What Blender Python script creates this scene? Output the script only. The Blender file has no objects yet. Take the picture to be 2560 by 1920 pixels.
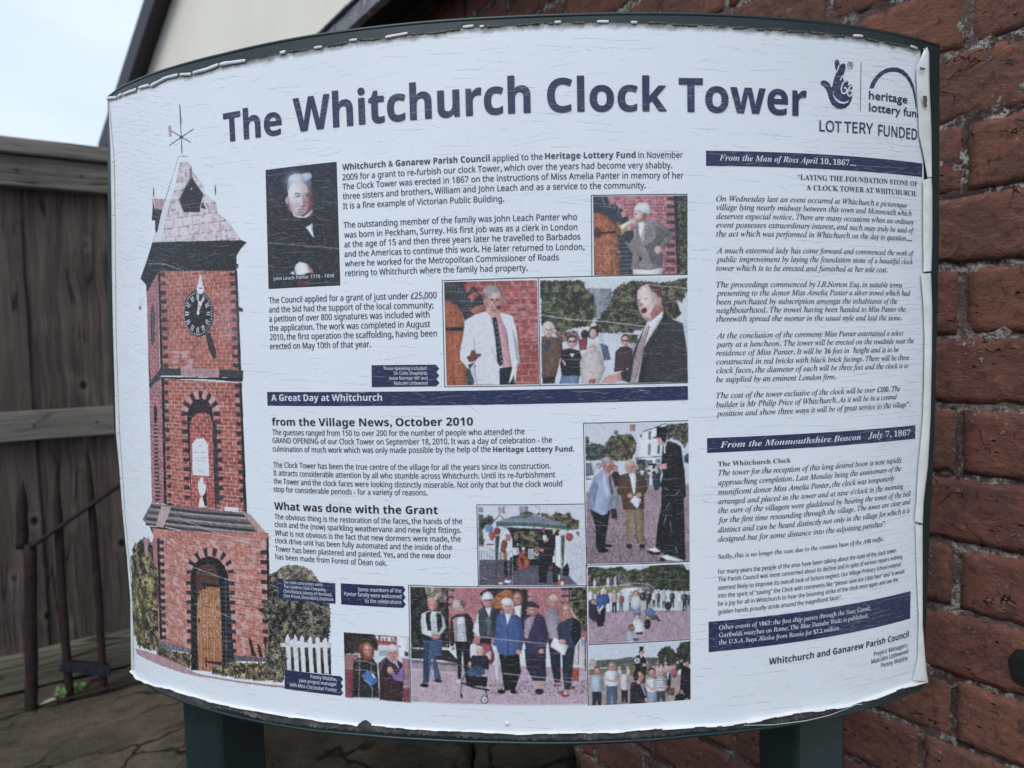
import bpy, bmesh, math, random
import numpy as np
from mathutils import Matrix, Vector, noise as mn

sc = bpy.context.scene
C = sc.collection
R = math.radians
CZ = 1.45                                   # eye height of the camera above the ground

# ---------------------------------------------------------------- camera
roll, pitch = -0.02336, 0.06119
F_ = Vector((0, math.cos(pitch), -math.sin(pitch)))
U_ = Vector((0, math.sin(pitch), math.cos(pitch)))
R_ = Vector((1, 0, 0))
right = R_*math.cos(roll) + U_*math.sin(roll)
up = -R_*math.sin(roll) + U_*math.cos(roll)
cam_d = bpy.data.cameras.new('camera')
cam = bpy.data.objects.new('camera', cam_d)
C.objects.link(cam)
m = Matrix((right, up, -F_)).transposed().to_4x4()
m.translation = (0, 0, CZ)
cam.matrix_world = m
cam_d.sensor_width = 36
cam_d.lens = 36*1610.57/2560
cam_d.clip_start = 0.02
cam_d.clip_end = 400
cam_d.dof.use_dof = True
cam_d.dof.focus_distance = 0.535
cam_d.dof.aperture_fstop = 7.0
sc.camera = cam

# ---------------------------------------------------------------- world, sun, exposure
SUN_EL, SUN_AZ = R(52), R(205)              # high, behind the photographer's left shoulder (compass from +Y)
w = bpy.data.worlds.new('World')
sc.world = w
w.use_nodes = True
nt = w.node_tree
bg = nt.nodes['Background']
sky = nt.nodes.new('ShaderNodeTexSky')
sky.sky_type = 'NISHITA'
sky.sun_disc = False
sky.sun_elevation = SUN_EL
sky.sun_rotation = SUN_AZ
sky.air_density = 1.0
sky.dust_density = 2.0
tc = nt.nodes.new('ShaderNodeTexCoord')
mp = nt.nodes.new('ShaderNodeMapping'); mp.inputs['Scale'].default_value = (1, 1, 3)
nz = nt.nodes.new('ShaderNodeTexNoise'); nz.inputs['Scale'].default_value = 1.6; nz.inputs['Detail'].default_value = 5; nz.inputs['Roughness'].default_value = .5
cr = nt.nodes.new('ShaderNodeValToRGB')
cr.color_ramp.elements[0].position = .3; cr.color_ramp.elements[0].color = (4.5, 5.5, 7.1, 1)
cr.color_ramp.elements[1].position = .7; cr.color_ramp.elements[1].color = (6.6, 7.4, 8.5, 1)
mx = nt.nodes.new('ShaderNodeMix'); mx.data_type = 'RGBA'; mx.inputs[0].default_value = .9
nt.links.new(tc.outputs['Generated'], mp.inputs[0]); nt.links.new(mp.outputs[0], nz.inputs['Vector'])
nt.links.new(nz.outputs[0], cr.inputs[0]); nt.links.new(sky.outputs[0], mx.inputs[6]); nt.links.new(cr.outputs[0], mx.inputs[7])
nt.links.new(mx.outputs[2], bg.inputs[0])
bg.inputs[1].default_value = 0.096
sd = bpy.data.lights.new('sun', 'SUN')
sun = bpy.data.objects.new('sun', sd); C.objects.link(sun)
sd.energy = 1.25; sd.angle = R(35); sd.color = (1, .97, .92)
sdir = Vector((math.sin(SUN_AZ)*math.cos(SUN_EL), math.cos(SUN_AZ)*math.cos(SUN_EL), math.sin(SUN_EL)))
sun.rotation_euler = sdir.to_track_quat('Z', 'Y').to_euler()
sun.location = sdir*8 + Vector((0, 0, 2))
vs = sc.view_settings
vs.view_transform = 'Standard'; vs.look = 'None'; vs.exposure = 0.62; vs.gamma = 1.0
vs.use_curve_mapping = False

# ---------------------------------------------------------------- helpers
def lin(h):
    r = [int(h[i:i+2], 16)/255 for i in (0, 2, 4)]
    return tuple(((c+.055)/1.055)**2.4 if c > .04045 else c/12.92 for c in r)

def link(o, parent=None):
    C.objects.link(o)
    if parent is not None: o.parent = parent
    return o

def obj(name, verts, faces, mat, parent=None, smooth=False, label=None):
    me = bpy.data.meshes.new(name)
    me.from_pydata([tuple(v) for v in verts], [], faces)
    me.materials.append(mat)
    if smooth:
        me.polygons.foreach_set('use_smooth', [True]*len(me.polygons))
    me.update()
    o = bpy.data.objects.new(name, me)
    if label: o['label'] = label
    return link(o, parent)

def thing(name, label, cat, loc=(0, 0, 0), mat3=None):
    o = bpy.data.objects.new(name, None)
    o.empty_display_size = .05
    if mat3 is not None: o.matrix_world = Matrix.Translation(loc) @ mat3.to_4x4()
    else: o.location = loc
    o['label'] = label; o['category'] = cat
    return link(o)

def box_v(x0, x1, y0, y1, z0, z1):
    return [(x0,y0,z0),(x1,y0,z0),(x1,y1,z0),(x0,y1,z0),(x0,y0,z1),(x1,y0,z1),(x1,y1,z1),(x0,y1,z1)]
BOXF = [(0,3,2,1),(4,5,6,7),(0,1,5,4),(1,2,6,5),(2,3,7,6),(3,0,4,7)]

def bar_mesh(name, x0, x1, y0, y1, z0, z1, mat, parent, amp=.0015, step=.03, seed=0, bev=.003, axis='x'):
    """a sawn timber: long box with softened edges and a wavering surface"""
    n = max(2, int(abs((x1-x0) if axis == 'x' else (z1-z0))/step))
    prof = []
    a0, a1, b0, b1 = (y0, y1, z0, z1) if axis == 'x' else (x0, x1, y0, y1)
    for cx, cy, q in ((a0+bev, b0, 0), (a1-bev, b0, 0), (a1, b0+bev, 0), (a1, b1-bev, 0), (a1-bev, b1, 0), (a0+bev, b1, 0), (a0, b1-bev, 0), (a0, b0+bev, 0)):
        prof.append((cx, cy))
    # add middle points on the long sides
    pr = []
    for i, (a, b) in enumerate(prof):
        c, d = prof[(i+1) % 8]
        L = math.hypot(c-a, d-b); k = max(1, int(L/.02))
        for j in range(k): pr.append((a+(c-a)*j/k, b+(d-b)*j/k))
    V, Fs = [], []
    K = len(pr)
    for i in range(n+1):
        t = (x0+(x1-x0)*i/n) if axis == 'x' else (z0+(z1-z0)*i/n)
        for a, b in pr:
            d = amp*mn.noise(Vector((t*6+seed, a*25, b*25)))+amp*.6*mn.noise(Vector((t*2+seed*3, a*60, b*60)))
            if axis == 'x': V.append((t, a+d, b+d*.8))
            else: V.append((a+d*.8, b+d, t))
    for i in range(n):
        for j in range(K):
            q = (i*K+j, i*K+(j+1) % K, (i+1)*K+(j+1) % K, (i+1)*K+j)
            Fs.append(q if axis != 'x' else q[::-1])
    Fs.append(tuple(range(K))); Fs.append(tuple(range(n*K, n*K+K))[::-1])
    o = obj(name, V, Fs, mat, parent)
    bm = bmesh.new(); bm.from_mesh(o.data); bmesh.ops.recalc_face_normals(bm, faces=bm.faces); bm.to_mesh(o.data); bm.free()
    return o

class NT:
    """small shader-graph builder"""
    def __init__(s, name, rough=.6, spec=.5):
        s.m = bpy.data.materials.new(name); s.m.use_nodes = True
        s.t = s.m.node_tree; s.b = s.t.nodes['Principled BSDF']
        s.b.inputs['Roughness'].default_value = rough
        s.b.inputs['Specular IOR Level'].default_value = spec
    def n(s, typ, **kw):
        nd = s.t.nodes.new(typ)
        for k, v in kw.items():
            if k in nd.inputs and not hasattr(nd, k): s.set(nd.inputs[k], v)
            else: setattr(nd, k, v)
        return nd
    def set(s, sock, v):
        if isinstance(v, bpy.types.NodeSocket): s.t.links.new(v, sock)
        else: sock.default_value = v
    def coord(s, kind='Object'): return s.n('ShaderNodeTexCoord').outputs[kind]
    def uv(s): 
        return s.n('ShaderNodeUVMap', uv_map='suv').outputs[0]
    def map(s, v, scale=(1,1,1), loc=(0,0,0), rot=(0,0,0)):
        nd = s.n('ShaderNodeMapping'); s.set(nd.inputs[0], v)
        nd.inputs['Scale'].default_value = scale; nd.inputs['Location'].default_value = loc; nd.inputs['Rotation'].default_value = rot
        return nd.outputs[0]
    def noise(s, v, scale=5, detail=3, rough=.5, dist=0):
        nd = s.n('ShaderNodeTexNoise'); s.set(nd.inputs['Vector'], v)
        nd.inputs['Scale'].default_value = scale; nd.inputs['Detail'].default_value = detail
        nd.inputs['Roughness'].default_value = rough; nd.inputs['Distortion'].default_value = dist
        return nd.outputs['Fac']
    def voro(s, v, scale=5, feature='F1', rnd=1):
        nd = s.n('ShaderNodeTexVoronoi'); nd.feature = feature; s.set(nd.inputs['Vector'], v)
        nd.inputs['Scale'].default_value = scale; nd.inputs['Randomness'].default_value = rnd
        return nd.outputs['Distance']
    def math(s, op, a, b=0.0, clamp=False):
        nd = s.n('ShaderNodeMath'); nd.operation = op; nd.use_clamp = clamp
        s.set(nd.inputs[0], a); s.set(nd.inputs[1], b); return nd.outputs[0]
    def ramp(s, v, a, b):            # smooth 0..1 between a and b (a may exceed b)
        nd = s.n('ShaderNodeMapRange'); nd.interpolation_type = 'SMOOTHSTEP'
        s.set(nd.inputs['Value'], v)
        if a <= b: vals = (a, b, 0, 1)
        else: vals = (b, a, 1, 0)
        for i, x in enumerate(vals): nd.inputs[1+i].default_value = x
        return nd.outputs[0]
    def mix(s, f, a, b, blend='MIX'):
        nd = s.n('ShaderNodeMix'); nd.data_type = 'RGBA'; nd.blend_type = blend
        s.set(nd.inputs[0], f)
        for k, v in ((6, a), (7, b)):
            if isinstance(v, (tuple, list)): v = (*v[:3], 1)
            s.set(nd.inputs[k], v)
        return nd.outputs[2]
    def addv(s, a, b):
        nd = s.n('ShaderNodeVectorMath'); nd.operation = 'ADD'; s.set(nd.inputs[0], a); s.set(nd.inputs[1], b); return nd.outputs[0]
    def scalev(s, a, k):
        nd = s.n('ShaderNodeVectorMath'); nd.operation = 'SCALE'; s.set(nd.inputs[0], a); s.set(nd.inputs['Scale'], k); return nd.outputs[0]
    def noisec(s, v, scale):
        nd = s.n('ShaderNodeTexNoise'); s.set(nd.inputs['Vector'], v); nd.inputs['Scale'].default_value = scale; nd.inputs['Detail'].default_value = 2
        return nd.outputs['Color']
    def rand(s): return s.n('ShaderNodeObjectInfo').outputs['Random']
    def bump(s, h, strength=.5, dist=.002):
        nd = s.n('ShaderNodeBump'); nd.inputs['Strength'].default_value = strength; nd.inputs['Distance'].default_value = dist
        s.set(nd.inputs['Height'], h); s.t.links.new(nd.outputs[0], s.b.inputs['Normal'])
    def col(s, c):
        s.set(s.b.inputs['Base Color'], (*c[:3], 1) if isinstance(c, (tuple, list)) else c); return s
    def out(s): return s.m

# ---------------------------------------------------------------- materials
FILM = (.745, .80, .858)

def crack_mask(a, fine=True):
    """broken, mostly horizontal hairline crazing of the old vinyl; uv in metres"""
    uv = a.uv()
    sepx = a.n('ShaderNodeSeparateXYZ'); a.set(sepx.inputs[0], uv)
    U, V_ = sepx.outputs[0], sepx.outputs[1]
    def lines(pitch, tilt, amp, sc_, seed, th, lo, hi, msc):
        wob = a.math('MULTIPLY', a.math('SUBTRACT', a.noise(a.map(uv, (sc_*.8, sc_*1.3, 1), (seed, seed*2, 0)), 1, 5, .60), .5), amp*.55)
        q = a.math('ADD', a.math('ADD', V_, a.math('MULTIPLY', U, tilt)), wob)
        f = a.math('ABSOLUTE', a.math('SUBTRACT', a.math('FRACT', a.math('MULTIPLY', q, 1/pitch)), .5))
        l = a.ramp(f, .5-th*.22/pitch*1.0, .5-th*.05/pitch)          # bright where f close to one half
        k = a.ramp(a.noise(a.map(uv, (msc, msc*3.4, 1), (seed*3, seed, 0)), 1, 4, .65), lo, hi)
        return a.math('MULTIPLY', l, k)
    l1 = lines(.0062, .05, .016, 30, 1.7, .0010, .52, .60, 22)
    l2 = lines(.0041, -.12, .014, 44, 5.1, .0008, .55, .62, 27)
    l4 = lines(.0190, .32, .050, 17, 9.3, .0011, .56, .62, 28)
    left = a.ramp(U, -.30, -.40)
    right_ = a.ramp(U, .18, .27)
    l3 = a.math('MULTIPLY', lines(.0046, .30, .016, 34, 3.3, .0012, .44, .56, 50), left)
    l5 = a.math('MULTIPLY', lines(.0044, -.03, .012, 26, 7.3, .0010, .45, .56, 36), right_)
    m = l1
    for q in (l2, l3, l4, l5): m = a.math('MAXIMUM', m, q)
    return m, uv

def make_film():
    a = NT('weathered_white_vinyl', .42, .45)
    cm, uv = crack_mask(a)
    speck = a.ramp(a.voro(uv, 260), .10, .05)
    speck = a.math('MULTIPLY', speck, a.ramp(a.noise(uv, 55, 2), .60, .68))
    big = a.noise(uv, 6, 4)
    base = a.mix(a.ramp(big, .3, .7), tuple(c*.955 for c in FILM), FILM)
    streak = a.noise(a.map(uv, (240, 1600, 1)), 1, 2)
    base = a.mix(a.math('MULTIPLY', a.ramp(streak, .58, .75), .12), base, (.42, .47, .55))
    c = a.mix(a.math('MULTIPLY', cm, .50), base, (.13, .15, .18))
    c = a.mix(a.math('MULTIPLY', speck, .55), c, (.12, .12, .12))
    # algae and soot creeping in from the film's edges: attribute 'edge' is painted per vertex as distance in mm
    at = a.n('ShaderNodeAttribute'); at.attribute_name = 'edge'
    g = a.noise(uv, 90, 4, .7)
    e = a.math('ADD', a.math('MULTIPLY', at.outputs['Fac'], 1.0), a.math('MULTIPLY', g, -9.0))
    c = a.mix(a.math('MULTIPLY', a.ramp(e, 1.2, -4.2), .85), c, (.09, .085, .065))
    a.col(c)
    h = a.math('ADD', a.math('MULTIPLY', cm, -1), a.math('MULTIPLY', a.noise(uv, 35, 3), .8))
    a.bump(h, .35, .0006)
    return a.out()

def make_ink(name, colour, rough=.4, worn=.8):
    a = NT(name, rough, .45)
    cm, uv = crack_mask(a)
    streak = a.noise(a.map(a.addv(uv, a.scalev(a.noisec(uv, 40), .003)), (170, 1350, 1)), 1, 3, .6)
    patch = a.ramp(a.noise(uv, 26, 3), .38, .66)
    wmask = a.math('MULTIPLY', a.ramp(streak, .50, .68), a.math('ADD', a.math('MULTIPLY', patch, .75), .25))
    c = a.mix(a.math('MULTIPLY', wmask, .38*worn), colour, (.42, .47, .58))
    c = a.mix(a.math('MULTIPLY', a.ramp(a.noise(uv, 120, 2), .45, .7), .25), c, tuple(x*.6 for x in colour))
    c = a.mix(a.math('MULTIPLY', cm, .45*worn), c, (.62, .68, .76))
    a.col(c)
    return a.out()

def make_print():
    a = NT('printed_photo_ink', .4, .45)
    cm, uv = crack_mask(a)
    at = a.n('ShaderNodeAttribute'); at.attribute_name = 'ink'
    streak = a.noise(a.map(a.addv(uv, a.scalev(a.noisec(uv, 40), .003)), (210, 1500, 1)), 1, 3, .6)
    wmask = a.ramp(streak, .55, .72)
    c = a.mix(a.math('MULTIPLY', wmask, .20), at.outputs['Color'], (.58, .63, .72))
    c = a.mix(a.math('MULTIPLY', a.ramp(a.noise(a.map(uv, (260, 900, 1), (5, 5, 0)), 1, 2), .55, .72), .20), c, (.03, .035, .05))
    c = a.mix(a.math('MULTIPLY', cm, .30), c, (.66, .70, .78))
    a.col(c)
    return a.out()

def make_plain(name, c1, c2=None, rough=.5, scale=30, bump=.2, spec=.5, bd=.001):
    a = NT(name, rough, spec)
    co = a.coord()
    if c2 is None: c2 = tuple(x*.75 for x in c1)
    n1 = a.noise(co, scale, 5, .6)
    a.col(a.mix(a.ramp(n1, .3, .7), c1, c2))
    a.bump(a.noise(co, scale*3, 4), bump, bd)
    return a.out()

def make_green():
    a = NT('dark_green_powder_coat', .34, .5)
    co = a.coord()
    n1 = a.noise(co, 12, 4); n2 = a.noise(co, 160, 3)
    c = a.mix(a.ramp(n1, .3, .7), (.008, .020, .022), (.012, .029, .029))
    c = a.mix(a.math('MULTIPLY', a.ramp(n2, .62, .75), .25), c, (.07, .08, .075))
    scr = a.ramp(a.noise(a.map(co, (18, 18, 900), rot=(.2, .5, .3)), 1, 2), .72, .78)
    c = a.mix(a.math('MULTIPLY', scr, .25), c, (.2, .22, .22))
    a.col(c)
    a.set(a.b.inputs['Roughness'], a.math('ADD', .27, a.math('MULTIPLY', n1, .25)))
    a.bump(n2, .12, .0006)
    return a.out()

def make_grime():
    a = NT('old_adhesive_and_dirt', .8, .25)
    uv = a.uv()
    n1 = a.noise(uv, 60, 5, .65); n2 = a.noise(a.map(uv, (900, 120, 1)), 1, 3)
    c = a.mix(a.ramp(n1, .35, .65), (.042, .042, .046), (.095, .090, .085))
    c = a.mix(a.math('MULTIPLY', a.ramp(n2, .52, .7), a.ramp(n1, .45, .6)), c, (.26, .25, .22))
    a.col(c); a.bump(n1, .5, .0008)
    return a.out()

def make_brick():
    a = NT('weathered_red_brick', .93, .15)
    co = a.coord(); rnd = a.rand()
    off = a.n('ShaderNodeCombineXYZ'); a.set(off.inputs[0], a.math('MULTIPLY', rnd, 37.0)); a.set(off.inputs[1], a.math('MULTIPLY', rnd, 11.0)); a.set(off.inputs[2], a.math('MULTIPLY', rnd, 23.0))
    p = a.addv(co, off.outputs[0])
    n1 = a.noise(p, 14, 4, .6); n2 = a.noise(p, 95, 6, .72); n3 = a.noise(a.map(p, (60, 60, 120)), 1, 5, .75)
    c = a.mix(a.ramp(n1, .34, .64), (.188, .084, .058), (.116, .060, .048))
    c = a.mix(a.math('MULTIPLY', a.ramp(rnd, .1, 1.0), .65), c, (.145, .058, .047))
    c = a.mix(a.math('MULTIPLY', a.ramp(n3, .50, .70), .60), c, (.265, .142, .094))
    c = a.mix(a.math('MULTIPLY', a.ramp(n2, .50, .66), .72), c, (.046, .029, .029))
    soot = a.ramp(a.noise(p, 9, 3), .56, .70)
    c = a.mix(a.math('MULTIPLY', soot, .45), c, (.050, .038, .040))
    pits = a.ramp(a.voro(a.map(p, (70, 70, 120)), 1), .20, .08)
    pits = a.math('MULTIPLY', pits, a.ramp(a.noise(p, 30, 2), .5, .6))
    c = a.mix(a.math('MULTIPLY', pits, .85), c, (.015, .010, .010))
    wv = a.addv(a.map(p, (13, 13, 30)), a.scalev(a.noisec(p, 45), .8))
    cr_ = a.math('MULTIPLY', a.ramp(a.voro(wv, 1, 'DISTANCE_TO_EDGE'), .011, .003), a.ramp(a.noise(p, 24, 3), .55, .62))
    c = a.mix(a.math('MULTIPLY', cr_, .9), c, (.012, .009, .009))
    lime = a.ramp(a.noise(p, 190, 3, .7), .60, .68)
    lime = a.math('MULTIPLY', lime, a.ramp(a.noise(p, 18, 2), .55, .68))
    c = a.mix(a.math('MULTIPLY', lime, .8), c, (.40, .36, .33))
    a.col(c)
    h = a.math('ADD', a.math('MULTIPLY', n2, 1.1), a.math('MULTIPLY', n3, .9))
    h = a.math('SUBTRACT', h, a.math('MULTIPLY', pits, 1.6)); h = a.math('SUBTRACT', h, a.math('MULTIPLY', cr_, 2.2))
    a.bump(h, 1.0, .0026)
    return a.out()

def make_mortar():
    a = NT('old_lime_mortar', .95, .1)
    co = a.coord()
    n1 = a.noise(co, 11, 5, .65); n2 = a.noise(co, 160, 4, .75); n3 = a.noise(co, 19, 5, .65)
    c = a.mix(a.ramp(n1, .40, .60), (.062, .040, .038), (.120, .090, .078))
    lich = a.math('MULTIPLY', a.ramp(n2, .45, .57), a.ramp(n3, .44, .56))
    c = a.mix(lich, c, (.34, .32, .29))
    c = a.mix(a.math('MULTIPLY', a.ramp(a.noise(co, 90, 3), .6, .72), .8), c, (.018, .014, .014))
    a.col(c); a.bump(a.math('ADD', n2, n3), 1.0, .004)
    return a.out()

def make_wood(name, dark, light, along='z', rough=.85, knots=True, g=1.0):
    a = NT(name, rough, .2)
    co = a.coord(); rnd = a.rand()
    off = a.n('ShaderNodeCombineXYZ')
    for i, k in enumerate((7, 13, 29)): a.set(off.inputs[i], a.math('MULTIPLY', rnd, float(k)))
    p = a.addv(co, off.outputs[0])
    if along == 'z': s1, s2, s3 = (55, 20, 2.4), (260, 60, 5), (11, 11, 7.5)
    else: s1, s2, s3 = (2.4, 20, 55), (6, 60, 190), (5.5, 12, 12)
    warp = a.addv(p, a.scalev(a.noisec(p, 5), .035))
    n1 = a.noise(a.map(warp, s1), 1, 4, .6, .4); n2 = a.noise(a.map(p, s2), 1, 4, .7)
    big = a.noise(p, 5, 3)
    c = a.mix(a.ramp(n1, .33, .66), dark, light)
    c = a.mix(a.math('MULTIPLY', a.ramp(n2, .47, .68), .68), c, tuple(x*.40 for x in dark))
    c = a.mix(a.math('MULTIPLY', a.ramp(big, .42, .7), .45), c, tuple(x*.62 for x in dark))
    c = a.mix(a.math('MULTIPLY', rnd, .25), c, tuple(x*.7 for x in light))
    h = a.math('ADD', n1, a.math('MULTIPLY', n2, .6))
    if knots:
        vk = a.voro(a.map(p, s3), 1)
        kn = a.ramp(vk, .13, .05); ring = a.ramp(vk, .26, .14)
        c = a.mix(a.math('MULTIPLY', ring, .35), c, tuple(x*1.25 for x in light))
        c = a.mix(kn, c, (.012, .010, .009))
        h = a.math('SUBTRACT', h, kn)
    crk = a.math('MULTIPLY', a.ramp(a.voro(a.map(warp, tuple(x*.8 for x in s1)), 1, 'DISTANCE_TO_EDGE'), .05, .01), a.ramp(a.noise(p, 7, 2), .5, .62))
    c = a.mix(a.math('MULTIPLY', crk, .8), c, (.01, .009, .009))
    a.col(c); a.bump(a.math('SUBTRACT', h, crk), .8, .0022)
    return a.out()

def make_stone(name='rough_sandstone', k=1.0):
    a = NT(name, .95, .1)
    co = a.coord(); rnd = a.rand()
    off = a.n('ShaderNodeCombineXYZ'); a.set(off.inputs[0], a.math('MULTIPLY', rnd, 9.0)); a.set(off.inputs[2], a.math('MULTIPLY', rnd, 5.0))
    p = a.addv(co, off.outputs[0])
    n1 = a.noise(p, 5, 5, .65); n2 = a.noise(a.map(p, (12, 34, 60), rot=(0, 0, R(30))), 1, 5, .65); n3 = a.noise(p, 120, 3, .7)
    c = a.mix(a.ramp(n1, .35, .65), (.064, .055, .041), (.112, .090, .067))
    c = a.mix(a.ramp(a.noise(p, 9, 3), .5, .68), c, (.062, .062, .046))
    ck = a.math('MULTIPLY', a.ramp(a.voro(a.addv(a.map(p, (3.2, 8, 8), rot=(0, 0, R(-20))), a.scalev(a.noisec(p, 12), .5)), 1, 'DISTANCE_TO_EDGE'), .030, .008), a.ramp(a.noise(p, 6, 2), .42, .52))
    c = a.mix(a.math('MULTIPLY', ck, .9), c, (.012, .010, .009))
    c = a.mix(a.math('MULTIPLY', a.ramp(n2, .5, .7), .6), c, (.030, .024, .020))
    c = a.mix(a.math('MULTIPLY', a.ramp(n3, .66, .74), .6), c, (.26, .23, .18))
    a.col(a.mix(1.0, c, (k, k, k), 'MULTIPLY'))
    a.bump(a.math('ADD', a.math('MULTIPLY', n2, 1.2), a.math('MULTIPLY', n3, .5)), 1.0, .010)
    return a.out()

def make_rust():
    a = NT('rusted_iron', .8, .3)
    co = a.coord()
    n1 = a.noise(co, 26, 5, .7); n2 = a.noise(co, 170, 4)
    c = a.mix(a.ramp(n1, .35, .65), (.014, .010, .011), (.034, .016, .013))
    c = a.mix(a.math('MULTIPLY', a.ramp(n2, .55, .7), .5), c, (.050, .024, .018))
    a.col(c); a.bump(a.math('ADD', n1, n2), .8, .0018)
    return a.out()

def make_render():
    a = NT('cream_painted_render', .9, .1)
    co = a.coord()
    n1 = a.noise(a.map(co, (1.3, 1.3, .5)), 1, 5, .6); n2 = a.noise(co, 40, 4)
    c = a.mix(a.ramp(n1, .3, .7), (.76, .73, .64), (.70, .67, .59))
    a.col(c); a.bump(n2, .5, .006)
    return a.out()

def make_slate():
    a = NT('grey_slate', .6, .4)
    co = a.coord()
    n1 = a.noise(co, 30, 5, .6)
    c = a.mix(a.ramp(n1, .3, .7), (.12, .125, .14), (.20, .205, .22))
    c = a.mix(a.ramp(a.noise(co, 60, 4), .58, .7), c, (.42, .42, .40))
    a.col(c); a.bump(n1, .6, .003)
    return a.out()

M = dict(film=make_film(), ink=make_ink('dark_grey_ink', (.040, .046, .066), worn=.55), black=make_ink('near_black_ink', (.018, .020, .028), worn=.5),
         navy=make_ink('navy_ink', (.021, .028, .082), worn=.9), white=make_ink('white_lettering_ink', (.66, .72, .80), worn=.2),
         photo=make_print(), green=make_green(), grime=make_grime(), brick=make_brick(), mortar=make_mortar(),
         board=make_wood('dark_stained_board', (.060, .047, .043), (.135, .108, .094)),
         rail=make_wood('weathered_grey_rail', (.115, .104, .092), (.21, .193, .17), along='x', knots=False),
         lowrail=make_wood('mossy_gravel_board', (.085, .080, .058), (.17, .16, .122), along='x', knots=False),
         stone=make_stone(), darkstone=make_stone('shaded_dark_stone', .36), rust=make_rust(), render=make_render(), slate=make_slate(),  # darkstone: ledge sandstone darkened in colour for the shade beneath the board
         curl=make_plain('curled_vinyl_back', (.72, .74, .74), (.60, .62, .60), .4, 60, .1),
         dirtycurl=make_plain('sooty_curled_vinyl', (.17, .15, .11), (.025, .022, .018), .8, 300, .4),
         darkpaint=make_plain('dark_brown_barge_paint', (.014, .011, .019), (.009, .008, .012), .5, 8, .1),
         iron=make_plain('blue_black_iron', (.018, .020, .032), (.010, .011, .018), .6, 40, .4),
         tar_shade=make_plain('tar_and_shade_black', (.006, .006, .007), None, .95, 50, .5),  # tar lump, and shade under the eaves painted into the roof boards
         soil=make_plain('dark_gravelly_soil', (.040, .034, .028), (.075, .064, .050), .95, 14, 1.0, .1, .01),
         leaf=make_plain('fresh_green_leaf', (.09, .17, .04), (.05, .11, .03), .5, 60, .2),
         deadleaf=make_plain('pale_dead_leaf', (.30, .25, .22), (.18, .14, .12), .7, 50, .3))

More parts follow.
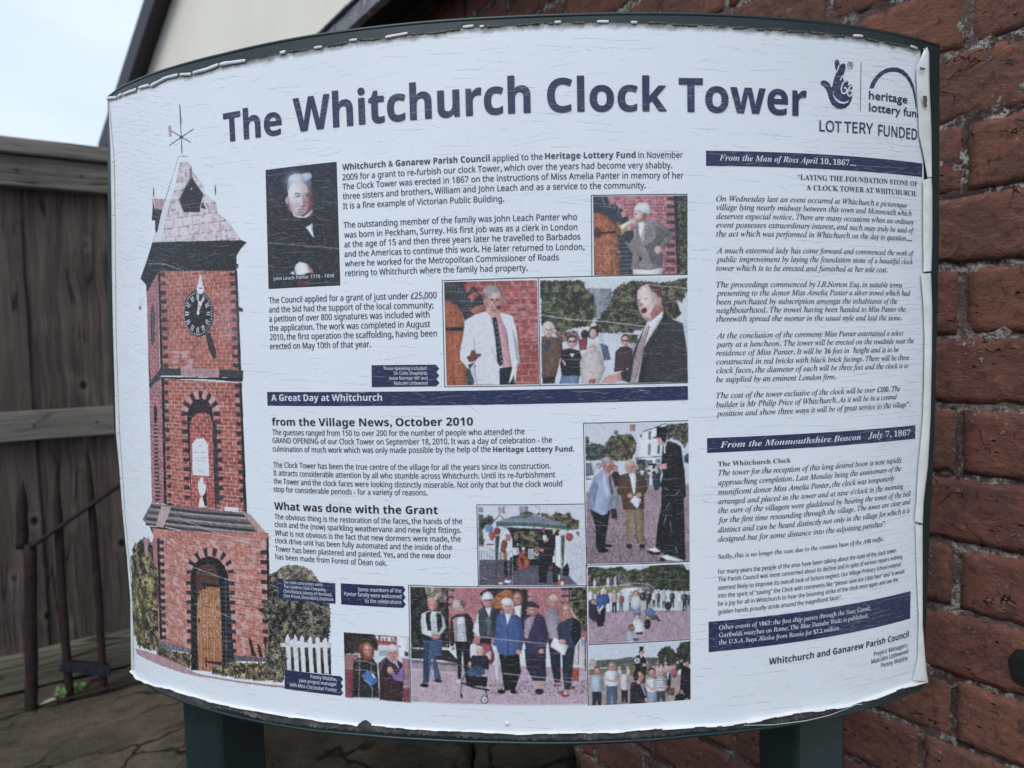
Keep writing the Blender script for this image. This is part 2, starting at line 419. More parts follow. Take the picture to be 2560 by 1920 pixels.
PHOTOS = """
@printed old portrait of a white-haired man in black, against a dark background|-2462 1468 -1812 1472 -1822 503 -2486 504
p,14161f,-2464 1539 -1772 1474 -1815 469 -2523 501
n,2b3358,55,10,-2464 1539 -1772 1474 -1787 1115 -2485 1169
n,39404e,25,6,-2481 1243 -1780 1277 -1815 469 -2523 501
n,2f3f8c,50,16,-2459 1539 -2117 1504 -2230 1378 -2400 1282 -2473 1289
n,14161f,60,7,-2459 1539 -2096 1502 -2210 1348 -2424 1257 -2474 1261
e,8c9cb8,-2151 1297 113 108
g,dfe8f5,80,-2188 1365 85 55
e,c9d6ea,-2081 1378 47 31
e,dbe5f2,-2177 1368 70 42
g,14161f,60,-2045 1270 41 82
e,e6dcdf,-2158 1215 95 138
e,f0eef4,-2183 1245 74 101
g,c08880,90,-2091 1173 48 82
g,8c4c44,90,-2061 1180 31 91
g,4a2622,80,-2042 1188 23 100
g,c99c94,55,-2241 1158 28 65
g,b87c74,50,-2164 1082 74 24
g,8a5a54,80,-2171 1231 36 13
g,6a3c38,90,-2080 1229 31 15
l,4a2c2a,7,-2198 1250 -2168 1255 -2136 1243
l,4a2824,7,-2102 1246 -2065 1248
e,33201f,-2167 1231 12 6
e,2c1a1a,-2082 1229 12 6
g,a8685e,80,-2114 1175 21 40
e,8d4c44,-2124 1148 21 7
g,ffffff,60,-2138 1186 13 37
l,7a342f,7,-2170 1124 -2140 1128 -2110 1122
g,b0706a,60,-2141 1106 42 11
e,c9b8b8,-2269 1206 15 31
p,0d0f16,-2283 1152 -2244 1112 -2213 1072 -2220 943 -2293 948
p,eef3fb,-2232 1129 -2196 1082 -2128 1064 -2096 1077 -2042 1115 -2040 1096 -2081 1063 -2118 1054 -2171 1062 -2213 1081
p,0c0e14,-2192 1065 -2097 1056 -2033 1077 -1975 1000 -1945 742 -2218 757
p,eaf0fa,-2107 982 -2068 993 -2049 1010 -2047 950 -2036 890 -2071 933
e,dfe6f2,-2164 652 62 52
p,eef1f8,-2217 683 -2178 708 -2114 691 -2074 647 -2086 620 -2140 609 -2215 608
p,b8847c,-2100 672 -2059 637 -2057 605 -2086 620 -2106 649
p,d9dfec,-2274 620 -2235 637 -2226 608
p,5a2a2e,-2206 561 -2079 559 -2091 518 -2166 507 -2198 523
n,c9d2e4,5,4,-2476 1336 -1780 1277 -1815 469 -2523 501
l,aab4c8,3,-2478 881 -2257 853 -1821 794
@printed photo of a grey-haired man blowing a brass horn beside an arched oak door|195 1114 931 1115 927 515 194 516
b,b4606a,d8a6b0,24,56,192 1124 934 1117 930 494 182 506
n,dca9bb,50,21,404 1121 795 1118 793 889 401 893
p,3c424f,763 1103 830 1103 829 1075 763 1075
p,3c424f,763 1045 829 1044 829 1016 762 1016
p,3c424f,762 986 829 985 828 957 762 957
p,3c424f,762 926 828 926 828 897 761 898
p,3c424f,761 867 828 867 827 838 761 839
p,3c424f,761 808 827 808 827 779 760 779
p,3c424f,760 749 827 748 826 719 760 720
p,3c424f,760 689 826 689 826 660 759 661
p,3c424f,759 630 826 629 826 600 759 601
p,3c424f,758 570 825 569 825 540 758 541
p,262a33,820 1118 855 1117 865 514 840 514
f,1b2019,6f7a5c,7,855 1117 934 1117 930 513 862 514
p,343a46,195 1114 307 1113 393 1045 460 959 497 825 494 515 396 516 380 808 343 913 286 971 193 990
l,8c97a6,5,259 1113 287 1047
l,8c97a6,5,312 1103 325 1037
l,8c97a6,5,355 1083 359 1017
l,8c97a6,5,403 1045 383 984
l,8c97a6,5,446 1002 411 950
l,8c97a6,5,479 944 435 912
p,c98d95,302 1113 346 1112 374 1083 335 1046
p,c98d95,364 1064 403 1078 432 1045 393 1012
p,c98d95,402 988 441 1002 460 964 421 950
l,7d8794,4,388 789 487 791
l,7d8794,4,387 756 487 759
l,7d8794,4,387 724 486 726
l,7d8794,4,386 692 486 694
l,7d8794,4,386 659 486 661
l,7d8794,4,386 627 485 629
l,7d8794,4,385 594 485 596
l,7d8794,4,385 562 484 564
l,7d8794,4,384 529 484 531
b,b4606a,d8a6b0,24,57,497 806 556 806 552 509 493 510
p,ad6440,193 987 247 989 305 961 353 913 380 827 398 516 192 516
l,5c2f22,4,207 897 246 924 294 904 313 838 337 518
l,6b3828,3,257 981 265 519
l,7c4530,3,305 959 334 518
n,d6977a,45,13,198 925 401 922 396 516 192 520
e,2c1a18,218 949 5 5
e,2c1a18,252 948 5 5
e,2c1a18,290 947 5 5
e,2c1a18,329 947 5 5
e,2c1a18,219 887 5 5
e,2c1a18,253 886 5 5
e,2c1a18,291 886 5 5
e,2c1a18,330 885 5 5
e,2c1a18,369 884 5 5
e,2c1a18,220 820 5 5
e,2c1a18,254 820 5 5
e,2c1a18,292 819 5 5
e,2c1a18,331 818 5 5
e,2c1a18,370 818 5 5
e,2c1a18,221 754 5 5
e,2c1a18,255 753 5 5
e,2c1a18,293 752 5 5
e,2c1a18,332 752 5 5
e,2c1a18,371 751 5 5
e,2c1a18,222 678 5 5
e,2c1a18,256 677 5 5
e,2c1a18,295 676 5 5
e,2c1a18,333 675 5 5
e,2c1a18,372 675 5 5
e,2c1a18,223 601 5 5
e,2c1a18,257 600 5 5
e,2c1a18,296 600 5 5
e,2c1a18,335 599 5 5
e,2c1a18,373 598 5 5
e,2c1a18,224 544 5 5
e,2c1a18,258 543 5 5
e,2c1a18,297 542 5 5
e,2c1a18,336 542 5 5
e,2c1a18,374 541 5 5
p,17181f,255 846 381 854 381 835 255 829
e,4a1f2b,224 839 35 40
n,8c4a5c,50,5,190 883 260 881 259 796 188 797
p,f3f0f2,494 567 731 564 725 514 494 518
p,8f8a8b,537 901 635 933 709 918 743 880 817 822 807 784 732 708 712 698 730 670 723 574 631 546 504 558 479 558 495 673 443 759 429 855 498 873
p,6b6568,665 890 683 794 594 729 652 594 721 583 728 670 693 727 743 784 783 822
p,3a3a44,434 845 498 859 507 806 467 750 438 779
p,b7b0b1,552 891 616 910 595 786 565 758
p,eceff4,537 910 586 919 596 891 560 786 546 825
p,8f8488,496 711 554 672 543 595 484 558
e,e8c8c2,692 703 28 31
p,2a2530,542 645 566 648 563 622 549 610
e,eef1f7,573 1005 61 57
e,d8a9a8,548 963 43 48
e,eef2f8,587 1024 47 38
e,f0d4d0,538 967 29 34
p,9d6a6c,587 986 616 976 596 929 557 920 577 958
e,564044,523 977 9 6
p,c9a98a,357 892 401 893 499 939 510 920 469 873 411 815 380 827
p,8a5a2c,355 889 386 894 417 822 390 819 366 846
p,f4ece0,401 889 494 935 498 924 420 860
e,e2bcb6,508 920 21 25
e,d9aea8,469 873 19 21
l,a03a44,10,730 530 790 553 865 577
@printed photo of a man in a pale jacket and spotted tie speaking in front of a red brick wall|-968 497 -245 490 -244 -313 -971 -309
b,b0504a,cf8f8c,50,127,-974 519 -224 497 -241 -326 -999 -311
n,d9a0a8,45,29,-514 495 -224 487 -235 -24 -527 -17
p,2c313b,-968 497 -807 494 -720 443 -673 374 -646 277 -736 221 -813 194 -824 243 -881 322 -972 354
p,b5605a,-817 475 -768 483 -740 444 -790 407
p,b5605a,-786 378 -740 415 -687 394 -752 338
p,b5605a,-774 271 -724 303 -645 316 -656 268 -735 241
p,2b3039,-769 435 -729 458 -718 434 -770 396
p,2b3039,-743 338 -678 370 -669 345 -734 308
l,6d7684,3,-955 489 -942 421
l,6d7684,3,-930 486 -921 418
l,6d7684,3,-904 479 -899 410
l,6d7684,3,-879 468 -878 398
l,6d7684,3,-853 452 -856 381
l,6d7684,3,-828 432 -835 360
l,6d7684,3,-803 408 -814 334
l,6d7684,3,-779 380 -794 303
l,6d7684,3,-754 347 -773 267
p,b06038,-969 359 -910 338 -857 283 -825 194 -804 -109 -815 -310 -969 -309
l,5c2f22,4,-965 247 -933 227 -915 177 -911 -308
l,d6977a,3,-887 128 -889 -303
p,14151c,-971 145 -819 148 -820 116 -971 118
e,2c1a18,-922 260 6 6
e,2c1a18,-878 259 6 6
e,2c1a18,-925 178 6 6
e,2c1a18,-880 176 6 6
e,2c1a18,-927 105 6 6
e,2c1a18,-882 103 6 6
e,2c1a18,-930 -3 6 6
e,2c1a18,-885 -4 6 6
e,2c1a18,-934 -125 6 6
e,2c1a18,-889 -126 6 6
e,2c1a18,-937 -248 6 6
e,2c1a18,-893 -249 6 6
p,3a4048,-810 -157 -741 -149 -745 -311 -810 -310
p,eceff6,-656 258 -598 266 -443 223 -416 126 -400 -20 -388 -137 -413 -166 -431 -309 -755 -308 -736 -149 -796 -182 -859 -107 -857 -49 -823 107 -813 194 -726 240
p,c9cfdd,-749 85 -737 -12 -746 -149 -725 -306 -740 -308 -786 -178 -745 -129
p,d3d8e6,-619 4 -586 -64 -559 -153 -588 -113
p,aeb6c8,-445 127 -400 -20 -388 -137 -413 -156 -429 -19
p,d8a4b0,-609 218 -540 235 -485 98 -456 -175 -530 -178 -583 81
p,20253a,-599 208 -565 222 -548 100 -521 -115 -524 -154 -550 -171 -568 -133 -583 81
e,e6ebf5,-573 168 3 3
e,e6ebf5,-568 132 3 3
e,e6ebf5,-563 95 3 3
e,e6ebf5,-558 57 3 3
e,e6ebf5,-553 20 3 3
e,e6ebf5,-548 -17 3 3
e,e6ebf5,-543 -54 3 3
e,e6ebf5,-538 -91 3 3
e,e6ebf5,-533 -128 3 3
p,161a24,-552 -182 -452 -170 -431 -309 -555 -311
p,f4f6fb,-436 -126 -402 -117 -454 -272 -483 -303
p,e9b6ae,-646 267 -609 218 -540 235 -531 283 -645 316
e,9a8f8e,-578 359 73 94
e,e2a9a2,-578 336 58 82
g,b06a64,75,-530 328 35 71
g,b06a64,45,-630 335 23 62
g,b06a64,55,-580 258 45 27
g,ffffff,35,-587 374 32 27
e,b06a64,-599 349 17 11
e,b06a64,-557 347 17 11
e,5a4444,-599 348 10 6
e,5a4444,-557 347 10 6
p,b06a64,-582 343 -572 343 -569 314 -587 313
e,a0605c,-579 297 23 8
e,f4ecec,-579 298 13 3
e,b3acae,-603 421 60 40
p,d8c2c0,-604 401 -536 409 -522 370 -595 372
p,4a2228,-566 289 -543 305 -527 295 -531 274 -554 272
e,cf8e86,-647 335 14 27
p,7a3a30,-809 -89 -778 -75 -771 -41 -753 -36 -733 -42 -732 -66 -699 -64 -687 -77 -715 -96 -735 -120 -785 -133
p,32343f,-800 -148 -740 -129 -786 -187
@printed photo of a balding man in a grey suit talking near a small group of people by trees|-224 491 927 492 925 -328 -229 -313
p,e4ebf5,-228 516 935 494 929 -346 -245 -316
p,8d93a2,142 421 326 412 334 253 196 179 131 354
n,b9c0cc,40,10,142 421 326 412 334 253 139 257
f,2c3022,7d7a5c,13,-224 489 104 481 127 421 180 372 207 275 197 198 166 131 1 106 -97 70 -134 148 -221 140
f,2b2f22,7a775a,13,345 397 395 444 513 471 739 448 927 489 926 378 878 291 838 311 878 204 817 166 587 103 488 66 214 72 196 160 295 264
f,4a3a3a,b08a86,8,-126 90 59 95 77 17 -69 11
p,d8dfea,224 72 527 56 503 -331 218 -324
n,8c93a0,35,6,292 61 419 58 418 0 291 3
f,303a2c,6f7a5a,8,429 58 527 56 527 -12 448 -11
p,6e5145,-221 53 -184 67 -97 46 -59 11 -56 -67 -81 -125 -113 -260 -225 -263
p,3b4568,-190 33 -156 32 -162 -55 -192 -64
p,1c1e27,-220 -258 -118 -260 -124 -311 -221 -312
e,e6e0e0,-166 115 46 57
e,ecd6d2,-166 101 37 50
g,c9a29c,75,-136 96 22 43
g,c9a29c,45,-199 101 14 38
g,c9a29c,55,-167 54 29 16
g,ffffff,35,-172 124 20 16
e,c9a29c,-179 109 11 6
e,c9a29c,-152 108 11 6
e,5a4444,-179 108 6 4
e,5a4444,-152 108 6 4
p,c9a29c,-168 105 -162 105 -160 88 -171 87
e,a0605c,-167 77 15 5
e,f4ecec,-166 78 8 2
e,2b2025,115 65 31 37
p,8c4040,63 27 136 40 134 -52 71 -60
p,5c6a86,232 -6 291 -26 314 -134 260 -142
p,16181f,-60 -47 -2 -37 76 -60 94 -129 77 -255 -69 -256 -82 -154
l,d9a9a2,14,-57 -135 -43 -164
p,e8ecf5,-4 -83 32 -81 16 -112
p,6f8ab2,-74 -251 72 -255 62 -315 -89 -313
e,2e2428,17 15 40 49
e,e8c0ba,16 3 31 43
g,c08a84,75,43 0 19 37
g,c08a84,45,-11 3 12 33
g,c08a84,55,16 -37 24 14
g,ffffff,35,12 24 17 14
e,c08a84,5 10 9 6
e,c08a84,28 10 9 6
e,5a4444,5 10 5 3
e,5a4444,28 9 5 3
p,c08a84,14 7 20 7 22 -8 12 -9
e,a0605c,16 -17 13 4
e,f4ecec,16 -16 7 2
e,17171d,1 12 13 9
e,17171d,32 14 13 9
p,3a2a26,141 84 161 122 205 132 229 101 219 53 184 25 145 35
e,e6bdb4,180 68 27 37
p,d8d2d0,134 -62 227 -64 250 -132 268 -211 218 -319 81 -316 74 -148 104 -90
e,eeeef2,178 -38 51 50
e,e6c8c2,175 -41 33 37
l,4a3c40,5,154 -31 198 -32
p,b0605c,140 -286 199 -277 189 -318 135 -317
n,9a8a88,35,7,85 -70 261 -74 257 -320 81 -316
p,4a3234,349 -76 389 -38 448 -30 487 -60 475 -177 425 -224 337 -232
e,3a2528,429 18 34 43
e,e6bab2,428 8 27 38
g,b87c76,75,450 5 16 33
g,b87c76,45,405 8 10 29
g,b87c76,55,428 -28 21 12
g,ffffff,35,424 26 15 12
e,b87c76,419 14 8 5
e,b87c76,438 13 8 5
e,5a4444,419 13 4 3
e,5a4444,438 13 4 3
p,b87c76,427 11 431 11 433 -2 425 -3
e,a0605c,428 -10 11 4
e,f4ecec,428 -9 6 1
e,1c1c24,418 11 11 8
e,1c1c24,442 8 11 8
p,353338,737 226 807 166 887 135 923 -100 925 -328 464 -323 385 -292 386 -233 445 -215 476 -118 527 7 587 122
n,4c4a50,40,6,489 153 925 144 925 -328 464 -323
p,222127,737 206 757 187 625 -44 584 -199 573 -318 543 -317 554 -179 676 72
p,eef2fa,603 156 733 236 727 187 576 -43 523 -317 464 -319 496 -138 547 6
p,b9a0a2,612 131 627 112 576 -43 508 -317 466 -319 485 -187 526 -32
n,6c5256,40,5,612 131 627 112 576 -43 508 -317 466 -319 485 -187 526 -32
p,dba9a4,263 -269 386 -233 405 -302 306 -319 247 -313
p,e8c4c0,523 365 551 422 630 450 689 391 718 313 733 236 627 150 588 161 549 220 530 288
p,6a3a34,517 413 552 442 611 455 680 439 719 391 723 313 726 265 698 304 679 362 640 392 611 441 561 427 531 403
p,efdcd8,531 394 591 426 640 392 669 343 649 286 569 287 530 317
e,e2b2ac,700 309 18 33
p,b4786f,668 285 718 265 733 236 647 165 628 209
l,4c2c30,6,530 317 552 324
l,4c2c30,6,580 327 611 335
p,5c2428,551 239 579 263 601 257 603 228 569 210
p,c48c86,540 307 569 287 561 263 542 268
l,e4eaf4,4,-228 223 2 183 293 158 607 112
l,e4eaf4,3,591 441 926 402
g,2a2024,50,588 171 59 29
g,c08880,50,688 304 30 58
@printed photo of a very tall man in black top hat and tails beside two men on a road|104 -631 926 -645 929 -1757 102 -1745
p,dfe8f4,96 -613 941 -638 933 -1787 77 -1750
p,a98f9b,102 -1119 937 -1135 933 -1787 99 -1750
n,cdb6c4,50,6,102 -1119 937 -1135 933 -1787 99 -1750
n,57505e,55,9,99 -1294 418 -1304 708 -1774 99 -1750
n,4a4552,50,7,96 -1478 934 -1586 933 -1787 99 -1750
p,edf2fa,498 -732 564 -705 747 -653 759 -966 568 -959 496 -913
l,3c3a44,7,564 -704 688 -666 747 -646
p,555e70,604 -703 626 -704 623 -769 601 -768
p,555e70,599 -800 621 -801 619 -892 595 -891
p,555e70,676 -814 694 -815 692 -884 670 -883
l,4a4a52,7,496 -913 569 -908 708 -906
p,707a8a,583 -931 634 -932 634 -962 583 -960
p,8791a2,656 -926 697 -927 697 -960 656 -959
l,e6edf8,3,610 -707 608 -888
f,2a3030,5c6a66,7,103 -807 158 -780 258 -804 278 -914 105 -923
f,33332a,8f8468,8,258 -790 309 -734 389 -721 469 -724 512 -790 496 -870 466 -919 437 -933 307 -929 264 -884
f,33382c,80845c,7,105 -724 137 -743 136 -794 105 -808
f,2f332a,7d8064,7,747 -657 926 -646 926 -798 894 -848 857 -795 791 -764 754 -777
f,30332e,6c7266,7,495 -920 583 -923 582 -1018 524 -1009
p,b07a86,455 -644 499 -642 498 -699 455 -698
p,8a6a70,332 -689 364 -690 364 -721 331 -720
p,9a6a78,534 -726 552 -726 550 -755 534 -744
p,3a4654,886 -913 925 -882 928 -973 890 -957
p,dfe7f1,101 -923 152 -925 176 -976 182 -1042 195 -1151 101 -1170
p,69788a,105 -938 148 -939 168 -1034 103 -1047
p,262a34,104 -1061 157 -1063 153 -1071 104 -1072
e,dfe4ee,204 -1035 34 53
e,8f8484,205 -966 21 24
e,d9bab6,205 -971 17 19
p,262a38,313 -1024 378 -1040 369 -1142 345 -1302 351 -1397 300 -1388 295 -1227
e,2b2f3e,337 -1062 37 57
e,a28c88,338 -988 23 26
e,d89a92,338 -993 18 21
e,4f5870,512 -1041 27 42
e,6b5c5c,513 -986 17 19
e,d6a9a2,513 -990 13 15
e,4f5870,585 -1051 27 42
e,6b5c5c,586 -996 17 19
e,d6a9a2,586 -1000 13 15
e,4f5870,677 -1036 28 42
e,6b5c5c,678 -981 17 19
e,d6a9a2,678 -985 13 15
p,5c6478,567 -1032 611 -1034 606 -1136 570 -1134
p,30364a,626 -1049 692 -1037 699 -1139 676 -1175 647 -1174 632 -1122
e,e6e8ee,633 -1020 44 34
e,9a4038,604 -1017 15 12
e,3a2020,643 -991 13 12
e,201a20,644 -1035 18 16
p,2c3450,590 -960 663 -959 663 -981 590 -975
p,15171e,131 -1303 294 -1322 270 -1446 250 -1585 261 -1593 239 -1629 177 -1627 172 -1443
e,121319,231 -1640 44 21
e,121319,275 -1604 33 13
p,a7b6d8,237 -992 298 -1023 326 -1097 343 -1192 302 -1227 287 -1307 264 -1350 228 -1357 131 -1303 122 -1222 130 -1135 168 -1056
p,8696bd,167 -1077 203 -1122 179 -1224 164 -1304 131 -1295 126 -1186
p,c3cee8,233 -1021 269 -1037 296 -1191 266 -1226 232 -1123
p,d8a8b2,266 -1015 302 -1027 322 -1155 310 -1198 290 -1103
p,2b2c3c,283 -1037 298 -1045 316 -1184 307 -1198 290 -1110
e,b9b2b4,281 -959 48 55
e,dc9088,281 -972 38 48
g,b0605a,75,312 -977 23 42
g,b0605a,45,247 -972 15 37
g,b0605a,55,280 -1018 29 16
g,ffffff,35,275 -950 21 16
e,b0605a,267 -965 11 6
e,b0605a,295 -965 11 6
e,5a4444,267 -965 6 4
e,5a4444,295 -966 6 4
p,b0605a,278 -968 285 -968 287 -985 276 -986
e,a0605c,280 -995 15 5
e,f4ecec,280 -994 8 2
e,b9b3b6,267 -920 40 23
e,a79fa2,245 -949 19 33
p,8e98a4,325 -1140 362 -1127 368 -1208 345 -1309 294 -1307 306 -1220
p,9a8266,410 -1311 557 -1317 559 -1457 561 -1590 517 -1599 493 -1454 479 -1365 471 -1453 466 -1578 414 -1584 420 -1451
p,7c6648,476 -1350 490 -1351 517 -1595 502 -1587
p,5c4434,436 -1027 501 -1030 567 -1054 595 -1157 565 -1200 564 -1310 549 -1324 396 -1318 383 -1215 347 -1178 363 -1069 385 -1040
n,3f2e26,40,5,436 -1027 501 -1030 567 -1054 595 -1157 564 -1310 396 -1318 347 -1178 363 -1069
p,eef1f8,443 -1028 498 -1030 501 -1088 492 -1197 478 -1197 460 -1101
e,201a1c,440 -1613 26 21
e,201a1c,545 -1617 24 19
e,d8c8c6,455 -972 43 52
e,e3ada6,455 -985 34 46
g,b8766e,75,483 -989 21 40
g,b8766e,45,424 -985 13 35
g,b8766e,55,454 -1028 27 15
g,ffffff,35,449 -963 19 15
e,b8766e,442 -977 10 6
e,b8766e,467 -978 10 6
e,5a4444,442 -978 6 3
e,5a4444,467 -979 6 3
p,b8766e,452 -981 458 -981 461 -997 450 -997
e,a0605c,454 -1006 14 4
e,f4ecec,454 -1006 8 2
e,e8c2bc,440 -955 28 23
e,dba49c,452 -1210 23 19
e,dba49c,521 -1206 23 19
p,eef2fb,488 -1206 541 -1243 509 -1315 451 -1251
n,9aa2b8,30,4,488 -1206 541 -1243 509 -1315 451 -1251
p,101218,708 -899 716 -826 761 -784 820 -801 865 -832 893 -1030 903 -1236 884 -1243 890 -1472 895 -1751 783 -1734 649 -1638 666 -1461 697 -1315 706 -1154 691 -1139 714 -1052 700 -979
n,4b5260,16,4,708 -899 761 -784 865 -832 903 -1236 895 -1751 649 -1638 697 -1315
p,111219,666 -672 755 -668 750 -766 765 -779 695 -757 635 -762 643 -751 667 -746
p,d9a6a0,669 -759 702 -760 739 -776 731 -805 702 -819 680 -803
p,1b1418,702 -760 743 -769 746 -798 717 -794
p,eef2fa,738 -834 752 -799 727 -819 727 -878 738 -885
p,dba8a0,704 -971 745 -958 752 -1003 715 -1008 698 -993
p,eef1f8,590 -1646 649 -1630 694 -1666 656 -1675
p,0e0f14,588 -1654 627 -1666 701 -1670 686 -1695 612 -1688 588 -1668
p,eef1f8,693 -1707 746 -1696 873 -1746 827 -1752 745 -1739
p,0e0f14,683 -1717 708 -1715 730 -1738 865 -1753 685 -1747
l,9aa2b0,4,728 -1155 761 -1179
l,9aa2b0,4,741 -1317 768 -1274
l,9aa2b0,4,718 -1449 741 -1376
l,9aa2b0,4,817 -1218 854 -1175
l,9aa2b0,4,770 -1429 784 -1519
l,9aa2b0,4,813 -1639 828 -1691
@printed photo of a crowd standing round a wide pinkish road with children sitting|105 -1768 930 -1779 932 -2394 105 -2394
p,dfe7f2,101 -1737 940 -1774 936 -2443 91 -2400
p,b49aab,103 -2116 937 -2156 936 -2443 98 -2400
n,d2bccb,50,7,103 -2116 937 -2156 936 -2443 98 -2400
l,8a6f82,6,201 -2384 312 -2347 415 -2299
l,9b8395,3,241 -2172 365 -2207 661 -2222 925 -2291
f,2f352b,74765c,8,105 -1770 166 -1765 254 -1786 371 -1769 422 -1807 488 -1795 517 -1811 577 -1791 636 -1779 634 -1980 442 -1919 102 -1930
f,1e2620,56603e,9,592 -1777 696 -1767 876 -1776 898 -1823 930 -1833 929 -2005 634 -1973 605 -1882
p,7f8a52,106 -1937 428 -1926 590 -1941 589 -1978 280 -1987 105 -1996
l,c4ccd6,4,376 -1905 546 -1920 627 -1939
l,c4ccd6,3,376 -1924 545 -1933
f,55503a,9a8a5c,6,457 -1921 627 -1935 634 -1958 457 -1942
p,4c556c,108 -1878 127 -1878 125 -1920 119 -1920 117 -1888 114 -1920 108 -1920
p,9a5c66,113 -1850 123 -1850 130 -1856 130 -1879 127 -1884 108 -1883 105 -1878 105 -1856
g,0c0e14,50,127 -1868 6 17
g,ffffff,22,113 -1863 6 10
e,e6c6bf,107 -1880 3 2
e,e6c6bf,127 -1880 3 2
e,5a4840,118 -1844 6 7
e,e6c6bf,118 -1845 5 5
p,e2e5ec,151 -1905 170 -1906 168 -1947 162 -1947 161 -1916 158 -1947 151 -1947
p,d6dae4,156 -1877 166 -1877 173 -1884 174 -1906 170 -1911 151 -1910 148 -1905 149 -1883
g,0c0e14,50,170 -1895 6 17
g,ffffff,22,156 -1890 6 10
e,e6c6bf,151 -1907 3 2
e,e6c6bf,171 -1907 3 2
e,5a4840,161 -1871 6 7
e,e6c6bf,161 -1872 5 5
p,4c556c,184 -1891 203 -1892 201 -1934 196 -1933 194 -1902 191 -1933 184 -1933
p,7c3a48,189 -1863 199 -1864 206 -1870 207 -1892 203 -1897 184 -1896 181 -1891 182 -1869
g,0c0e14,50,203 -1882 6 17
g,ffffff,22,189 -1876 6 10
e,e6c6bf,184 -1893 3 2
e,e6c6bf,204 -1894 3 2
e,5a4840,194 -1857 6 7
e,e6c6bf,194 -1859 5 5
p,e2e5ec,259 -1894 278 -1894 276 -1936 270 -1936 268 -1904 265 -1936 259 -1936
p,dfe3ec,264 -1866 273 -1866 281 -1872 281 -1895 277 -1900 259 -1899 255 -1894 256 -1871
g,0c0e14,50,278 -1884 6 17
g,ffffff,22,264 -1879 6 10
e,e6c6bf,258 -1895 3 2
e,e6c6bf,278 -1896 3 2
e,5a4840,269 -1860 6 7
e,e6c6bf,269 -1861 5 5
p,4c556c,285 -1893 304 -1894 302 -1936 296 -1935 294 -1904 291 -1935 285 -1935
p,3b4658,290 -1865 300 -1866 307 -1872 307 -1894 304 -1899 285 -1898 282 -1893 282 -1871
g,0c0e14,50,304 -1884 6 17
g,ffffff,22,290 -1878 6 10
e,e6c6bf,284 -1895 3 2
e,e6c6bf,304 -1896 3 2
e,5a4840,295 -1859 6 7
e,e6c6bf,295 -1861 5 5
p,e2e5ec,314 -1888 333 -1889 332 -1931 326 -1931 324 -1899 321 -1930 314 -1930
p,c2c8d4,319 -1860 329 -1861 337 -1867 337 -1889 333 -1894 314 -1893 311 -1888 312 -1866
g,0c0e14,50,333 -1879 6 17
g,ffffff,22,320 -1873 6 10
e,e6c6bf,314 -1890 3 2
e,e6c6bf,334 -1891 3 2
e,5a4840,324 -1854 6 7
e,e6c6bf,324 -1856 5 5
p,4c556c,347 -1891 365 -1892 364 -1934 358 -1933 356 -1902 353 -1933 346 -1933
p,4c5f8c,351 -1863 361 -1863 369 -1870 369 -1892 365 -1897 346 -1896 343 -1891 344 -1869
g,0c0e14,50,366 -1881 6 17
g,ffffff,22,352 -1876 6 10
e,e6c6bf,346 -1893 3 2
e,e6c6bf,366 -1893 3 2
e,5a4840,356 -1857 6 7
e,e6c6bf,356 -1858 5 5
p,e9eef6,357 -1979 383 -1954 457 -1948 590 -1957 641 -1981 633 -2048 544 -2080 397 -2044
p,5a6472,530 -1957 634 -1969 633 -2033 544 -2028
p,3a3a44,109 -2027 143 -2028 139 -2112 129 -2111 126 -2048 120 -2111 109 -2111
p,e8ecf4,118 -1970 136 -1971 149 -1983 149 -2028 142 -2038 109 -2037 103 -2027 105 -1982
g,0c0e14,50,143 -2007 11 34
g,ffffff,22,119 -1996 11 21
e,e6c6bf,108 -2030 5 4
e,e6c6bf,143 -2031 5 4
e,5a4840,127 -1958 11 13
e,e6c6bf,127 -1961 8 11
p,3a3a44,170 -2040 198 -2041 195 -2121 187 -2121 184 -2060 179 -2121 170 -2120
p,b27c8c,178 -1986 192 -1987 203 -1998 203 -2041 198 -2051 170 -2050 165 -2040 167 -1997
g,0c0e14,50,198 -2021 9 33
g,ffffff,22,178 -2011 9 20
e,e6c6bf,169 -2043 4 4
e,e6c6bf,199 -2044 4 4
e,5a4840,185 -1974 9 13
e,e6c6bf,185 -1977 7 10
p,22242c,213 -2011 252 -2012 248 -2107 236 -2107 232 -2035 226 -2106 212 -2106
p,eceff6,223 -1947 243 -1948 258 -1962 259 -2012 251 -2024 212 -2022 205 -2011 207 -1960
g,0c0e14,50,252 -1989 13 39
g,ffffff,22,223 -1976 13 23
e,e6c6bf,212 -2015 6 5
e,e6c6bf,252 -2016 6 5
e,5a4840,233 -1933 13 15
e,e6c6bf,233 -1937 10 12
p,22242c,296 -2047 335 -2049 332 -2147 320 -2147 315 -2072 309 -2146 296 -2146
p,c9a8a4,306 -1981 327 -1982 342 -1997 342 -2049 335 -2061 296 -2059 289 -2047 291 -1995
g,0c0e14,50,336 -2025 13 40
g,ffffff,22,307 -2011 13 24
e,e6c6bf,295 -2051 6 5
e,e6c6bf,336 -2053 6 5
e,5a4840,317 -1966 13 16
e,e6c6bf,317 -1970 10 13
p,56688c,355 -2065 386 -2066 383 -2150 374 -2150 370 -2086 365 -2150 355 -2149
p,8c4450,363 -2009 380 -2009 392 -2022 392 -2066 386 -2076 355 -2075 349 -2065 351 -2020
g,0c0e14,50,386 -2046 10 34
g,ffffff,22,364 -2034 10 21
e,e6c6bf,354 -2068 5 4
e,e6c6bf,387 -2070 5 4
e,5a4840,371 -1996 10 13
e,e6c6bf,371 -1999 8 11
p,2c2c34,433 -2057 463 -2058 461 -2139 451 -2138 448 -2077 443 -2138 433 -2138
p,9aa0b0,441 -2003 457 -2004 468 -2016 469 -2059 463 -2068 433 -2067 427 -2057 429 -2014
g,0c0e14,50,463 -2039 10 33
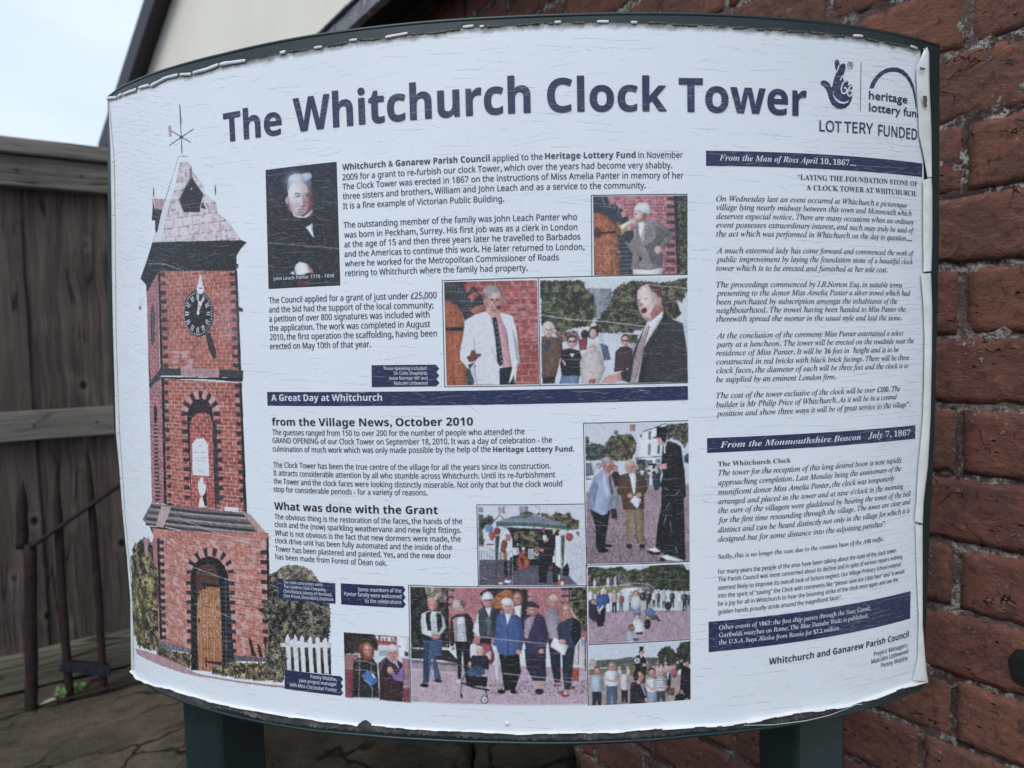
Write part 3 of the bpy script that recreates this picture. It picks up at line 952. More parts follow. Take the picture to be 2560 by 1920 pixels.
g,ffffff,22,441 -2028 10 20
e,e6c6bf,432 -2060 5 4
e,e6c6bf,464 -2062 5 4
e,5a4840,449 -1991 10 13
e,e6c6bf,449 -1994 8 10
p,b8b0aa,494 -2052 528 -2053 525 -2149 514 -2148 511 -2076 505 -2148 494 -2147
p,7a3644,503 -1988 520 -1989 534 -2003 534 -2054 528 -2065 494 -2063 488 -2052 489 -2001
g,0c0e14,50,528 -2030 11 39
g,ffffff,22,503 -2017 11 23
e,e6c6bf,493 -2056 5 5
e,e6c6bf,529 -2057 5 5
e,5a4840,512 -1974 11 15
e,e6c6bf,512 -1978 8 12
p,cfc6bc,528 -2050 560 -2051 557 -2143 547 -2142 544 -2073 539 -2142 528 -2141
p,2b2f3a,537 -1989 553 -1989 565 -2003 566 -2052 560 -2063 528 -2061 523 -2050 524 -2001
g,0c0e14,50,560 -2029 10 37
g,ffffff,22,537 -2017 10 22
e,e6c6bf,528 -2054 5 5
e,e6c6bf,561 -2055 5 5
e,5a4840,545 -1975 10 15
e,e6c6bf,545 -1979 8 12
p,20242c,569 -2060 608 -2062 605 -2146 593 -2145 588 -2081 582 -2145 569 -2144
p,20242c,579 -2003 600 -2004 615 -2017 616 -2062 608 -2072 569 -2070 562 -2059 563 -2015
g,0c0e14,50,609 -2041 13 34
g,ffffff,22,580 -2029 13 21
e,e6c6bf,568 -2063 6 4
e,e6c6bf,609 -2065 6 4
e,5a4840,589 -1991 13 14
e,e6c6bf,589 -1994 10 11
p,22242c,621 -2048 646 -2049 644 -2119 636 -2118 633 -2066 629 -2118 621 -2118
p,dfe3ec,627 -2001 640 -2002 650 -2012 650 -2049 646 -2058 621 -2056 616 -2048 617 -2011
g,0c0e14,50,646 -2032 8 28
g,ffffff,22,628 -2023 8 17
e,e6c6bf,620 -2051 4 4
e,e6c6bf,646 -2052 4 4
e,5a4840,634 -1991 8 11
e,e6c6bf,634 -1994 6 9
p,1c1e26,658 -2050 683 -2051 681 -2121 673 -2120 670 -2068 667 -2120 658 -2120
p,5c3038,664 -2003 678 -2004 687 -2014 688 -2051 683 -2060 658 -2058 654 -2050 655 -2013
g,0c0e14,50,683 -2034 8 28
g,ffffff,22,665 -2025 8 17
e,e6c6bf,657 -2053 4 4
e,e6c6bf,684 -2054 4 4
e,5a4840,671 -1993 8 11
e,e6c6bf,671 -1996 6 9
p,1c1e26,702 -2060 729 -2061 727 -2131 718 -2130 715 -2077 711 -2130 702 -2129
p,c2c8d4,709 -2013 723 -2014 734 -2024 734 -2061 729 -2070 702 -2068 697 -2059 698 -2022
g,0c0e14,50,729 -2044 9 28
g,ffffff,22,709 -2034 9 17
e,e6c6bf,701 -2062 4 4
e,e6c6bf,730 -2064 4 4
e,5a4840,716 -2003 9 11
e,e6c6bf,716 -2006 7 9
p,20232c,767 -2056 799 -2058 797 -2128 787 -2127 783 -2074 778 -2126 767 -2126
p,20232c,775 -2009 792 -2010 804 -2021 805 -2058 799 -2066 767 -2064 761 -2056 762 -2019
g,0c0e14,50,799 -2041 11 28
g,ffffff,22,776 -2031 11 17
e,e6c6bf,766 -2059 5 4
e,e6c6bf,800 -2061 5 4
e,5a4840,783 -1999 11 11
e,e6c6bf,783 -2002 8 9
p,c9cad2,828 -2067 858 -2069 856 -2146 846 -2145 843 -2087 839 -2145 828 -2144
p,e4e6ec,836 -2015 851 -2016 863 -2028 864 -2069 858 -2078 828 -2076 823 -2066 824 -2026
g,0c0e14,50,858 -2050 10 32
g,ffffff,22,836 -2039 10 19
e,e6c6bf,827 -2070 5 4
e,e6c6bf,859 -2072 5 4
e,5a4840,844 -2004 10 12
e,e6c6bf,844 -2007 7 10
p,20232c,867 -2076 902 -2079 900 -2163 889 -2163 885 -2098 880 -2162 868 -2161
p,252a38,876 -2020 894 -2021 908 -2034 908 -2079 902 -2089 867 -2087 861 -2076 862 -2031
g,0c0e14,50,902 -2058 11 35
g,ffffff,22,877 -2046 11 21
e,e6c6bf,867 -2080 5 4
e,e6c6bf,903 -2082 5 4
e,5a4840,885 -2008 11 14
e,e6c6bf,885 -2011 9 11
p,20232c,907 -2080 930 -2081 929 -2151 921 -2151 919 -2097 915 -2150 907 -2150
p,262a34,913 -2033 925 -2034 934 -2044 935 -2081 930 -2090 907 -2088 903 -2079 904 -2042
g,0c0e14,50,931 -2064 8 29
g,ffffff,22,914 -2054 8 17
e,e6c6bf,907 -2082 4 4
e,e6c6bf,931 -2084 4 4
e,5a4840,919 -2023 8 11
e,e6c6bf,919 -2025 6 9
p,3a5a9c,185 -1991 265 -1990 283 -2047 264 -2113 198 -2119 169 -2043
p,15161d,201 -2104 249 -2105 240 -2217 211 -2224
e,3f5f9c,239 -2035 30 46
e,d9d4d4,240 -1975 18 21
e,e2b8b0,240 -1979 14 17
p,26263c,107 -2064 155 -2058 183 -2133 212 -2164 211 -2209 152 -2214 109 -2183
e,2c2a44,146 -2116 32 50
e,3a2438,147 -2050 20 23
e,dba8a0,147 -2055 16 18
p,f0f3fa,187 -2122 224 -2082 231 -2090 208 -2123
p,eceff6,249 -2076 282 -2069 284 -2137 249 -2135
l,15161c,4,109 -2190 151 -2282
l,15161c,4,113 -2131 159 -2267
p,15161d,167 -2215 230 -2164 228 -2254 174 -2256
p,7b96c0,470 -2099 521 -2094 528 -2177 461 -2189
p,dfe3ec,456 -2024 515 -2019 533 -2080 514 -2101 470 -2099
e,dde1ea,485 -2072 38 58
e,3a2820,486 -1996 23 27
e,e2b4aa,486 -2001 18 21
p,6d86b4,558 -2134 603 -2117 655 -2154 632 -2182 587 -2187 558 -2178
e,6f88b6,599 -2158 28 43
e,9a8478,599 -2102 17 20
e,dba9a0,599 -2106 13 16
p,5a5048,610 -2181 654 -2176 684 -2223 602 -2218
e,5c3028,673 -2228 19 6
e,e6e8ee,497 -2259 38 59
e,6a3a3c,498 -2183 23 27
e,e2b6ae,498 -2189 18 21
e,20222a,579 -2251 28 43
e,2a2226,580 -2195 17 20
e,e0b2a8,580 -2199 13 16
e,d8dade,452 -2361 43 66
e,3a2420,453 -2275 26 31
e,b07c70,453 -2281 21 24
p,e9ebf0,468 -2249 542 -2238 556 -2306 482 -2317
p,2a2e38,482 -2317 541 -2313 541 -2335 482 -2332
p,dfe2ea,404 -2314 467 -2309 481 -2385 407 -2385
l,5c6470,6,406 -2321 467 -2320
l,5c6470,6,406 -2340 467 -2338
l,5c6470,6,406 -2359 467 -2357
l,5c6470,6,406 -2375 466 -2374
e,596684,485 -2374 25 14
e,262a38,749 -2114 26 38
l,1a1c22,6,729 -2158 767 -2168
@printed photo of onlookers in a crowd with a man in a top hat standing above them|102 -2404 932 -2409 931 -2900 96 -2902
p,dde6f2,91 -2362 940 -2405 936 -2962 82 -2913
p,59605c,169 -2530 346 -2526 413 -2514 658 -2530 658 -2614 168 -2590
n,7d8684,40,7,169 -2530 346 -2526 413 -2514 658 -2530 658 -2614 168 -2590
p,74804e,102 -2603 479 -2588 733 -2611 732 -2687 101 -2656
p,b3a29e,101 -2649 930 -2686 928 -2954 97 -2906
p,c9b4b8,107 -2521 133 -2514 169 -2545 168 -2590 106 -2596
f,232822,525c46,8,659 -2493 697 -2457 750 -2438 795 -2479 817 -2510 816 -2609 658 -2614
f,232822,525c46,8,810 -2472 856 -2422 930 -2412 931 -2602 816 -2579
l,2b2a2c,7,850 -2407 843 -2573
e,d0d4dc,348 -2639 20 31
e,b9b0b0,349 -2597 12 15
e,dcb0a8,349 -2600 10 11
e,dfe2ea,415 -2638 20 31
e,9a8c8c,415 -2597 12 15
e,dcb0a8,415 -2600 10 11
e,a34a5a,627 -2675 33 51
e,8c5c5c,628 -2608 20 24
e,d8a49c,628 -2613 16 19
e,d8dade,653 -2652 23 36
e,6a5050,654 -2606 14 16
e,e0b0a8,654 -2609 11 13
e,d8dade,687 -2647 23 36
e,8c7c78,688 -2600 14 16
e,e0b0a8,688 -2604 11 13
e,8090b0,770 -2669 26 40
e,c9a890,771 -2617 16 18
e,e0b0a8,771 -2621 12 14
e,b8586c,797 -2667 26 40
e,b89478,797 -2615 16 18
e,e0b0a8,797 -2619 12 14
e,3c3c48,824 -2621 21 32
e,5a4848,824 -2579 13 15
e,e0b0a8,824 -2582 10 12
e,22242c,854 -2611 21 32
e,5a4848,855 -2570 13 15
e,d0a098,854 -2573 10 12
e,808898,575 -2594 15 24
e,8c7c78,576 -2563 9 11
e,e0b0a8,576 -2566 7 9
p,c9c4bc,715 -2570 734 -2572 733 -2609 726 -2608 724 -2580 721 -2608 715 -2607
p,5c4438,719 -2546 730 -2546 737 -2552 738 -2572 734 -2576 714 -2575 711 -2570 712 -2550
g,0c0e14,50,734 -2562 6 15
g,ffffff,22,720 -2557 6 9
e,e6c6bf,714 -2572 3 2
e,e6c6bf,734 -2573 3 2
e,5a4840,725 -2540 6 6
e,e6c6bf,724 -2542 5 5
p,121319,480 -2509 509 -2499 546 -2516 568 -2555 568 -2631 551 -2744 477 -2702 475 -2551
p,111218,510 -2430 546 -2430 543 -2471 556 -2475 551 -2481 502 -2479 502 -2469 513 -2468
e,3a2420,526 -2478 18 15
e,dba89e,530 -2487 13 17
e,f0f0f4,494 -2548 22 20
e,26262c,493 -2548 9 9
p,eef1f8,518 -2507 536 -2508 525 -2534
e,e0b2aa,549 -2588 15 12
p,22283a,127 -2769 204 -2772 202 -2910 171 -2909 164 -2852 156 -2908 125 -2907
p,b4c2d8,148 -2651 187 -2652 215 -2669 215 -2772 194 -2790 137 -2788 116 -2769 119 -2665
g,0c0e14,45,201 -2717 24 68
g,ffffff,25,150 -2696 24 41
e,6a3c34,168 -2615 29 35
e,dc9c92,168 -2623 23 31
g,b5857c,75,187 -2626 14 27
g,b5857c,45,148 -2623 9 23
g,b5857c,55,167 -2652 18 10
g,ffffff,35,164 -2609 12 10
e,b5857c,160 -2618 6 4
e,b5857c,176 -2619 7 4
e,5a4444,160 -2619 4 2
e,5a4444,176 -2619 4 2
p,b5857c,166 -2621 170 -2621 172 -2631 165 -2632
e,a0605c,168 -2638 9 3
e,f4ecec,168 -2637 5 1
p,52617e,241 -2727 330 -2731 328 -2907 292 -2906 285 -2806 274 -2905 239 -2904
p,e4e8f0,265 -2617 309 -2619 342 -2636 343 -2731 319 -2748 252 -2745 228 -2726 232 -2631
g,0c0e14,45,326 -2679 28 64
g,ffffff,25,267 -2658 28 39
e,9a9294,288 -2581 29 35
e,dca098,288 -2590 23 31
g,b5857c,75,306 -2593 14 27
g,b5857c,45,268 -2590 9 23
g,b5857c,55,287 -2619 18 10
g,ffffff,35,284 -2575 13 10
e,b5857c,279 -2585 7 4
e,b5857c,296 -2586 7 4
e,5a4444,279 -2585 4 2
e,5a4444,296 -2586 4 2
p,b5857c,286 -2587 290 -2587 292 -2598 285 -2599
e,a0605c,287 -2605 9 3
e,f4ecec,287 -2604 5 1
l,d89c92,14,244 -2691 285 -2708 344 -2703
p,24242c,361 -2766 414 -2768 413 -2892 391 -2891 386 -2842 380 -2891 359 -2890
p,ddd6da,376 -2651 402 -2652 422 -2664 422 -2769 407 -2785 367 -2783 353 -2765 355 -2661
g,0c0e14,45,412 -2718 17 63
g,ffffff,25,376 -2699 17 37
e,2a1c1c,389 -2625 20 25
e,7a4c40,389 -2631 16 22
g,b5857c,75,402 -2634 10 19
g,b5857c,45,375 -2631 6 17
g,b5857c,55,389 -2652 12 7
g,ffffff,35,387 -2621 9 7
e,b5857c,383 -2628 5 3
e,b5857c,395 -2628 5 3
e,5a4444,383 -2628 3 2
e,5a4444,395 -2629 3 2
p,b5857c,388 -2629 391 -2630 392 -2637 387 -2637
e,a0605c,389 -2642 6 2
e,f4ecec,389 -2641 4 1
p,2c2c34,704 -2757 759 -2761 758 -2811 737 -2809 731 -2828 726 -2808 704 -2807
p,1c1e27,719 -2657 746 -2658 766 -2672 767 -2762 752 -2777 711 -2774 696 -2757 698 -2667
g,0c0e14,45,757 -2715 17 57
g,ffffff,25,720 -2697 17 34
e,e4dcd0,733 -2629 22 27
e,e4bab2,733 -2636 18 24
g,b5857c,75,747 -2639 11 21
g,b5857c,45,717 -2635 7 18
g,b5857c,55,733 -2658 14 8
g,ffffff,35,730 -2625 10 8
e,b5857c,726 -2632 5 3
e,b5857c,739 -2633 5 3
e,5a4444,726 -2632 3 2
e,5a4444,739 -2633 3 2
p,b5857c,732 -2634 735 -2634 736 -2642 730 -2642
e,a0605c,733 -2647 7 2
e,f4ecec,733 -2647 4 1
p,eceff6,731 -2664 751 -2662 743 -2726
p,1c1f28,440 -2730 477 -2713 522 -2727 566 -2798 572 -2875 550 -2904 430 -2899 432 -2776
n,4c5468,25,4,440 -2730 522 -2727 572 -2875 430 -2899
p,eceff4,477 -2716 522 -2718 507 -2742
l,dfe3ec,6,522 -2742 558 -2836
e,2c1a1c,507 -2671 39 48
e,dca49a,507 -2683 31 42
g,b5857c,75,533 -2688 19 36
g,b5857c,45,480 -2682 12 32
g,b5857c,55,507 -2723 24 14
g,ffffff,35,502 -2663 17 14
e,b5857c,496 -2676 9 5
e,b5857c,519 -2677 9 5
e,5a4444,496 -2676 5 3
e,5a4444,519 -2678 5 3
p,b5857c,505 -2679 511 -2680 513 -2694 503 -2695
e,a0605c,507 -2703 12 4
e,f4ecec,507 -2702 7 2
e,2c1a1c,481 -2672 25 42
e,d8a298,565 -2874 14 18
p,9aa8c4,573 -2796 645 -2800 644 -2900 615 -2899 608 -2873 601 -2898 572 -2896
p,dfe4ee,592 -2696 628 -2698 655 -2718 656 -2801 636 -2817 582 -2814 563 -2795 565 -2712
g,0c0e14,45,642 -2750 23 63
g,ffffff,25,594 -2729 23 38
e,3a2224,611 -2653 34 42
e,dca49c,611 -2663 27 36
g,b5857c,75,633 -2667 17 32
g,b5857c,45,587 -2663 10 28
g,b5857c,55,610 -2698 21 12
g,ffffff,35,606 -2646 15 12
e,b5857c,601 -2657 8 5
e,b5857c,621 -2658 8 5
e,5a4444,601 -2658 4 3
e,5a4444,621 -2659 5 3
p,b5857c,609 -2660 614 -2660 615 -2673 607 -2673
e,a0605c,610 -2681 11 4
e,f4ecec,610 -2680 6 1
l,d8a096,15,574 -2753 611 -2793 648 -2780
p,4a4450,648 -2789 721 -2794 720 -2901 691 -2899 684 -2867 676 -2898 647 -2896
p,d9dbe2,667 -2687 704 -2689 731 -2708 732 -2795 712 -2811 657 -2807 638 -2788 640 -2703
g,0c0e14,45,718 -2743 23 63
g,ffffff,25,669 -2723 23 38
e,d8d0d0,686 -2647 33 40
e,e2b4ac,686 -2656 26 35
g,b5857c,75,707 -2660 16 30
g,b5857c,45,663 -2656 10 26
g,b5857c,55,685 -2689 20 11
g,ffffff,35,682 -2640 14 11
e,b5857c,676 -2651 7 4
e,b5857c,695 -2652 7 4
e,5a4444,676 -2651 4 3
e,5a4444,695 -2652 4 3
p,b5857c,684 -2653 689 -2654 690 -2666 682 -2666
e,a0605c,686 -2673 10 3
e,f4ecec,686 -2672 6 1
l,4c5468,5,646 -2704 725 -2705
l,4c5468,5,646 -2722 724 -2723
l,4c5468,5,646 -2741 724 -2741
l,4c5468,5,646 -2759 724 -2759
l,4c5468,5,646 -2777 724 -2778
l,d8a096,12,656 -2788 716 -2781 735 -2778
p,111218,854 -2619 892 -2607 929 -2640 929 -2900 883 -2881 868 -2819 837 -2832 846 -2710
e,1a1418,904 -2596 19 24
e,c08c84,904 -2602 15 21
g,b5857c,75,916 -2605 9 18
g,b5857c,45,890 -2602 6 16
g,b5857c,55,904 -2622 12 7
g,ffffff,35,901 -2592 8 7
e,b5857c,898 -2598 4 3
e,b5857c,909 -2599 4 3
e,5a4444,898 -2599 3 2
e,5a4444,909 -2600 3 2
p,b5857c,903 -2600 906 -2600 907 -2608 902 -2608
e,a0605c,904 -2612 6 2
e,f4ecec,904 -2612 3 1
p,111218,799 -2859 837 -2832 875 -2858 890 -2889 795 -2901
e,121318,852 -2882 29 44
e,1a1418,853 -2825 18 20
e,c08c84,853 -2829 14 16
f,3c2c28,8c6c5c,5,731 -2793 796 -2790 795 -2851 731 -2854
@printed photo of a small band playing under a green canopy with balloons and bunting|-750 -1265 92 -1272 92 -1916 -758 -1912
p,e3eaf5,-753 -1256 107 -1268 96 -1922 -771 -1914
p,8d94a8,-748 -1278 -709 -1278 -710 -1319 -749 -1319
p,b3a6b8,-590 -1273 -535 -1274 -536 -1331 -591 -1331
p,a89cb4,-421 -1272 -354 -1272 -355 -1328 -422 -1330
l,e6eaf4,3,-562 -1273 -563 -1331
l,e6eaf4,3,-388 -1273 -389 -1328
f,30362e,66705e,10,-750 -1332 -712 -1334 -696 -1365 -669 -1337 -639 -1348 -623 -1374 -641 -1417 -693 -1422 -716 -1465 -717 -1527 -698 -1531 -710 -1592 -754 -1592
f,343a2c,85805f,9,-420 -1328 -359 -1307 -325 -1325 -262 -1334 -219 -1326 -181 -1353 -137 -1323 -95 -1333 -70 -1342 -26 -1321 -6 -1374 49 -1397 39 -1466 -46 -1473 -156 -1401 -266 -1343 -411 -1345
l,3c3c44,8,-645 -1413 -579 -1339 -545 -1374
l,8a8a92,3,-265 -1273 -266 -1343
l,5c5c66,4,-303 -1273 -280 -1274
p,d9dbe8,-754 -1606 -693 -1601 -565 -1641 -566 -1702 -757 -1702
l,4a4a58,4,-750 -1628 -752 -1693
l,4a4a58,4,-729 -1627 -730 -1693
l,4a4a58,4,-707 -1627 -709 -1693
l,4a4a58,4,-685 -1627 -687 -1693
l,4a4a58,4,-664 -1627 -665 -1693
l,4a4a58,4,-642 -1627 -644 -1693
l,4a4a58,4,-620 -1627 -622 -1693
l,4a4a58,4,-599 -1627 -600 -1693
l,4a4a58,4,-577 -1627 -579 -1693
p,585468,-752 -1702 -566 -1698 -98 -1729 -40 -1836 28 -1912 -758 -1910
n,7d788c,50,7,-752 -1702 -566 -1698 -98 -1729 -40 -1836 28 -1912 -758 -1910
n,b0a8bc,50,4,-74 -1568 93 -1581 90 -1887 32 -1912 -40 -1831
p,edf1f8,-141 -1510 -98 -1511 -99 -1777 -146 -1750
n,a79fb4,30,4,-73 -1533 94 -1515 92 -1913 32 -1912 -36 -1836
p,1c1d22,-568 -1435 -106 -1463 -115 -1515 -141 -1510 -150 -1750 -429 -1747 -500 -1484 -525 -1449
f,2c2c22,8c886c,9,-475 -1479 -414 -1467 -265 -1478 -243 -1495 -166 -1497 -162 -1510 -244 -1508 -288 -1599 -417 -1598 -424 -1502
l,e8ecf4,6,-355 -1616 -355 -1690
l,e8ecf4,6,-344 -1616 -344 -1690
l,e8ecf4,6,-333 -1616 -332 -1690
l,e8ecf4,6,-322 -1616 -321 -1691
p,eef1f8,-165 -1627 -148 -1628 -150 -1728 -167 -1728
p,8c94a8,-610 -1396 -497 -1357 -411 -1341 -304 -1331 -220 -1370 -113 -1402 -50 -1429 -54 -1438 -284 -1408 -606 -1394
p,4c6c6a,-610 -1394 -284 -1408 -52 -1436 -55 -1466 -132 -1458 -285 -1438 -435 -1430 -607 -1435
p,5c7a78,-498 -1362 -411 -1343 -304 -1334 -369 -1367 -434 -1375
p,3c5452,-617 -1509 -578 -1501 -594 -1614 -607 -1768 -617 -1768 -623 -1658
p,3c5a56,-98 -1511 -66 -1512 -81 -1751 -96 -1755
l,16171c,6,-616 -1746 -619 -1904
l,16171c,4,-662 -1887 -622 -1869
l,16171c,4,-616 -1869 -570 -1882
l,c4c8d2,3,-96 -1751 -101 -1856
e,6c96cc,-663 -1448 33 31
e,8c3454,-601 -1470 28 31
e,c8584c,-642 -1500 28 29
p,c8584c,-661 -1527 -626 -1527 -631 -1549 -657 -1548
e,e6dfe6,-77 -1490 39 23
e,b43c50,-32 -1525 29 33
l,e0a0a8,3,-43 -1508 -35 -1534
p,b4484c,-690 -1573 -627 -1570 -627 -1584 -691 -1587
p,5c86bc,-321 -1438 -298 -1440 -315 -1468
p,c04044,-247 -1439 -212 -1444 -237 -1487
p,d8cc94,-168 -1451 -125 -1458 -158 -1508
p,b83c44,11 -1483 43 -1483 49 -1534
p,7c4230,-562 -1544 -540 -1536 -520 -1562 -529 -1614 -527 -1693 -557 -1698 -562 -1641 -577 -1627 -576 -1579
e,c47c6c,-514 -1527 21 25
e,9a928c,-518 -1505 21 13
p,a86c34,-560 -1649 -528 -1645 -527 -1700 -557 -1700
p,1a1a22,-555 -1698 -525 -1700 -528 -1834 -552 -1834 -555 -1768
p,1a1a22,-505 -1680 -475 -1680 -483 -1830 -509 -1830
e,7c4438,-546 -1839 15 10
e,7c4438,-500 -1834 13 10
p,15161d,-484 -1501 -424 -1502 -424 -1703 -447 -1790 -482 -1790 -486 -1615
e,8c6458,-452 -1519 21 27
p,e6eaf2,-447 -1571 -438 -1571 -438 -1584 -447 -1584
l,3c2820,8,-423 -1484 -419 -1659
p,dfe4ef,-538 -1608 -434 -1602 -427 -1661 -528 -1667
l,2a2c36,3,-484 -1604 -481 -1663
l,2a2c36,3,-526 -1663 -489 -1628
l,2a2c36,3,-461 -1628 -431 -1659
l,aeb2be,3,-484 -1663 -491 -1904
e,b0523c,-401 -1725 52 54
e,b0523c,-406 -1681 31 31
p,2a1c1c,-423 -1685 -406 -1681 -394 -1720 -404 -1777 -410 -1747
e,c9705a,-377 -1734 17 31
p,c04a4c,-411 -1602 -387 -1602 -375 -1642 -397 -1659 -410 -1642
p,e6dfe4,-411 -1600 -385 -1602 -392 -1629 -405 -1628
l,1a1c22,4,-395 -1777 -392 -1804
p,14161f,-253 -1547 -202 -1544 -159 -1575 -153 -1663 -188 -1727 -216 -1837 -217 -1889 -277 -1888 -283 -1739 -273 -1661 -267 -1586
n,3c4660,20,4,-253 -1547 -159 -1575 -188 -1727 -217 -1889 -277 -1888 -273 -1661
e,d8a0a0,-218 -1533 23 29
e,f0eaf0,-227 -1526 15 21
p,15141a,-231 -1495 -201 -1496 -193 -1527 -210 -1531 -214 -1509
p,d09890,-272 -1613 -237 -1617 -238 -1639 -272 -1630
e,9a6a58,-293 -1617 26 17
e,e0d8cc,-294 -1652 17 22
e,1a1a22,-292 -1645 9 9
p,111218,-344 -1695 -278 -1696 -278 -1737 -339 -1739
l,e6e8ee,3,-342 -1694 -280 -1693
p,13141a,-196 -1714 -162 -1732 -103 -1777 -105 -1882 -170 -1890 -173 -1807 -198 -1784
p,13141a,-95 -1786 -55 -1728 -35 -1774 -44 -1840 -96 -1830
n,5c6478,25,6,-196 -1714 -103 -1777 -105 -1882 -170 -1890
e,a8603c,-183 -1769 15 13
p,d86c4c,-135 -1873 -79 -1879 -76 -1909 -132 -1910
p,eceff5,-105 -1882 -84 -1883 -84 -1909 -106 -1909
p,eef1f6,-126 -1829 -113 -1827 -114 -1869 -124 -1869
p,eef1f6,-599 -1882 -566 -1889 -571 -1900 -601 -1896
p,eef1f6,-548 -1865 -497 -1869 -510 -1891 -557 -1885
p,8c3c4c,-639 -1852 -595 -1838 -596 -1874 -631 -1874
@printed photo of nine people in a row with a toddler in a pushchair before an arched door|-1322 -1931 94 -1930 89 -2898 -1341 -2901
b,b8707a,dcabb6,18,49,-1327 -1926 112 -1922 105 -2383 -1343 -2397
p,c2aabb,-1348 -2536 102 -2588 97 -2904 -1361 -2929
n,e2d0dd,55,8,-1350 -2606 101 -2656 97 -2904 -1361 -2929
n,4a4452,50,12,-748 -2687 100 -2691 98 -2814 -751 -2811
p,332a2a,-1338 -2445 -1019 -2446 -953 -2519 -954 -2554 -1097 -2531 -1334 -2528
p,b3a0ac,-1334 -2542 -948 -2578 -915 -2601 -915 -2629 -1336 -2605
p,86788a,-1334 -2539 -947 -2554 -948 -2578 -1335 -2563
l,e0d4de,6,-1330 -2619 -950 -2640
f,14171a,454a44,10,-1322 -1933 -1202 -1929 -1178 -2017 -1021 -2054 -1026 -2425 -1331 -2445
f,6a5c50,c9bcae,10,-1202 -1929 -1017 -1928 -1021 -2040 -1171 -2031
f,15181a,7c8258,11,-33 -1932 94 -1932 93 -2287 47 -2286 -29 -2108
p,15161b,-1023 -1931 -1007 -1931 -1012 -2425 -1027 -2425
p,2b2c34,-49 -1932 -36 -1932 -35 -2067 -49 -2067
p,3d444f,-1004 -1944 -960 -1944 -961 -1964 -1005 -1965
p,3d444f,-102 -1934 -50 -1935 -50 -1955 -103 -1954
p,3d444f,-1006 -1999 -962 -1998 -962 -2019 -1007 -2020
p,3d444f,-103 -1988 -50 -1989 -51 -2009 -104 -2008
p,3d444f,-1008 -2057 -964 -2056 -964 -2077 -1008 -2078
p,3d444f,-104 -2045 -52 -2046 -52 -2066 -105 -2065
p,262a30,-756 -1975 -688 -1933 -541 -1928 -383 -1940 -331 -1995 -333 -2069 -413 -2123 -732 -2104
p,b8743c,-642 -2096 -644 -2028 -609 -1974 -542 -1940 -496 -1953 -470 -2008 -486 -2102
l,5c3420,3,-599 -2096 -593 -2021 -556 -1987 -517 -2001
e,2a1c1a,-552 -1970 4 4
e,2a1c1a,-529 -1970 4 4
e,2a1c1a,-593 -1994 4 4
e,2a1c1a,-550 -2011 4 4
e,2a1c1a,-527 -2011 4 4
e,2a1c1a,-612 -2038 4 4
e,2a1c1a,-608 -2065 4 4
p,c98d98,-753 -1988 -726 -2002 -734 -2029 -760 -2019
p,c98d98,-377 -1967 -337 -1954 -331 -1995 -371 -1995
p,c98d98,-371 -2008 -331 -1995 -332 -2035 -372 -2039
p,d7d2d8,-21 -2380 87 -2328 88 -2608 -18 -2557
l,1a1c22,8,27 -2381 20 -2558
l,1a1c22,8,80 -2341 76 -2614
p,7ca0c8,46 -2347 84 -2376 45 -2409
p,a8503c,-38 -2591 28 -2593 20 -2699 -27 -2694
e,b88878,-5 -2592 39 10
p,46618c,-1224 -2377 -1065 -2364 -1076 -2496 -1131 -2498 -1088 -2691 -1144 -2693 -1158 -2499 -1190 -2723 -1242 -2733 -1229 -2530
p,2c4468,-1224 -2391 -1176 -2389 -1200 -2724 -1242 -2733
n,22304c,30,6,-1224 -2377 -1065 -2364 -1088 -2691 -1242 -2733
e,14151b,-1229 -2750 38 17
e,14151b,-1113 -2706 35 15
p,e2e6ee,-1230 -2150 -1181 -2127 -1078 -2131 -1046 -2192 -1034 -2260 -1077 -2316 -1119 -2345 -1167 -2340 -1236 -2315 -1243 -2219
p,1d242e,-1199 -2142 -1147 -2126 -1162 -2168 -1155 -2292 -1186 -2293 -1201 -2217
p,1d242e,-1113 -2139 -1072 -2144 -1061 -2247 -1097 -2310 -1107 -2290
p,1d2738,-1240 -2329 -1164 -2347 -1039 -2315 -1051 -2364 -1234 -2371
l,46506a,3,-1151 -2167 -1103 -2165
l,46506a,3,-1152 -2181 -1104 -2178
l,46506a,3,-1152 -2195 -1104 -2192
l,46506a,3,-1153 -2209 -1104 -2206
l,46506a,3,-1153 -2223 -1105 -2220
l,46506a,3,-1154 -2236 -1105 -2233
l,46506a,3,-1154 -2250 -1106 -2247
l,46506a,3,-1154 -2264 -1106 -2261
l,46506a,3,-1155 -2278 -1107 -2275
l,46506a,3,-1155 -2292 -1107 -2289
l,46506a,3,-1156 -2305 -1107 -2302
l,46506a,3,-1156 -2319 -1108 -2316
e,d08c88,-1122 -2339 41 22
e,c89c88,-1143 -2066 39 52
e,e2a49e,-1144 -2078 31 46
g,c07c76,75,-1118 -2081 19 40
g,c07c76,45,-1171 -2080 12 35
g,c07c76,55,-1145 -2122 24 15
g,ffffff,35,-1148 -2057 17 15
e,c07c76,-1155 -2072 9 6
e,c07c76,-1132 -2071 9 6
e,5a4444,-1155 -2072 5 3
e,5a4444,-1132 -2072 5 3
p,c07c76,-1146 -2075 -1140 -2074 -1139 -2090 -1148 -2091
e,a0605c,-1144 -2100 12 4
e,f4ecec,-1144 -2099 7 2
e,d8b09c,-1147 -2037 38 23
p,15171e,-966 -2368 -840 -2365 -844 -2503 -890 -2676 -900 -2573 -907 -2449 -924 -2684 -951 -2685 -953 -2519
e,e6e2e2,-945 -2706 23 22
p,2d2528,-991 -2177 -942 -2148 -854 -2139 -815 -2193 -806 -2337 -835 -2399 -874 -2373 -963 -2375 -981 -2417 -1005 -2411 -1008 -2287
p,e3e7f0,-943 -2175 -882 -2167 -872 -2283 -871 -2369 -949 -2371
l,4a5478,3,-943 -2230 -873 -2227
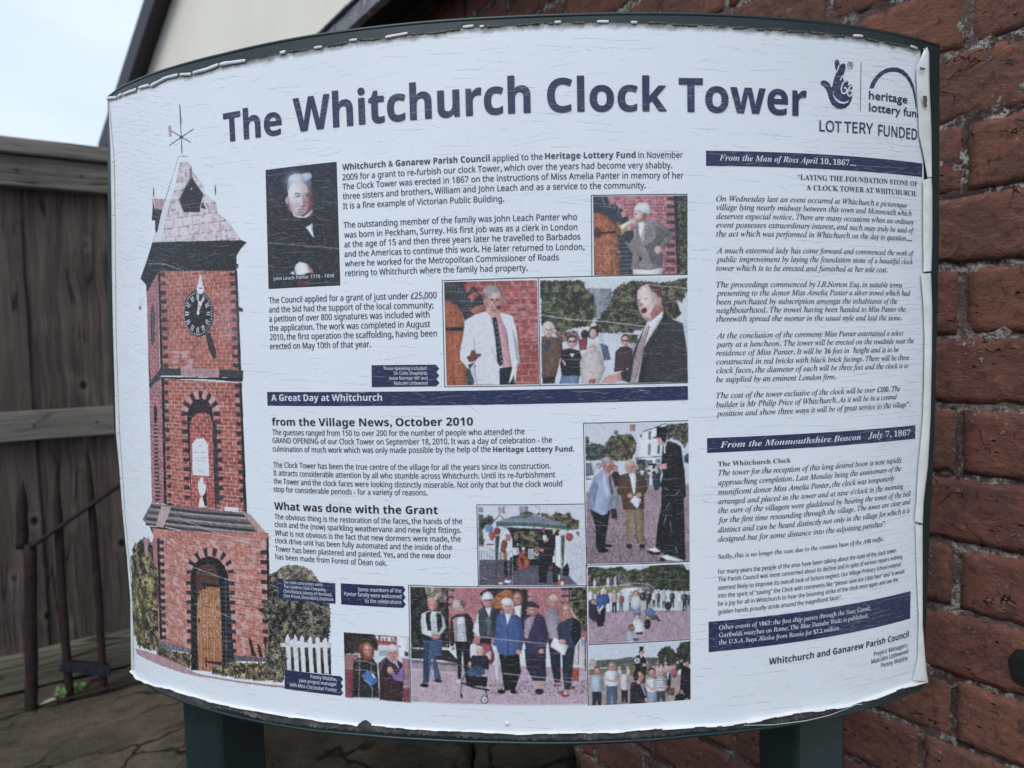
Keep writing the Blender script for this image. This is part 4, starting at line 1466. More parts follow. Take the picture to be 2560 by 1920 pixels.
l,4a5478,3,-944 -2242 -873 -2239
l,4a5478,3,-944 -2254 -874 -2251
l,4a5478,3,-944 -2265 -874 -2262
l,4a5478,3,-945 -2277 -874 -2274
l,4a5478,3,-945 -2289 -875 -2286
l,4a5478,3,-945 -2300 -875 -2297
l,4a5478,3,-946 -2312 -875 -2309
l,4a5478,3,-946 -2324 -876 -2321
l,4a5478,3,-947 -2335 -876 -2332
l,4a5478,3,-947 -2347 -876 -2344
l,4a5478,3,-947 -2359 -877 -2356
p,b59a96,-978 -2190 -943 -2169 -949 -2368 -966 -2375
e,a8908a,-904 -2089 34 42
e,e0a8a2,-904 -2099 27 36
g,c07c76,75,-882 -2101 16 32
g,c07c76,45,-928 -2100 10 28
g,c07c76,55,-905 -2134 21 12
g,ffffff,35,-908 -2082 15 12
e,c07c76,-913 -2094 8 5
e,c07c76,-894 -2093 8 5
e,5a4444,-913 -2094 4 3
e,5a4444,-894 -2094 4 3
p,c07c76,-906 -2096 -901 -2096 -899 -2109 -908 -2109
e,a0605c,-904 -2117 11 4
e,f4ecec,-904 -2116 6 1
e,cfc4c2,-944 -2073 34 47
e,8c6c60,-887 -2058 23 29
e,c88a84,-981 -2431 15 15
p,e0e5ee,-803 -2227 -759 -2097 -699 -2103 -737 -2281 -766 -2377 -792 -2316 -818 -2282
p,3e4a50,-766 -2104 -705 -2083 -652 -2083 -592 -2116 -604 -2307 -672 -2349 -765 -2336 -771 -2186
p,2c363c,-659 -2096 -592 -2116 -602 -2239 -644 -2321 -662 -2239
p,6c7478,-700 -2158 -667 -2157 -677 -2308 -704 -2308
p,e8ecf4,-712 -2097 -658 -2083 -681 -2171
e,e6e2e4,-691 -2021 47 62
e,d89a94,-692 -2037 37 54
g,a8605a,75,-661 -2040 23 47
g,a8605a,45,-725 -2038 15 41
g,a8605a,55,-693 -2087 29 18
g,ffffff,35,-697 -2011 21 18
e,a8605a,-705 -2028 11 7
e,a8605a,-678 -2028 11 7
e,5a4444,-705 -2029 6 4
e,5a4444,-678 -2029 6 4
p,a8605a,-694 -2032 -688 -2032 -686 -2050 -697 -2052
e,a0605c,-693 -2062 15 5
e,f4ecec,-692 -2061 8 2
p,f0eef2,-736 -2002 -709 -1974 -669 -1974 -646 -2008 -650 -2018 -730 -2029
p,2a1f24,-724 -2022 -657 -2021 -660 -2034 -723 -2034
e,d69a92,-778 -2350 20 34
p,1c1e26,-766 -2343 -672 -2342 -673 -2417 -760 -2405
p,15171e,-485 -2075 -425 -2062 -380 -2123 -377 -2279 -406 -2375 -468 -2184
p,e8ecf4,-485 -2082 -422 -2069 -431 -2170 -473 -2143
e,6a4c44,-454 -2005 38 55
e,dca09a,-454 -2019 30 47
g,b8706a,75,-429 -2022 18 41
g,b8706a,45,-481 -2019 12 36
g,b8706a,55,-455 -2063 23 15
g,ffffff,35,-458 -1996 17 15
e,b8706a,-465 -2011 9 6
e,b8706a,-443 -2011 9 6
e,5a4444,-465 -2012 5 4
e,5a4444,-443 -2012 5 4
p,b8706a,-456 -2014 -451 -2014 -449 -2031 -458 -2032
e,a0605c,-455 -2041 12 5
e,f4ecec,-455 -2040 7 2
p,121318,-614 -2464 -448 -2464 -438 -2621 -488 -2766 -575 -2774 -592 -2636
e,121318,-599 -2781 34 18
e,121318,-501 -2780 27 18
p,46629c,-627 -2150 -560 -2133 -493 -2143 -421 -2184 -411 -2334 -427 -2443 -461 -2457 -481 -2477 -568 -2478 -621 -2458 -633 -2403 -660 -2403 -637 -2280
p,2f4878,-536 -2238 -534 -2474 -548 -2474 -542 -2252
p,33497c,-436 -2238 -415 -2334 -427 -2436 -453 -2429
n,33497c,35,6,-627 -2150 -493 -2143 -421 -2184 -427 -2443 -568 -2478 -633 -2403
p,eef1f8,-556 -2133 -503 -2140 -539 -2232
e,eceff6,-528 -2072 44 60
e,e6b6b0,-529 -2087 35 52
g,c8867f,75,-500 -2091 21 46
g,c8867f,45,-559 -2088 13 40
g,c8867f,55,-530 -2136 27 17
g,ffffff,35,-534 -2062 19 17
e,c8867f,-541 -2079 10 7
e,c8867f,-516 -2079 10 7
e,5a4444,-541 -2079 6 4
e,5a4444,-516 -2079 6 4
p,c8867f,-531 -2082 -525 -2082 -523 -2100 -534 -2101
e,a0605c,-529 -2112 14 5
e,f4ecec,-529 -2111 8 2
e,eef1f7,-537 -2041 45 30
e,d8a098,-454 -2453 21 21
p,262038,-407 -2429 -234 -2431 -239 -2691 -346 -2690 -397 -2580
n,433a5c,35,6,-407 -2429 -234 -2431 -239 -2691 -397 -2580
p,3f3460,-414 -2170 -374 -2144 -294 -2137 -242 -2172 -212 -2308 -234 -2431 -275 -2464 -388 -2464 -415 -2334
n,2b2446,40,6,-414 -2170 -294 -2137 -212 -2308 -275 -2464 -388 -2464
p,b8a4b4,-402 -2191 -355 -2164 -315 -2158 -357 -2280 -378 -2341 -405 -2334
n,5c4868,40,5,-402 -2191 -315 -2158 -378 -2341 -405 -2334
e,c8b8b8,-335 -2102 38 47
e,d8988f,-336 -2113 30 41
g,b06c66,75,-311 -2117 18 36
g,b06c66,45,-362 -2114 12 31
g,b06c66,55,-336 -2152 23 13
g,ffffff,35,-340 -2094 17 13
e,b06c66,-346 -2107 9 5
e,b06c66,-325 -2107 9 5
e,5a4444,-346 -2108 5 3
e,5a4444,-325 -2108 5 3
p,b06c66,-338 -2110 -332 -2110 -331 -2124 -340 -2125
e,a0605c,-336 -2133 12 4
e,f4ecec,-336 -2132 7 2
p,3e2438,-385 -2082 -372 -2055 -319 -2046 -283 -2077 -284 -2104 -307 -2090 -366 -2089
l,2a1f24,5,-363 -2102 -310 -2102
e,d8a098,-272 -2447 23 19
p,d8a098,-306 -2690 -273 -2690 -277 -2759 -307 -2759
e,15151b,-295 -2780 35 25
p,a79fae,-242 -2138 -188 -2098 -135 -2119 -117 -2208 -133 -2337 -206 -2335 -230 -2226
n,8a8296,30,6,-242 -2138 -135 -2119 -133 -2337 -230 -2226
e,d8c0ac,-168 -2038 41 54
e,dc9c96,-168 -2052 32 47
g,b87068,75,-142 -2056 20 41
g,b87068,45,-197 -2052 12 36
g,b87068,55,-169 -2096 25 15
g,ffffff,35,-173 -2030 18 15
e,b87068,-180 -2044 9 6
e,b87068,-157 -2045 9 6
e,5a4444,-180 -2045 5 4
e,5a4444,-157 -2045 5 4
p,b87068,-171 -2048 -165 -2048 -163 -2064 -173 -2065
e,a0605c,-169 -2074 13 5
e,f4ecec,-169 -2073 7 2
e,e2cdb8,-170 -2010 37 23
p,1c2336,-219 -2342 -120 -2364 -119 -2651 -127 -2706 -173 -2705 -197 -2581
p,252c40,-140 -2336 5 -2380 -17 -2516 -41 -2763 -94 -2768 -106 -2651 -109 -2487
p,323c58,-131 -2221 -77 -2195 -11 -2169 48 -2225 46 -2340 -8 -2421 -75 -2419 -133 -2337 -145 -2268
p,171a24,-11 -2162 48 -2225 46 -2340 -8 -2421 -33 -2311
p,eef2fa,-169 -2329 -58 -2406 -89 -2486 -201 -2407
e,e0b0a8,-107 -2371 32 20
e,c48c74,-69 -2108 41 55
e,e2aca4,-69 -2121 32 47
g,c0786e,75,-43 -2125 20 41
g,c0786e,45,-98 -2122 12 36
g,c0786e,55,-70 -2166 25 15
g,ffffff,35,-74 -2099 18 15
e,c0786e,-81 -2114 9 6
e,c0786e,-57 -2114 9 6
e,5a4444,-81 -2114 5 4
e,5a4444,-57 -2115 5 4
p,c0786e,-71 -2117 -66 -2117 -64 -2134 -74 -2135
e,a0605c,-70 -2144 13 5
e,f4ecec,-70 -2143 7 2
p,c08468,-121 -2072 -101 -2059 -103 -2174 -117 -2187 -126 -2133
p,d8bcb0,-29 -2074 -10 -2142 42 -2204 -11 -2176 -36 -2128
e,a8283c,-121 -2789 32 12
e,a8283c,-89 -2813 35 14
e,e6c2b8,-88 -2796 20 11
e,8c5c4c,-157 -2730 29 12
e,8c5c4c,-28 -2749 24 14
p,7c3848,-787 -2391 -713 -2377 -666 -2403 -642 -2513 -677 -2568 -723 -2500 -808 -2433
p,a85c70,-740 -2391 -673 -2403 -675 -2486 -723 -2500 -748 -2432
p,e0c8d0,-722 -2466 -674 -2445 -676 -2513 -703 -2514
e,e9e6ea,-775 -2439 38 37
e,e2b2ac,-765 -2456 31 32
p,1f2534,-823 -2482 -702 -2486 -690 -2555 -699 -2610 -745 -2590 -840 -2585 -862 -2531
p,3c5680,-860 -2586 -745 -2583 -712 -2624 -767 -2653 -882 -2649 -895 -2628
e,e0b0a8,-849 -2554 14 19
e,e0b0a8,-715 -2614 13 17
l,2a2c34,8,-853 -2572 -925 -2712 -928 -2823
l,c4c4cc,6,-678 -2589 -708 -2707 -716 -2776
l,16171c,18,-911 -2719 -817 -2751 -703 -2769
p,15161b,-889 -2649 -707 -2658 -715 -2741 -885 -2739
l,16171c,10,-729 -2762 -711 -2845
e,1a1b21,-737 -2849 32 35
e,dfe2e8,-737 -2849 24 26
e,44464e,-735 -2849 7 7
e,2a2b31,-926 -2823 11 21
p,d8d4de,-647 -2431 -615 -2485 -613 -2684 -634 -2712 -652 -2616
l,f0f0f4,4,-647 -2417 -636 -2513
l,e6e2ea,3,-812 -2317 -605 -2348 -207 -2387
l,ddd9e4,3,-578 -2629 -212 -2670 86 -2735
p,eef1f8,-1354 -2890 89 -2890 89 -2911 -1355 -2915
@printed photo of two smiling women, one holding a blue folder, beside a road|-1915 -2346 -1345 -2344 -1353 -2903 -1926 -2909
p,e4e6ef,-1926 -2337 -1327 -2298 -1348 -2910 -1953 -2963
f,1c1a1c,4a4440,9,-1921 -2346 -1645 -2339 -1610 -2414 -1613 -2478 -1920 -2540
p,241e20,-1911 -2349 -1877 -2347 -1884 -2528 -1919 -2531
p,a43c48,-1636 -2347 -1412 -2352 -1414 -2402 -1451 -2413 -1415 -2430 -1611 -2428 -1608 -2359
p,e8e6ec,-1589 -2358 -1449 -2361 -1455 -2396 -1591 -2395
p,6c6c7c,-1575 -2368 -1559 -2369 -1560 -2397 -1576 -2396
p,6c6c7c,-1547 -2366 -1530 -2367 -1531 -2395 -1548 -2394
p,6c6c7c,-1500 -2364 -1484 -2364 -1485 -2393 -1501 -2391
p,6c6c7c,-1472 -2362 -1456 -2363 -1457 -2391 -1473 -2389
p,f0f2f8,-1449 -2350 -1339 -2362 -1344 -2526 -1455 -2514
p,b0606a,-1610 -2414 -1415 -2430 -1415 -2439 -1611 -2428
b,9c6060,c8a09c,13,38,-1920 -2540 -1787 -2524 -1791 -2640 -1920 -2661
p,8c4048,-1920 -2661 -1841 -2653 -1851 -2906 -1925 -2906
p,b07888,-1409 -2529 -1345 -2535 -1353 -2901 -1422 -2901
p,8c3a40,-1413 -2786 -1353 -2782 -1353 -2901 -1413 -2905
p,a9adb8,-1603 -2478 -1509 -2472 -1511 -2517 -1605 -2524
p,3a3c44,-1388 -2469 -1352 -2481 -1353 -2517 -1390 -2510
l,e8e4ea,4,-1417 -2772 -1352 -2763
p,15151b,-1833 -2579 -1748 -2535 -1663 -2546 -1627 -2599 -1619 -2884 -1861 -2899 -1845 -2747 -1845 -2635
n,c8c4c8,12,5,-1833 -2579 -1663 -2546 -1628 -2885 -1861 -2899
l,b8b0b0,4,-1818 -2587 -1740 -2575 -1646 -2600
l,b8b0b0,4,-1831 -2662 -1744 -2654 -1639 -2673
l,b8b0b0,4,-1778 -2546 -1802 -2891
l,b8b0b0,4,-1682 -2548 -1680 -2880
e,a4583c,-1718 -2495 69 72
e,a4583c,-1708 -2471 46 57
e,dc9c92,-1708 -2485 36 49
g,b06c62,75,-1678 -2487 22 43
g,b06c62,45,-1740 -2489 14 38
g,b06c62,55,-1710 -2532 28 16
g,ffffff,35,-1713 -2463 20 16
e,b06c62,-1721 -2479 11 6
e,b06c62,-1694 -2477 10 6
e,5a4444,-1721 -2479 6 4
e,5a4444,-1694 -2477 6 4
p,b06c62,-1710 -2481 -1704 -2480 -1702 -2497 -1713 -2499
e,a0605c,-1709 -2509 15 5
e,f4ecec,-1709 -2508 8 2
p,8c4630,-1775 -2463 -1750 -2461 -1749 -2553 -1782 -2528
p,8c4630,-1669 -2464 -1649 -2481 -1655 -2546 -1676 -2529
p,4a78b8,-1767 -2707 -1710 -2653 -1613 -2731 -1692 -2798
l,e0e8f4,5,-1747 -2738 -1691 -2770
p,e6ecf6,-1685 -2682 -1668 -2676 -1645 -2711 -1660 -2719
p,3a2028,-1617 -2589 -1549 -2529 -1465 -2533 -1411 -2575 -1406 -2712 -1417 -2901 -1619 -2898 -1613 -2727
p,8c6cac,-1461 -2679 -1402 -2584 -1385 -2692 -1416 -2731 -1481 -2717 -1516 -2664 -1497 -2645
p,6c4c74,-1608 -2597 -1539 -2524 -1570 -2595 -1611 -2671
p,c0b4c4,-1549 -2529 -1455 -2532 -1449 -2614 -1467 -2588 -1512 -2563
e,dfe0e6,-1489 -2482 49 64
e,e2a8a0,-1489 -2498 39 56
g,c07c74,75,-1457 -2500 24 48
g,c07c74,45,-1524 -2501 15 42
g,c07c74,55,-1491 -2551 30 18
g,ffffff,35,-1495 -2472 22 18
e,c07c74,-1503 -2490 11 7
e,c07c74,-1475 -2489 11 7
e,5a4444,-1503 -2491 6 4
e,5a4444,-1475 -2489 6 4
p,c07c74,-1492 -2493 -1485 -2493 -1483 -2512 -1495 -2514
e,a0605c,-1490 -2525 15 5
e,f4ecec,-1490 -2523 9 2
e,e6e8ee,-1485 -2447 45 27
e,dea49a,-1515 -2641 26 31
l,d8c8d0,5,-1469 -2533 -1440 -2623
@printed cut-out picture of a red brick clock tower with dark quoins, oak door, hedge and picket fence|
l,2c3440,8,-3370 1804 -3374 1721
l,2b3550,13,-3370 2132 -3372 1944 -3370 1852 -3374 1730
p,3c4a68,-3378 2134 -3362 2131 -3355 1968 -3376 1965
l,2b3550,10,-3491 1930 -3369 1858 -3214 1901
l,2b3550,10,-3534 1813 -3369 1858 -3257 1797
e,2b3550,-3369 1858 21 13
p,c99aa6,-3536 1982 -3497 1982 -3494 1889 -3533 1889
l,8a93a8,7,-3429 1704 -3301 1685
l,5c6880,4,-3425 1693 -3513 1550 -3628 1371 -3822 1109
b,dfd0d8,a8747e,78,126,-3411 1649 -3303 1640 -3241 1537 -3131 1417 -3119 1345 -2995 1261 -2985 1178 -2866 1085 -2741 924 -3746 1001 -3596 1281 -3483 1461
n,eef2fa,60,29,-3411 1649 -3303 1640 -3131 1417 -2985 1178 -2741 924 -3746 1001 -3596 1281
n,c892a2,35,28,-3285 1197 -2985 1178 -2741 924 -3303 959
p,e8edf6,-3746 1001 -3854 1012 -3629 1359 -3565 1357 -3645 1189 -3699 1046
l,39415a,5,-3854 1012 -3629 1359 -3425 1693
p,c9a6b0,-3804 1394 -3639 1362 -3698 1279 -3793 1293
b,c9a6b0,8f5a66,25,73,-3805 1384 -3639 1360 -3692 1278 -3793 1293
p,14161d,-3826 1397 -3793 1293 -3688 1277 -3781 1079 -3811 1108 -3802 1194 -3857 1201 -3826 1334
p,1c2028,-3797 1514 -3789 1441 -3802 1400 -3815 1401 -3809 1457
p,1c2028,-2996 1433 -2985 1365 -2991 1316 -3001 1317 -3004 1367
p,191c24,-3270 1614 -3259 1575 -3268 1517 -3245 1478 -3175 1393 -3136 1347 -3176 1257 -3189 1197 -3391 1218 -3438 1317 -3446 1336 -3394 1402 -3287 1501 -3276 1577
l,aab0bf,5,-3441 1335 -3355 1433 -3269 1505
e,e8ecf4,-3277 1405 7 7
p,30343e,-3157 1284 -3104 1211 -3178 1233
p,101218,-3865 1007 -3233 958 -2741 924 -2680 902 -2758 844 -2797 795 -2805 670 -3253 702 -3782 735 -3894 610 -4009 521 -4010 631 -4101 695 -3960 870
n,262a34,40,22,-3865 1007 -2741 922 -2805 670 -3782 735
l,4a505e,4,-3989 824 -3681 796 -3253 696 -2816 673
p,101218,-2801 731 -2783 730 -2785 695 -2803 690
b,b06a70,dcb4bc,33,89,-4006 553 -3804 730 -3869 -264 -4058 -266
p,2a3440,-3942 421 -3911 445 -3893 354 -3915 137 -3956 60 -3977 125 -3968 306
p,5c6474,-3938 369 -3912 394 -3930 150 -3955 112
p,3c3038,-4042 -4 -4025 -4 -4023 -279 -4047 -279
b,b8604f,e2beb8,33,101,-3782 735 -2804 673 -2821 -164 -3836 -160
n,d8a49c,30,39,-3782 735 -2804 673 -2821 -164 -3836 -160
n,e4c4d0,50,47,-3775 19 -3378 12 -3392 -161 -3792 -160
p,111318,-3804 733 -3767 732 -3810 -160 -3854 -160
p,111318,-2826 674 -2798 672 -2807 -188 -2838 -188
p,2c3038,-3768 725 -3692 719 -3691 684 -3767 690
p,2c3038,-2885 664 -2823 660 -2822 627 -2884 631
p,2c3038,-3771 643 -3695 638 -3694 603 -3770 608
p,2c3038,-2886 587 -2823 584 -2823 551 -2885 554
p,2c3038,-3774 562 -3698 557 -3697 522 -3773 526
p,2c3038,-2887 511 -2824 508 -2823 475 -2886 478
p,2c3038,-3778 480 -3702 476 -3701 440 -3777 444
p,2c3038,-2888 434 -2824 431 -2823 398 -2887 401
p,2c3038,-3781 398 -3705 394 -3704 359 -3780 362
p,2c3038,-2889 358 -2824 355 -2823 322 -2888 324
p,2c3038,-3784 315 -3708 312 -3707 277 -3784 280
p,2c3038,-2890 281 -2824 278 -2823 245 -2889 247
p,2c3038,-3788 233 -3711 230 -3710 195 -3787 197
p,2c3038,-2891 204 -2824 201 -2823 168 -2890 170
p,2c3038,-3791 150 -3714 148 -3713 113 -3790 115
p,2c3038,-2892 126 -2824 125 -2823 91 -2891 93
p,2c3038,-3795 67 -3718 66 -3717 30 -3794 32
p,2c3038,-2893 49 -2824 48 -2823 14 -2892 16
p,2c3038,-3798 -16 -3721 -17 -3720 -52 -3797 -51
p,2c3038,-2894 -28 -2824 -30 -2823 -63 -2893 -62
p,2c3038,-3801 -99 -3724 -99 -3723 -135 -3801 -135
p,2c3038,-2896 -106 -2824 -107 -2823 -140 -2895 -140
e,20242c,-3281 334 191 203
e,0c0e14,-3281 334 178 193
e,e4e8f0,-3110 327 6 5
e,e4e8f0,-3113 304 6 5
e,e4e8f0,-3119 281 6 5
e,e4e8f0,-3127 258 6 5
e,e4e8f0,-3139 237 6 5
e,e4e8f0,-3152 218 6 5
e,e4e8f0,-3168 201 6 5
e,e4e8f0,-3186 185 6 5
e,e4e8f0,-3206 173 6 5
e,e4e8f0,-3227 163 6 5
e,e4e8f0,-3249 156 6 5
e,e4e8f0,-3272 151 6 6
e,e4e8f0,-3295 151 6 6
e,e4e8f0,-3318 153 6 6
e,e4e8f0,-3341 158 6 6
e,e4e8f0,-3363 167 6 6
e,e4e8f0,-3383 178 6 6
e,e4e8f0,-3402 192 6 6
e,e4e8f0,-3419 209 7 6
e,e4e8f0,-3434 227 7 6
e,e4e8f0,-3446 248 7 6
e,e4e8f0,-3455 270 7 6
e,e4e8f0,-3461 294 7 6
e,e4e8f0,-3464 318 7 6
e,e4e8f0,-3463 342 7 6
e,e4e8f0,-3460 366 7 6
e,e4e8f0,-3453 390 7 6
e,e4e8f0,-3443 412 7 6
e,e4e8f0,-3430 434 7 6
e,e4e8f0,-3415 453 6 6
e,e4e8f0,-3398 470 6 6
e,e4e8f0,-3379 485 6 5
e,e4e8f0,-3358 497 6 5
e,e4e8f0,-3336 507 6 5
e,e4e8f0,-3313 513 6 5
e,e4e8f0,-3290 517 6 5
e,e4e8f0,-3267 517 6 5
e,e4e8f0,-3244 514 6 5
e,e4e8f0,-3222 508 6 5
e,e4e8f0,-3202 500 6 5
e,e4e8f0,-3182 488 6 5
e,e4e8f0,-3165 474 6 5
e,e4e8f0,-3149 458 6 5
e,e4e8f0,-3136 439 6 5
e,e4e8f0,-3125 419 6 5
e,e4e8f0,-3117 397 6 5
e,e4e8f0,-3112 374 6 5
e,e4e8f0,-3109 351 6 5
l,e9ecf4,8,-3279 458 -3279 500
l,e9ecf4,8,-3263 457 -3257 499
l,e9ecf4,8,-3222 443 -3201 480
l,e9ecf4,8,-3209 434 -3183 467
l,e9ecf4,8,-3181 399 -3145 421
l,e9ecf4,8,-3174 384 -3136 401
l,e9ecf4,8,-3166 338 -3126 340
l,e9ecf4,8,-3168 321 -3128 317
l,e9ecf4,8,-3182 276 -3147 256
l,e9ecf4,8,-3191 262 -3159 237
l,e9ecf4,9,-3224 229 -3204 194
l,e9ecf4,9,-3239 221 -3223 182
l,e9ecf4,9,-3282 210 -3282 168
l,e9ecf4,9,-3298 211 -3305 168
l,e9ecf4,9,-3341 225 -3363 187
l,e9ecf4,9,-3355 234 -3382 199
l,e9ecf4,9,-3385 269 -3423 246
l,e9ecf4,9,-3392 284 -3433 267
l,e9ecf4,9,-3400 331 -3445 329
l,e9ecf4,9,-3399 348 -3443 353
l,e9ecf4,9,-3383 393 -3421 414
l,e9ecf4,9,-3373 408 -3408 434
l,e9ecf4,9,-3339 440 -3360 477
l,e9ecf4,9,-3323 448 -3339 487
e,eceff6,-3277 340 18 16
l,eef1f8,11,-3280 340 -3263 425 -3264 510
l,eef1f8,11,-3277 340 -3230 423 -3201 470
e,eef1f8,-3243 418 21 22
e,f2f4fa,-3233 544 45 41
p,f2f4fa,-3229 665 -3212 663 -3201 579 -3259 576
e,3c424e,-3226 550 24 7
l,aeb6c6,5,-3214 688 -3218 604
p,3a2830,-3198 155 -3138 166 -3083 7 -3087 -59 -3121 -65 -3166 9
p,30343c,-2812 380 -2754 354 -2760 325 -2800 333
l,6c7484,4,-2797 497 -2789 438 -2808 380
l,8a92a2,4,-4121 521 -4135 444 -4045 530
e,8a92a2,-4138 424 25 21
n,4a3434,40,22,-3369 123 -3227 119 -3235 10 -3378 12
p,343942,-3857 -141 -3543 -142 -3548 -211 -3841 -212 -4054 -345 -4060 -286 -3870 -160
p,343942,-3057 -153 -2824 -164 -2786 -164 -2790 -230 -3062 -223
p,c29c9a,-3543 -142 -3057 -153 -3062 -225 -3549 -216
l,5c4444,4,-3509 -163 -3504 -198
l,5c4444,4,-3467 -163 -3462 -198
l,5c4444,4,-3426 -163 -3421 -198
l,5c4444,4,-3385 -164 -3380 -198
l,5c4444,4,-3344 -164 -3340 -198
l,5c4444,4,-3305 -164 -3300 -198
l,5c4444,4,-3266 -164 -3261 -198
l,5c4444,4,-3227 -164 -3223 -198
l,5c4444,4,-3189 -164 -3185 -198
l,5c4444,4,-3152 -164 -3147 -199
l,5c4444,4,-3115 -165 -3110 -199
l,5c4444,4,-3515 -164 -3487 -168
l,5c4444,4,-3458 -175 -3431 -180
l,5c4444,4,-3403 -185 -3376 -191
l,5c4444,4,-3346 -165 -3320 -169
l,5c4444,4,-3293 -175 -3267 -180
l,5c4444,4,-3241 -185 -3215 -191
l,5c4444,4,-3188 -165 -3162 -169
l,5c4444,4,-3137 -175 -3112 -180
p,15171d,-3842 -217 -2790 -228 -2799 -259 -2827 -265 -3254 -241 -3757 -244 -4056 -365 -4054 -345
b,b26e76,dfb8c0,35,88,-4061 -341 -3843 -234 -3880 -1414 -4130 -1429
p,16181e,-3999 -511 -3964 -471 -3942 -535 -3952 -628 -3975 -668 -4006 -643
p,2b2f37,-4018 -670 -3951 -667 -3950 -685 -4018 -689
p,2b2f37,-4021 -707 -3953 -704 -3952 -722 -4020 -726
p,2b2f37,-4023 -744 -3954 -741 -3954 -759 -4023 -763
p,2b2f37,-4026 -782 -3956 -778 -3955 -796 -4025 -800
p,2b2f37,-4028 -819 -3958 -815 -3957 -833 -4028 -838
p,2b2f37,-4031 -856 -3959 -852 -3959 -870 -4030 -875
p,2b2f37,-4033 -894 -3961 -889 -3960 -907 -4033 -912
p,2b2f37,-4036 -931 -3963 -926 -3962 -944 -4035 -950
p,2b2f37,-4038 -969 -3964 -963 -3964 -982 -4038 -987
p,2b2f37,-4041 -1006 -3966 -1000 -3965 -1019 -4040 -1025
p,2b2f37,-4043 -1044 -3968 -1038 -3967 -1056 -4043 -1062
p,2b2f37,-4046 -1081 -3969 -1075 -3969 -1093 -4045 -1100
p,2b2f37,-4048 -1119 -3971 -1112 -3971 -1131 -4048 -1138
p,2b2f37,-4051 -1157 -3973 -1150 -3972 -1168 -4050 -1175
p,2b2f37,-4053 -1194 -3974 -1187 -3974 -1206 -4053 -1213
p,2b2f37,-4056 -1232 -3976 -1224 -3976 -1243 -4055 -1251
p,2b2f37,-4058 -1270 -3978 -1262 -3977 -1281 -4058 -1289
p,2b2f37,-4061 -1308 -3979 -1299 -3979 -1318 -4060 -1327
p,2b2f37,-4063 -1346 -3981 -1337 -3981 -1356 -4063 -1365
p,2b2f37,-4066 -1384 -3983 -1375 -3982 -1393 -4066 -1403
b,b85848,ecccc6,34,113,-3843 -234 -2823 -268 -2827 -1386 -3893 -1429
n,d8a49c,25,40,-3843 -234 -2823 -268 -2827 -1386 -3893 -1429
p,15171d,-3843 -228 -3799 -228 -3873 -1413 -3915 -1420
p,15171d,-2834 -268 -2808 -268 -2821 -1390 -2858 -1389
p,2c3038,-3810 -260 -3747 -259 -3746 -295 -3809 -296
p,2c3038,-3814 -346 -3751 -345 -3750 -381 -3813 -382
p,2c3038,-3817 -433 -3754 -431 -3753 -467 -3816 -469
p,2c3038,-3820 -520 -3757 -518 -3756 -554 -3819 -556
p,2c3038,-3824 -607 -3760 -604 -3759 -640 -3823 -643
p,2c3038,-3827 -694 -3763 -691 -3762 -727 -3826 -730
p,2c3038,-3830 -781 -3766 -778 -3765 -814 -3829 -818
p,2c3038,-3833 -869 -3769 -865 -3769 -901 -3833 -905
p,2c3038,-3837 -957 -3773 -952 -3772 -989 -3836 -993
p,2c3038,-3840 -1045 -3776 -1040 -3775 -1076 -3839 -1081
p,2c3038,-3844 -1133 -3779 -1128 -3778 -1164 -3843 -1170
p,2c3038,-3847 -1222 -3782 -1216 -3781 -1252 -3846 -1258
p,2c3038,-3850 -1310 -3786 -1304 -3785 -1340 -3849 -1347
p,2c3038,-3854 -1399 -3789 -1392 -3788 -1429 -3853 -1436
p,2c3038,-2890 -280 -2831 -280 -2830 -316 -2889 -316
p,2c3038,-2891 -362 -2832 -361 -2831 -397 -2890 -398
p,2c3038,-2891 -443 -2832 -443 -2831 -479 -2890 -480
p,2c3038,-2892 -525 -2833 -524 -2832 -560 -2891 -562
p,2c3038,-2892 -608 -2833 -606 -2833 -642 -2892 -644
p,2c3038,-2893 -690 -2834 -688 -2833 -724 -2892 -726
p,2c3038,-2894 -772 -2834 -770 -2834 -806 -2893 -809
p,2c3038,-2894 -855 -2835 -852 -2834 -889 -2893 -891
p,2c3038,-2895 -938 -2835 -935 -2835 -971 -2894 -974
p,2c3038,-2895 -1020 -2836 -1017 -2835 -1054 -2895 -1057
p,2c3038,-2896 -1104 -2837 -1100 -2836 -1137 -2895 -1140
p,2c3038,-2897 -1187 -2837 -1183 -2836 -1220 -2896 -1223
p,2c3038,-2897 -1270 -2838 -1266 -2837 -1303 -2896 -1307
p,23272f,-3484 -568 -3578 -579 -3574 -532 -3482 -537
p,d9a9a8,-3480 -531 -3572 -524 -3552 -478 -3468 -501
p,23272f,-3464 -496 -3547 -470 -3514 -430 -3443 -468
p,d9a9a8,-3438 -464 -3506 -423 -3462 -389 -3410 -441
p,23272f,-3404 -438 -3453 -384 -3401 -360 -3370 -422
p,d9a9a8,-3363 -419 -3391 -357 -3335 -345 -3327 -411
p,23272f,-3320 -410 -3325 -343 -3270 -343 -3284 -409
p,d9a9a8,-3277 -410 -3260 -344 -3209 -355 -3244 -417
p,23272f,-3238 -419 -3200 -358 -3156 -380 -3208 -434
p,d9a9a8,-3203 -438 -3148 -385 -3114 -416 -3180 -459
p,23272f,-3176 -463 -3108 -423 -3085 -461 -3161 -489
p,d9a9a8,-3159 -494 -3082 -469 -3072 -512 -3152 -523
p,23272f,-3152 -529 -3071 -520 -3074 -565 -3154 -559
p,15171e,-3499 -597 -3466 -496 -3395 -432 -3302 -411 -3216 -428 -3165 -489 -3158 -587 -3181 -1384 -3508 -1404
b,b8504a,ecd0cc,33,94,-3464 -659 -3426 -583 -3339 -540 -3276 -535 -3207 -545 -3170 -612 -3195 -1385 -3504 -1403
p,2a1f24,-3415 -444 -3199 -441 -3179 -514 -3276 -531 -3339 -536 -3425 -570
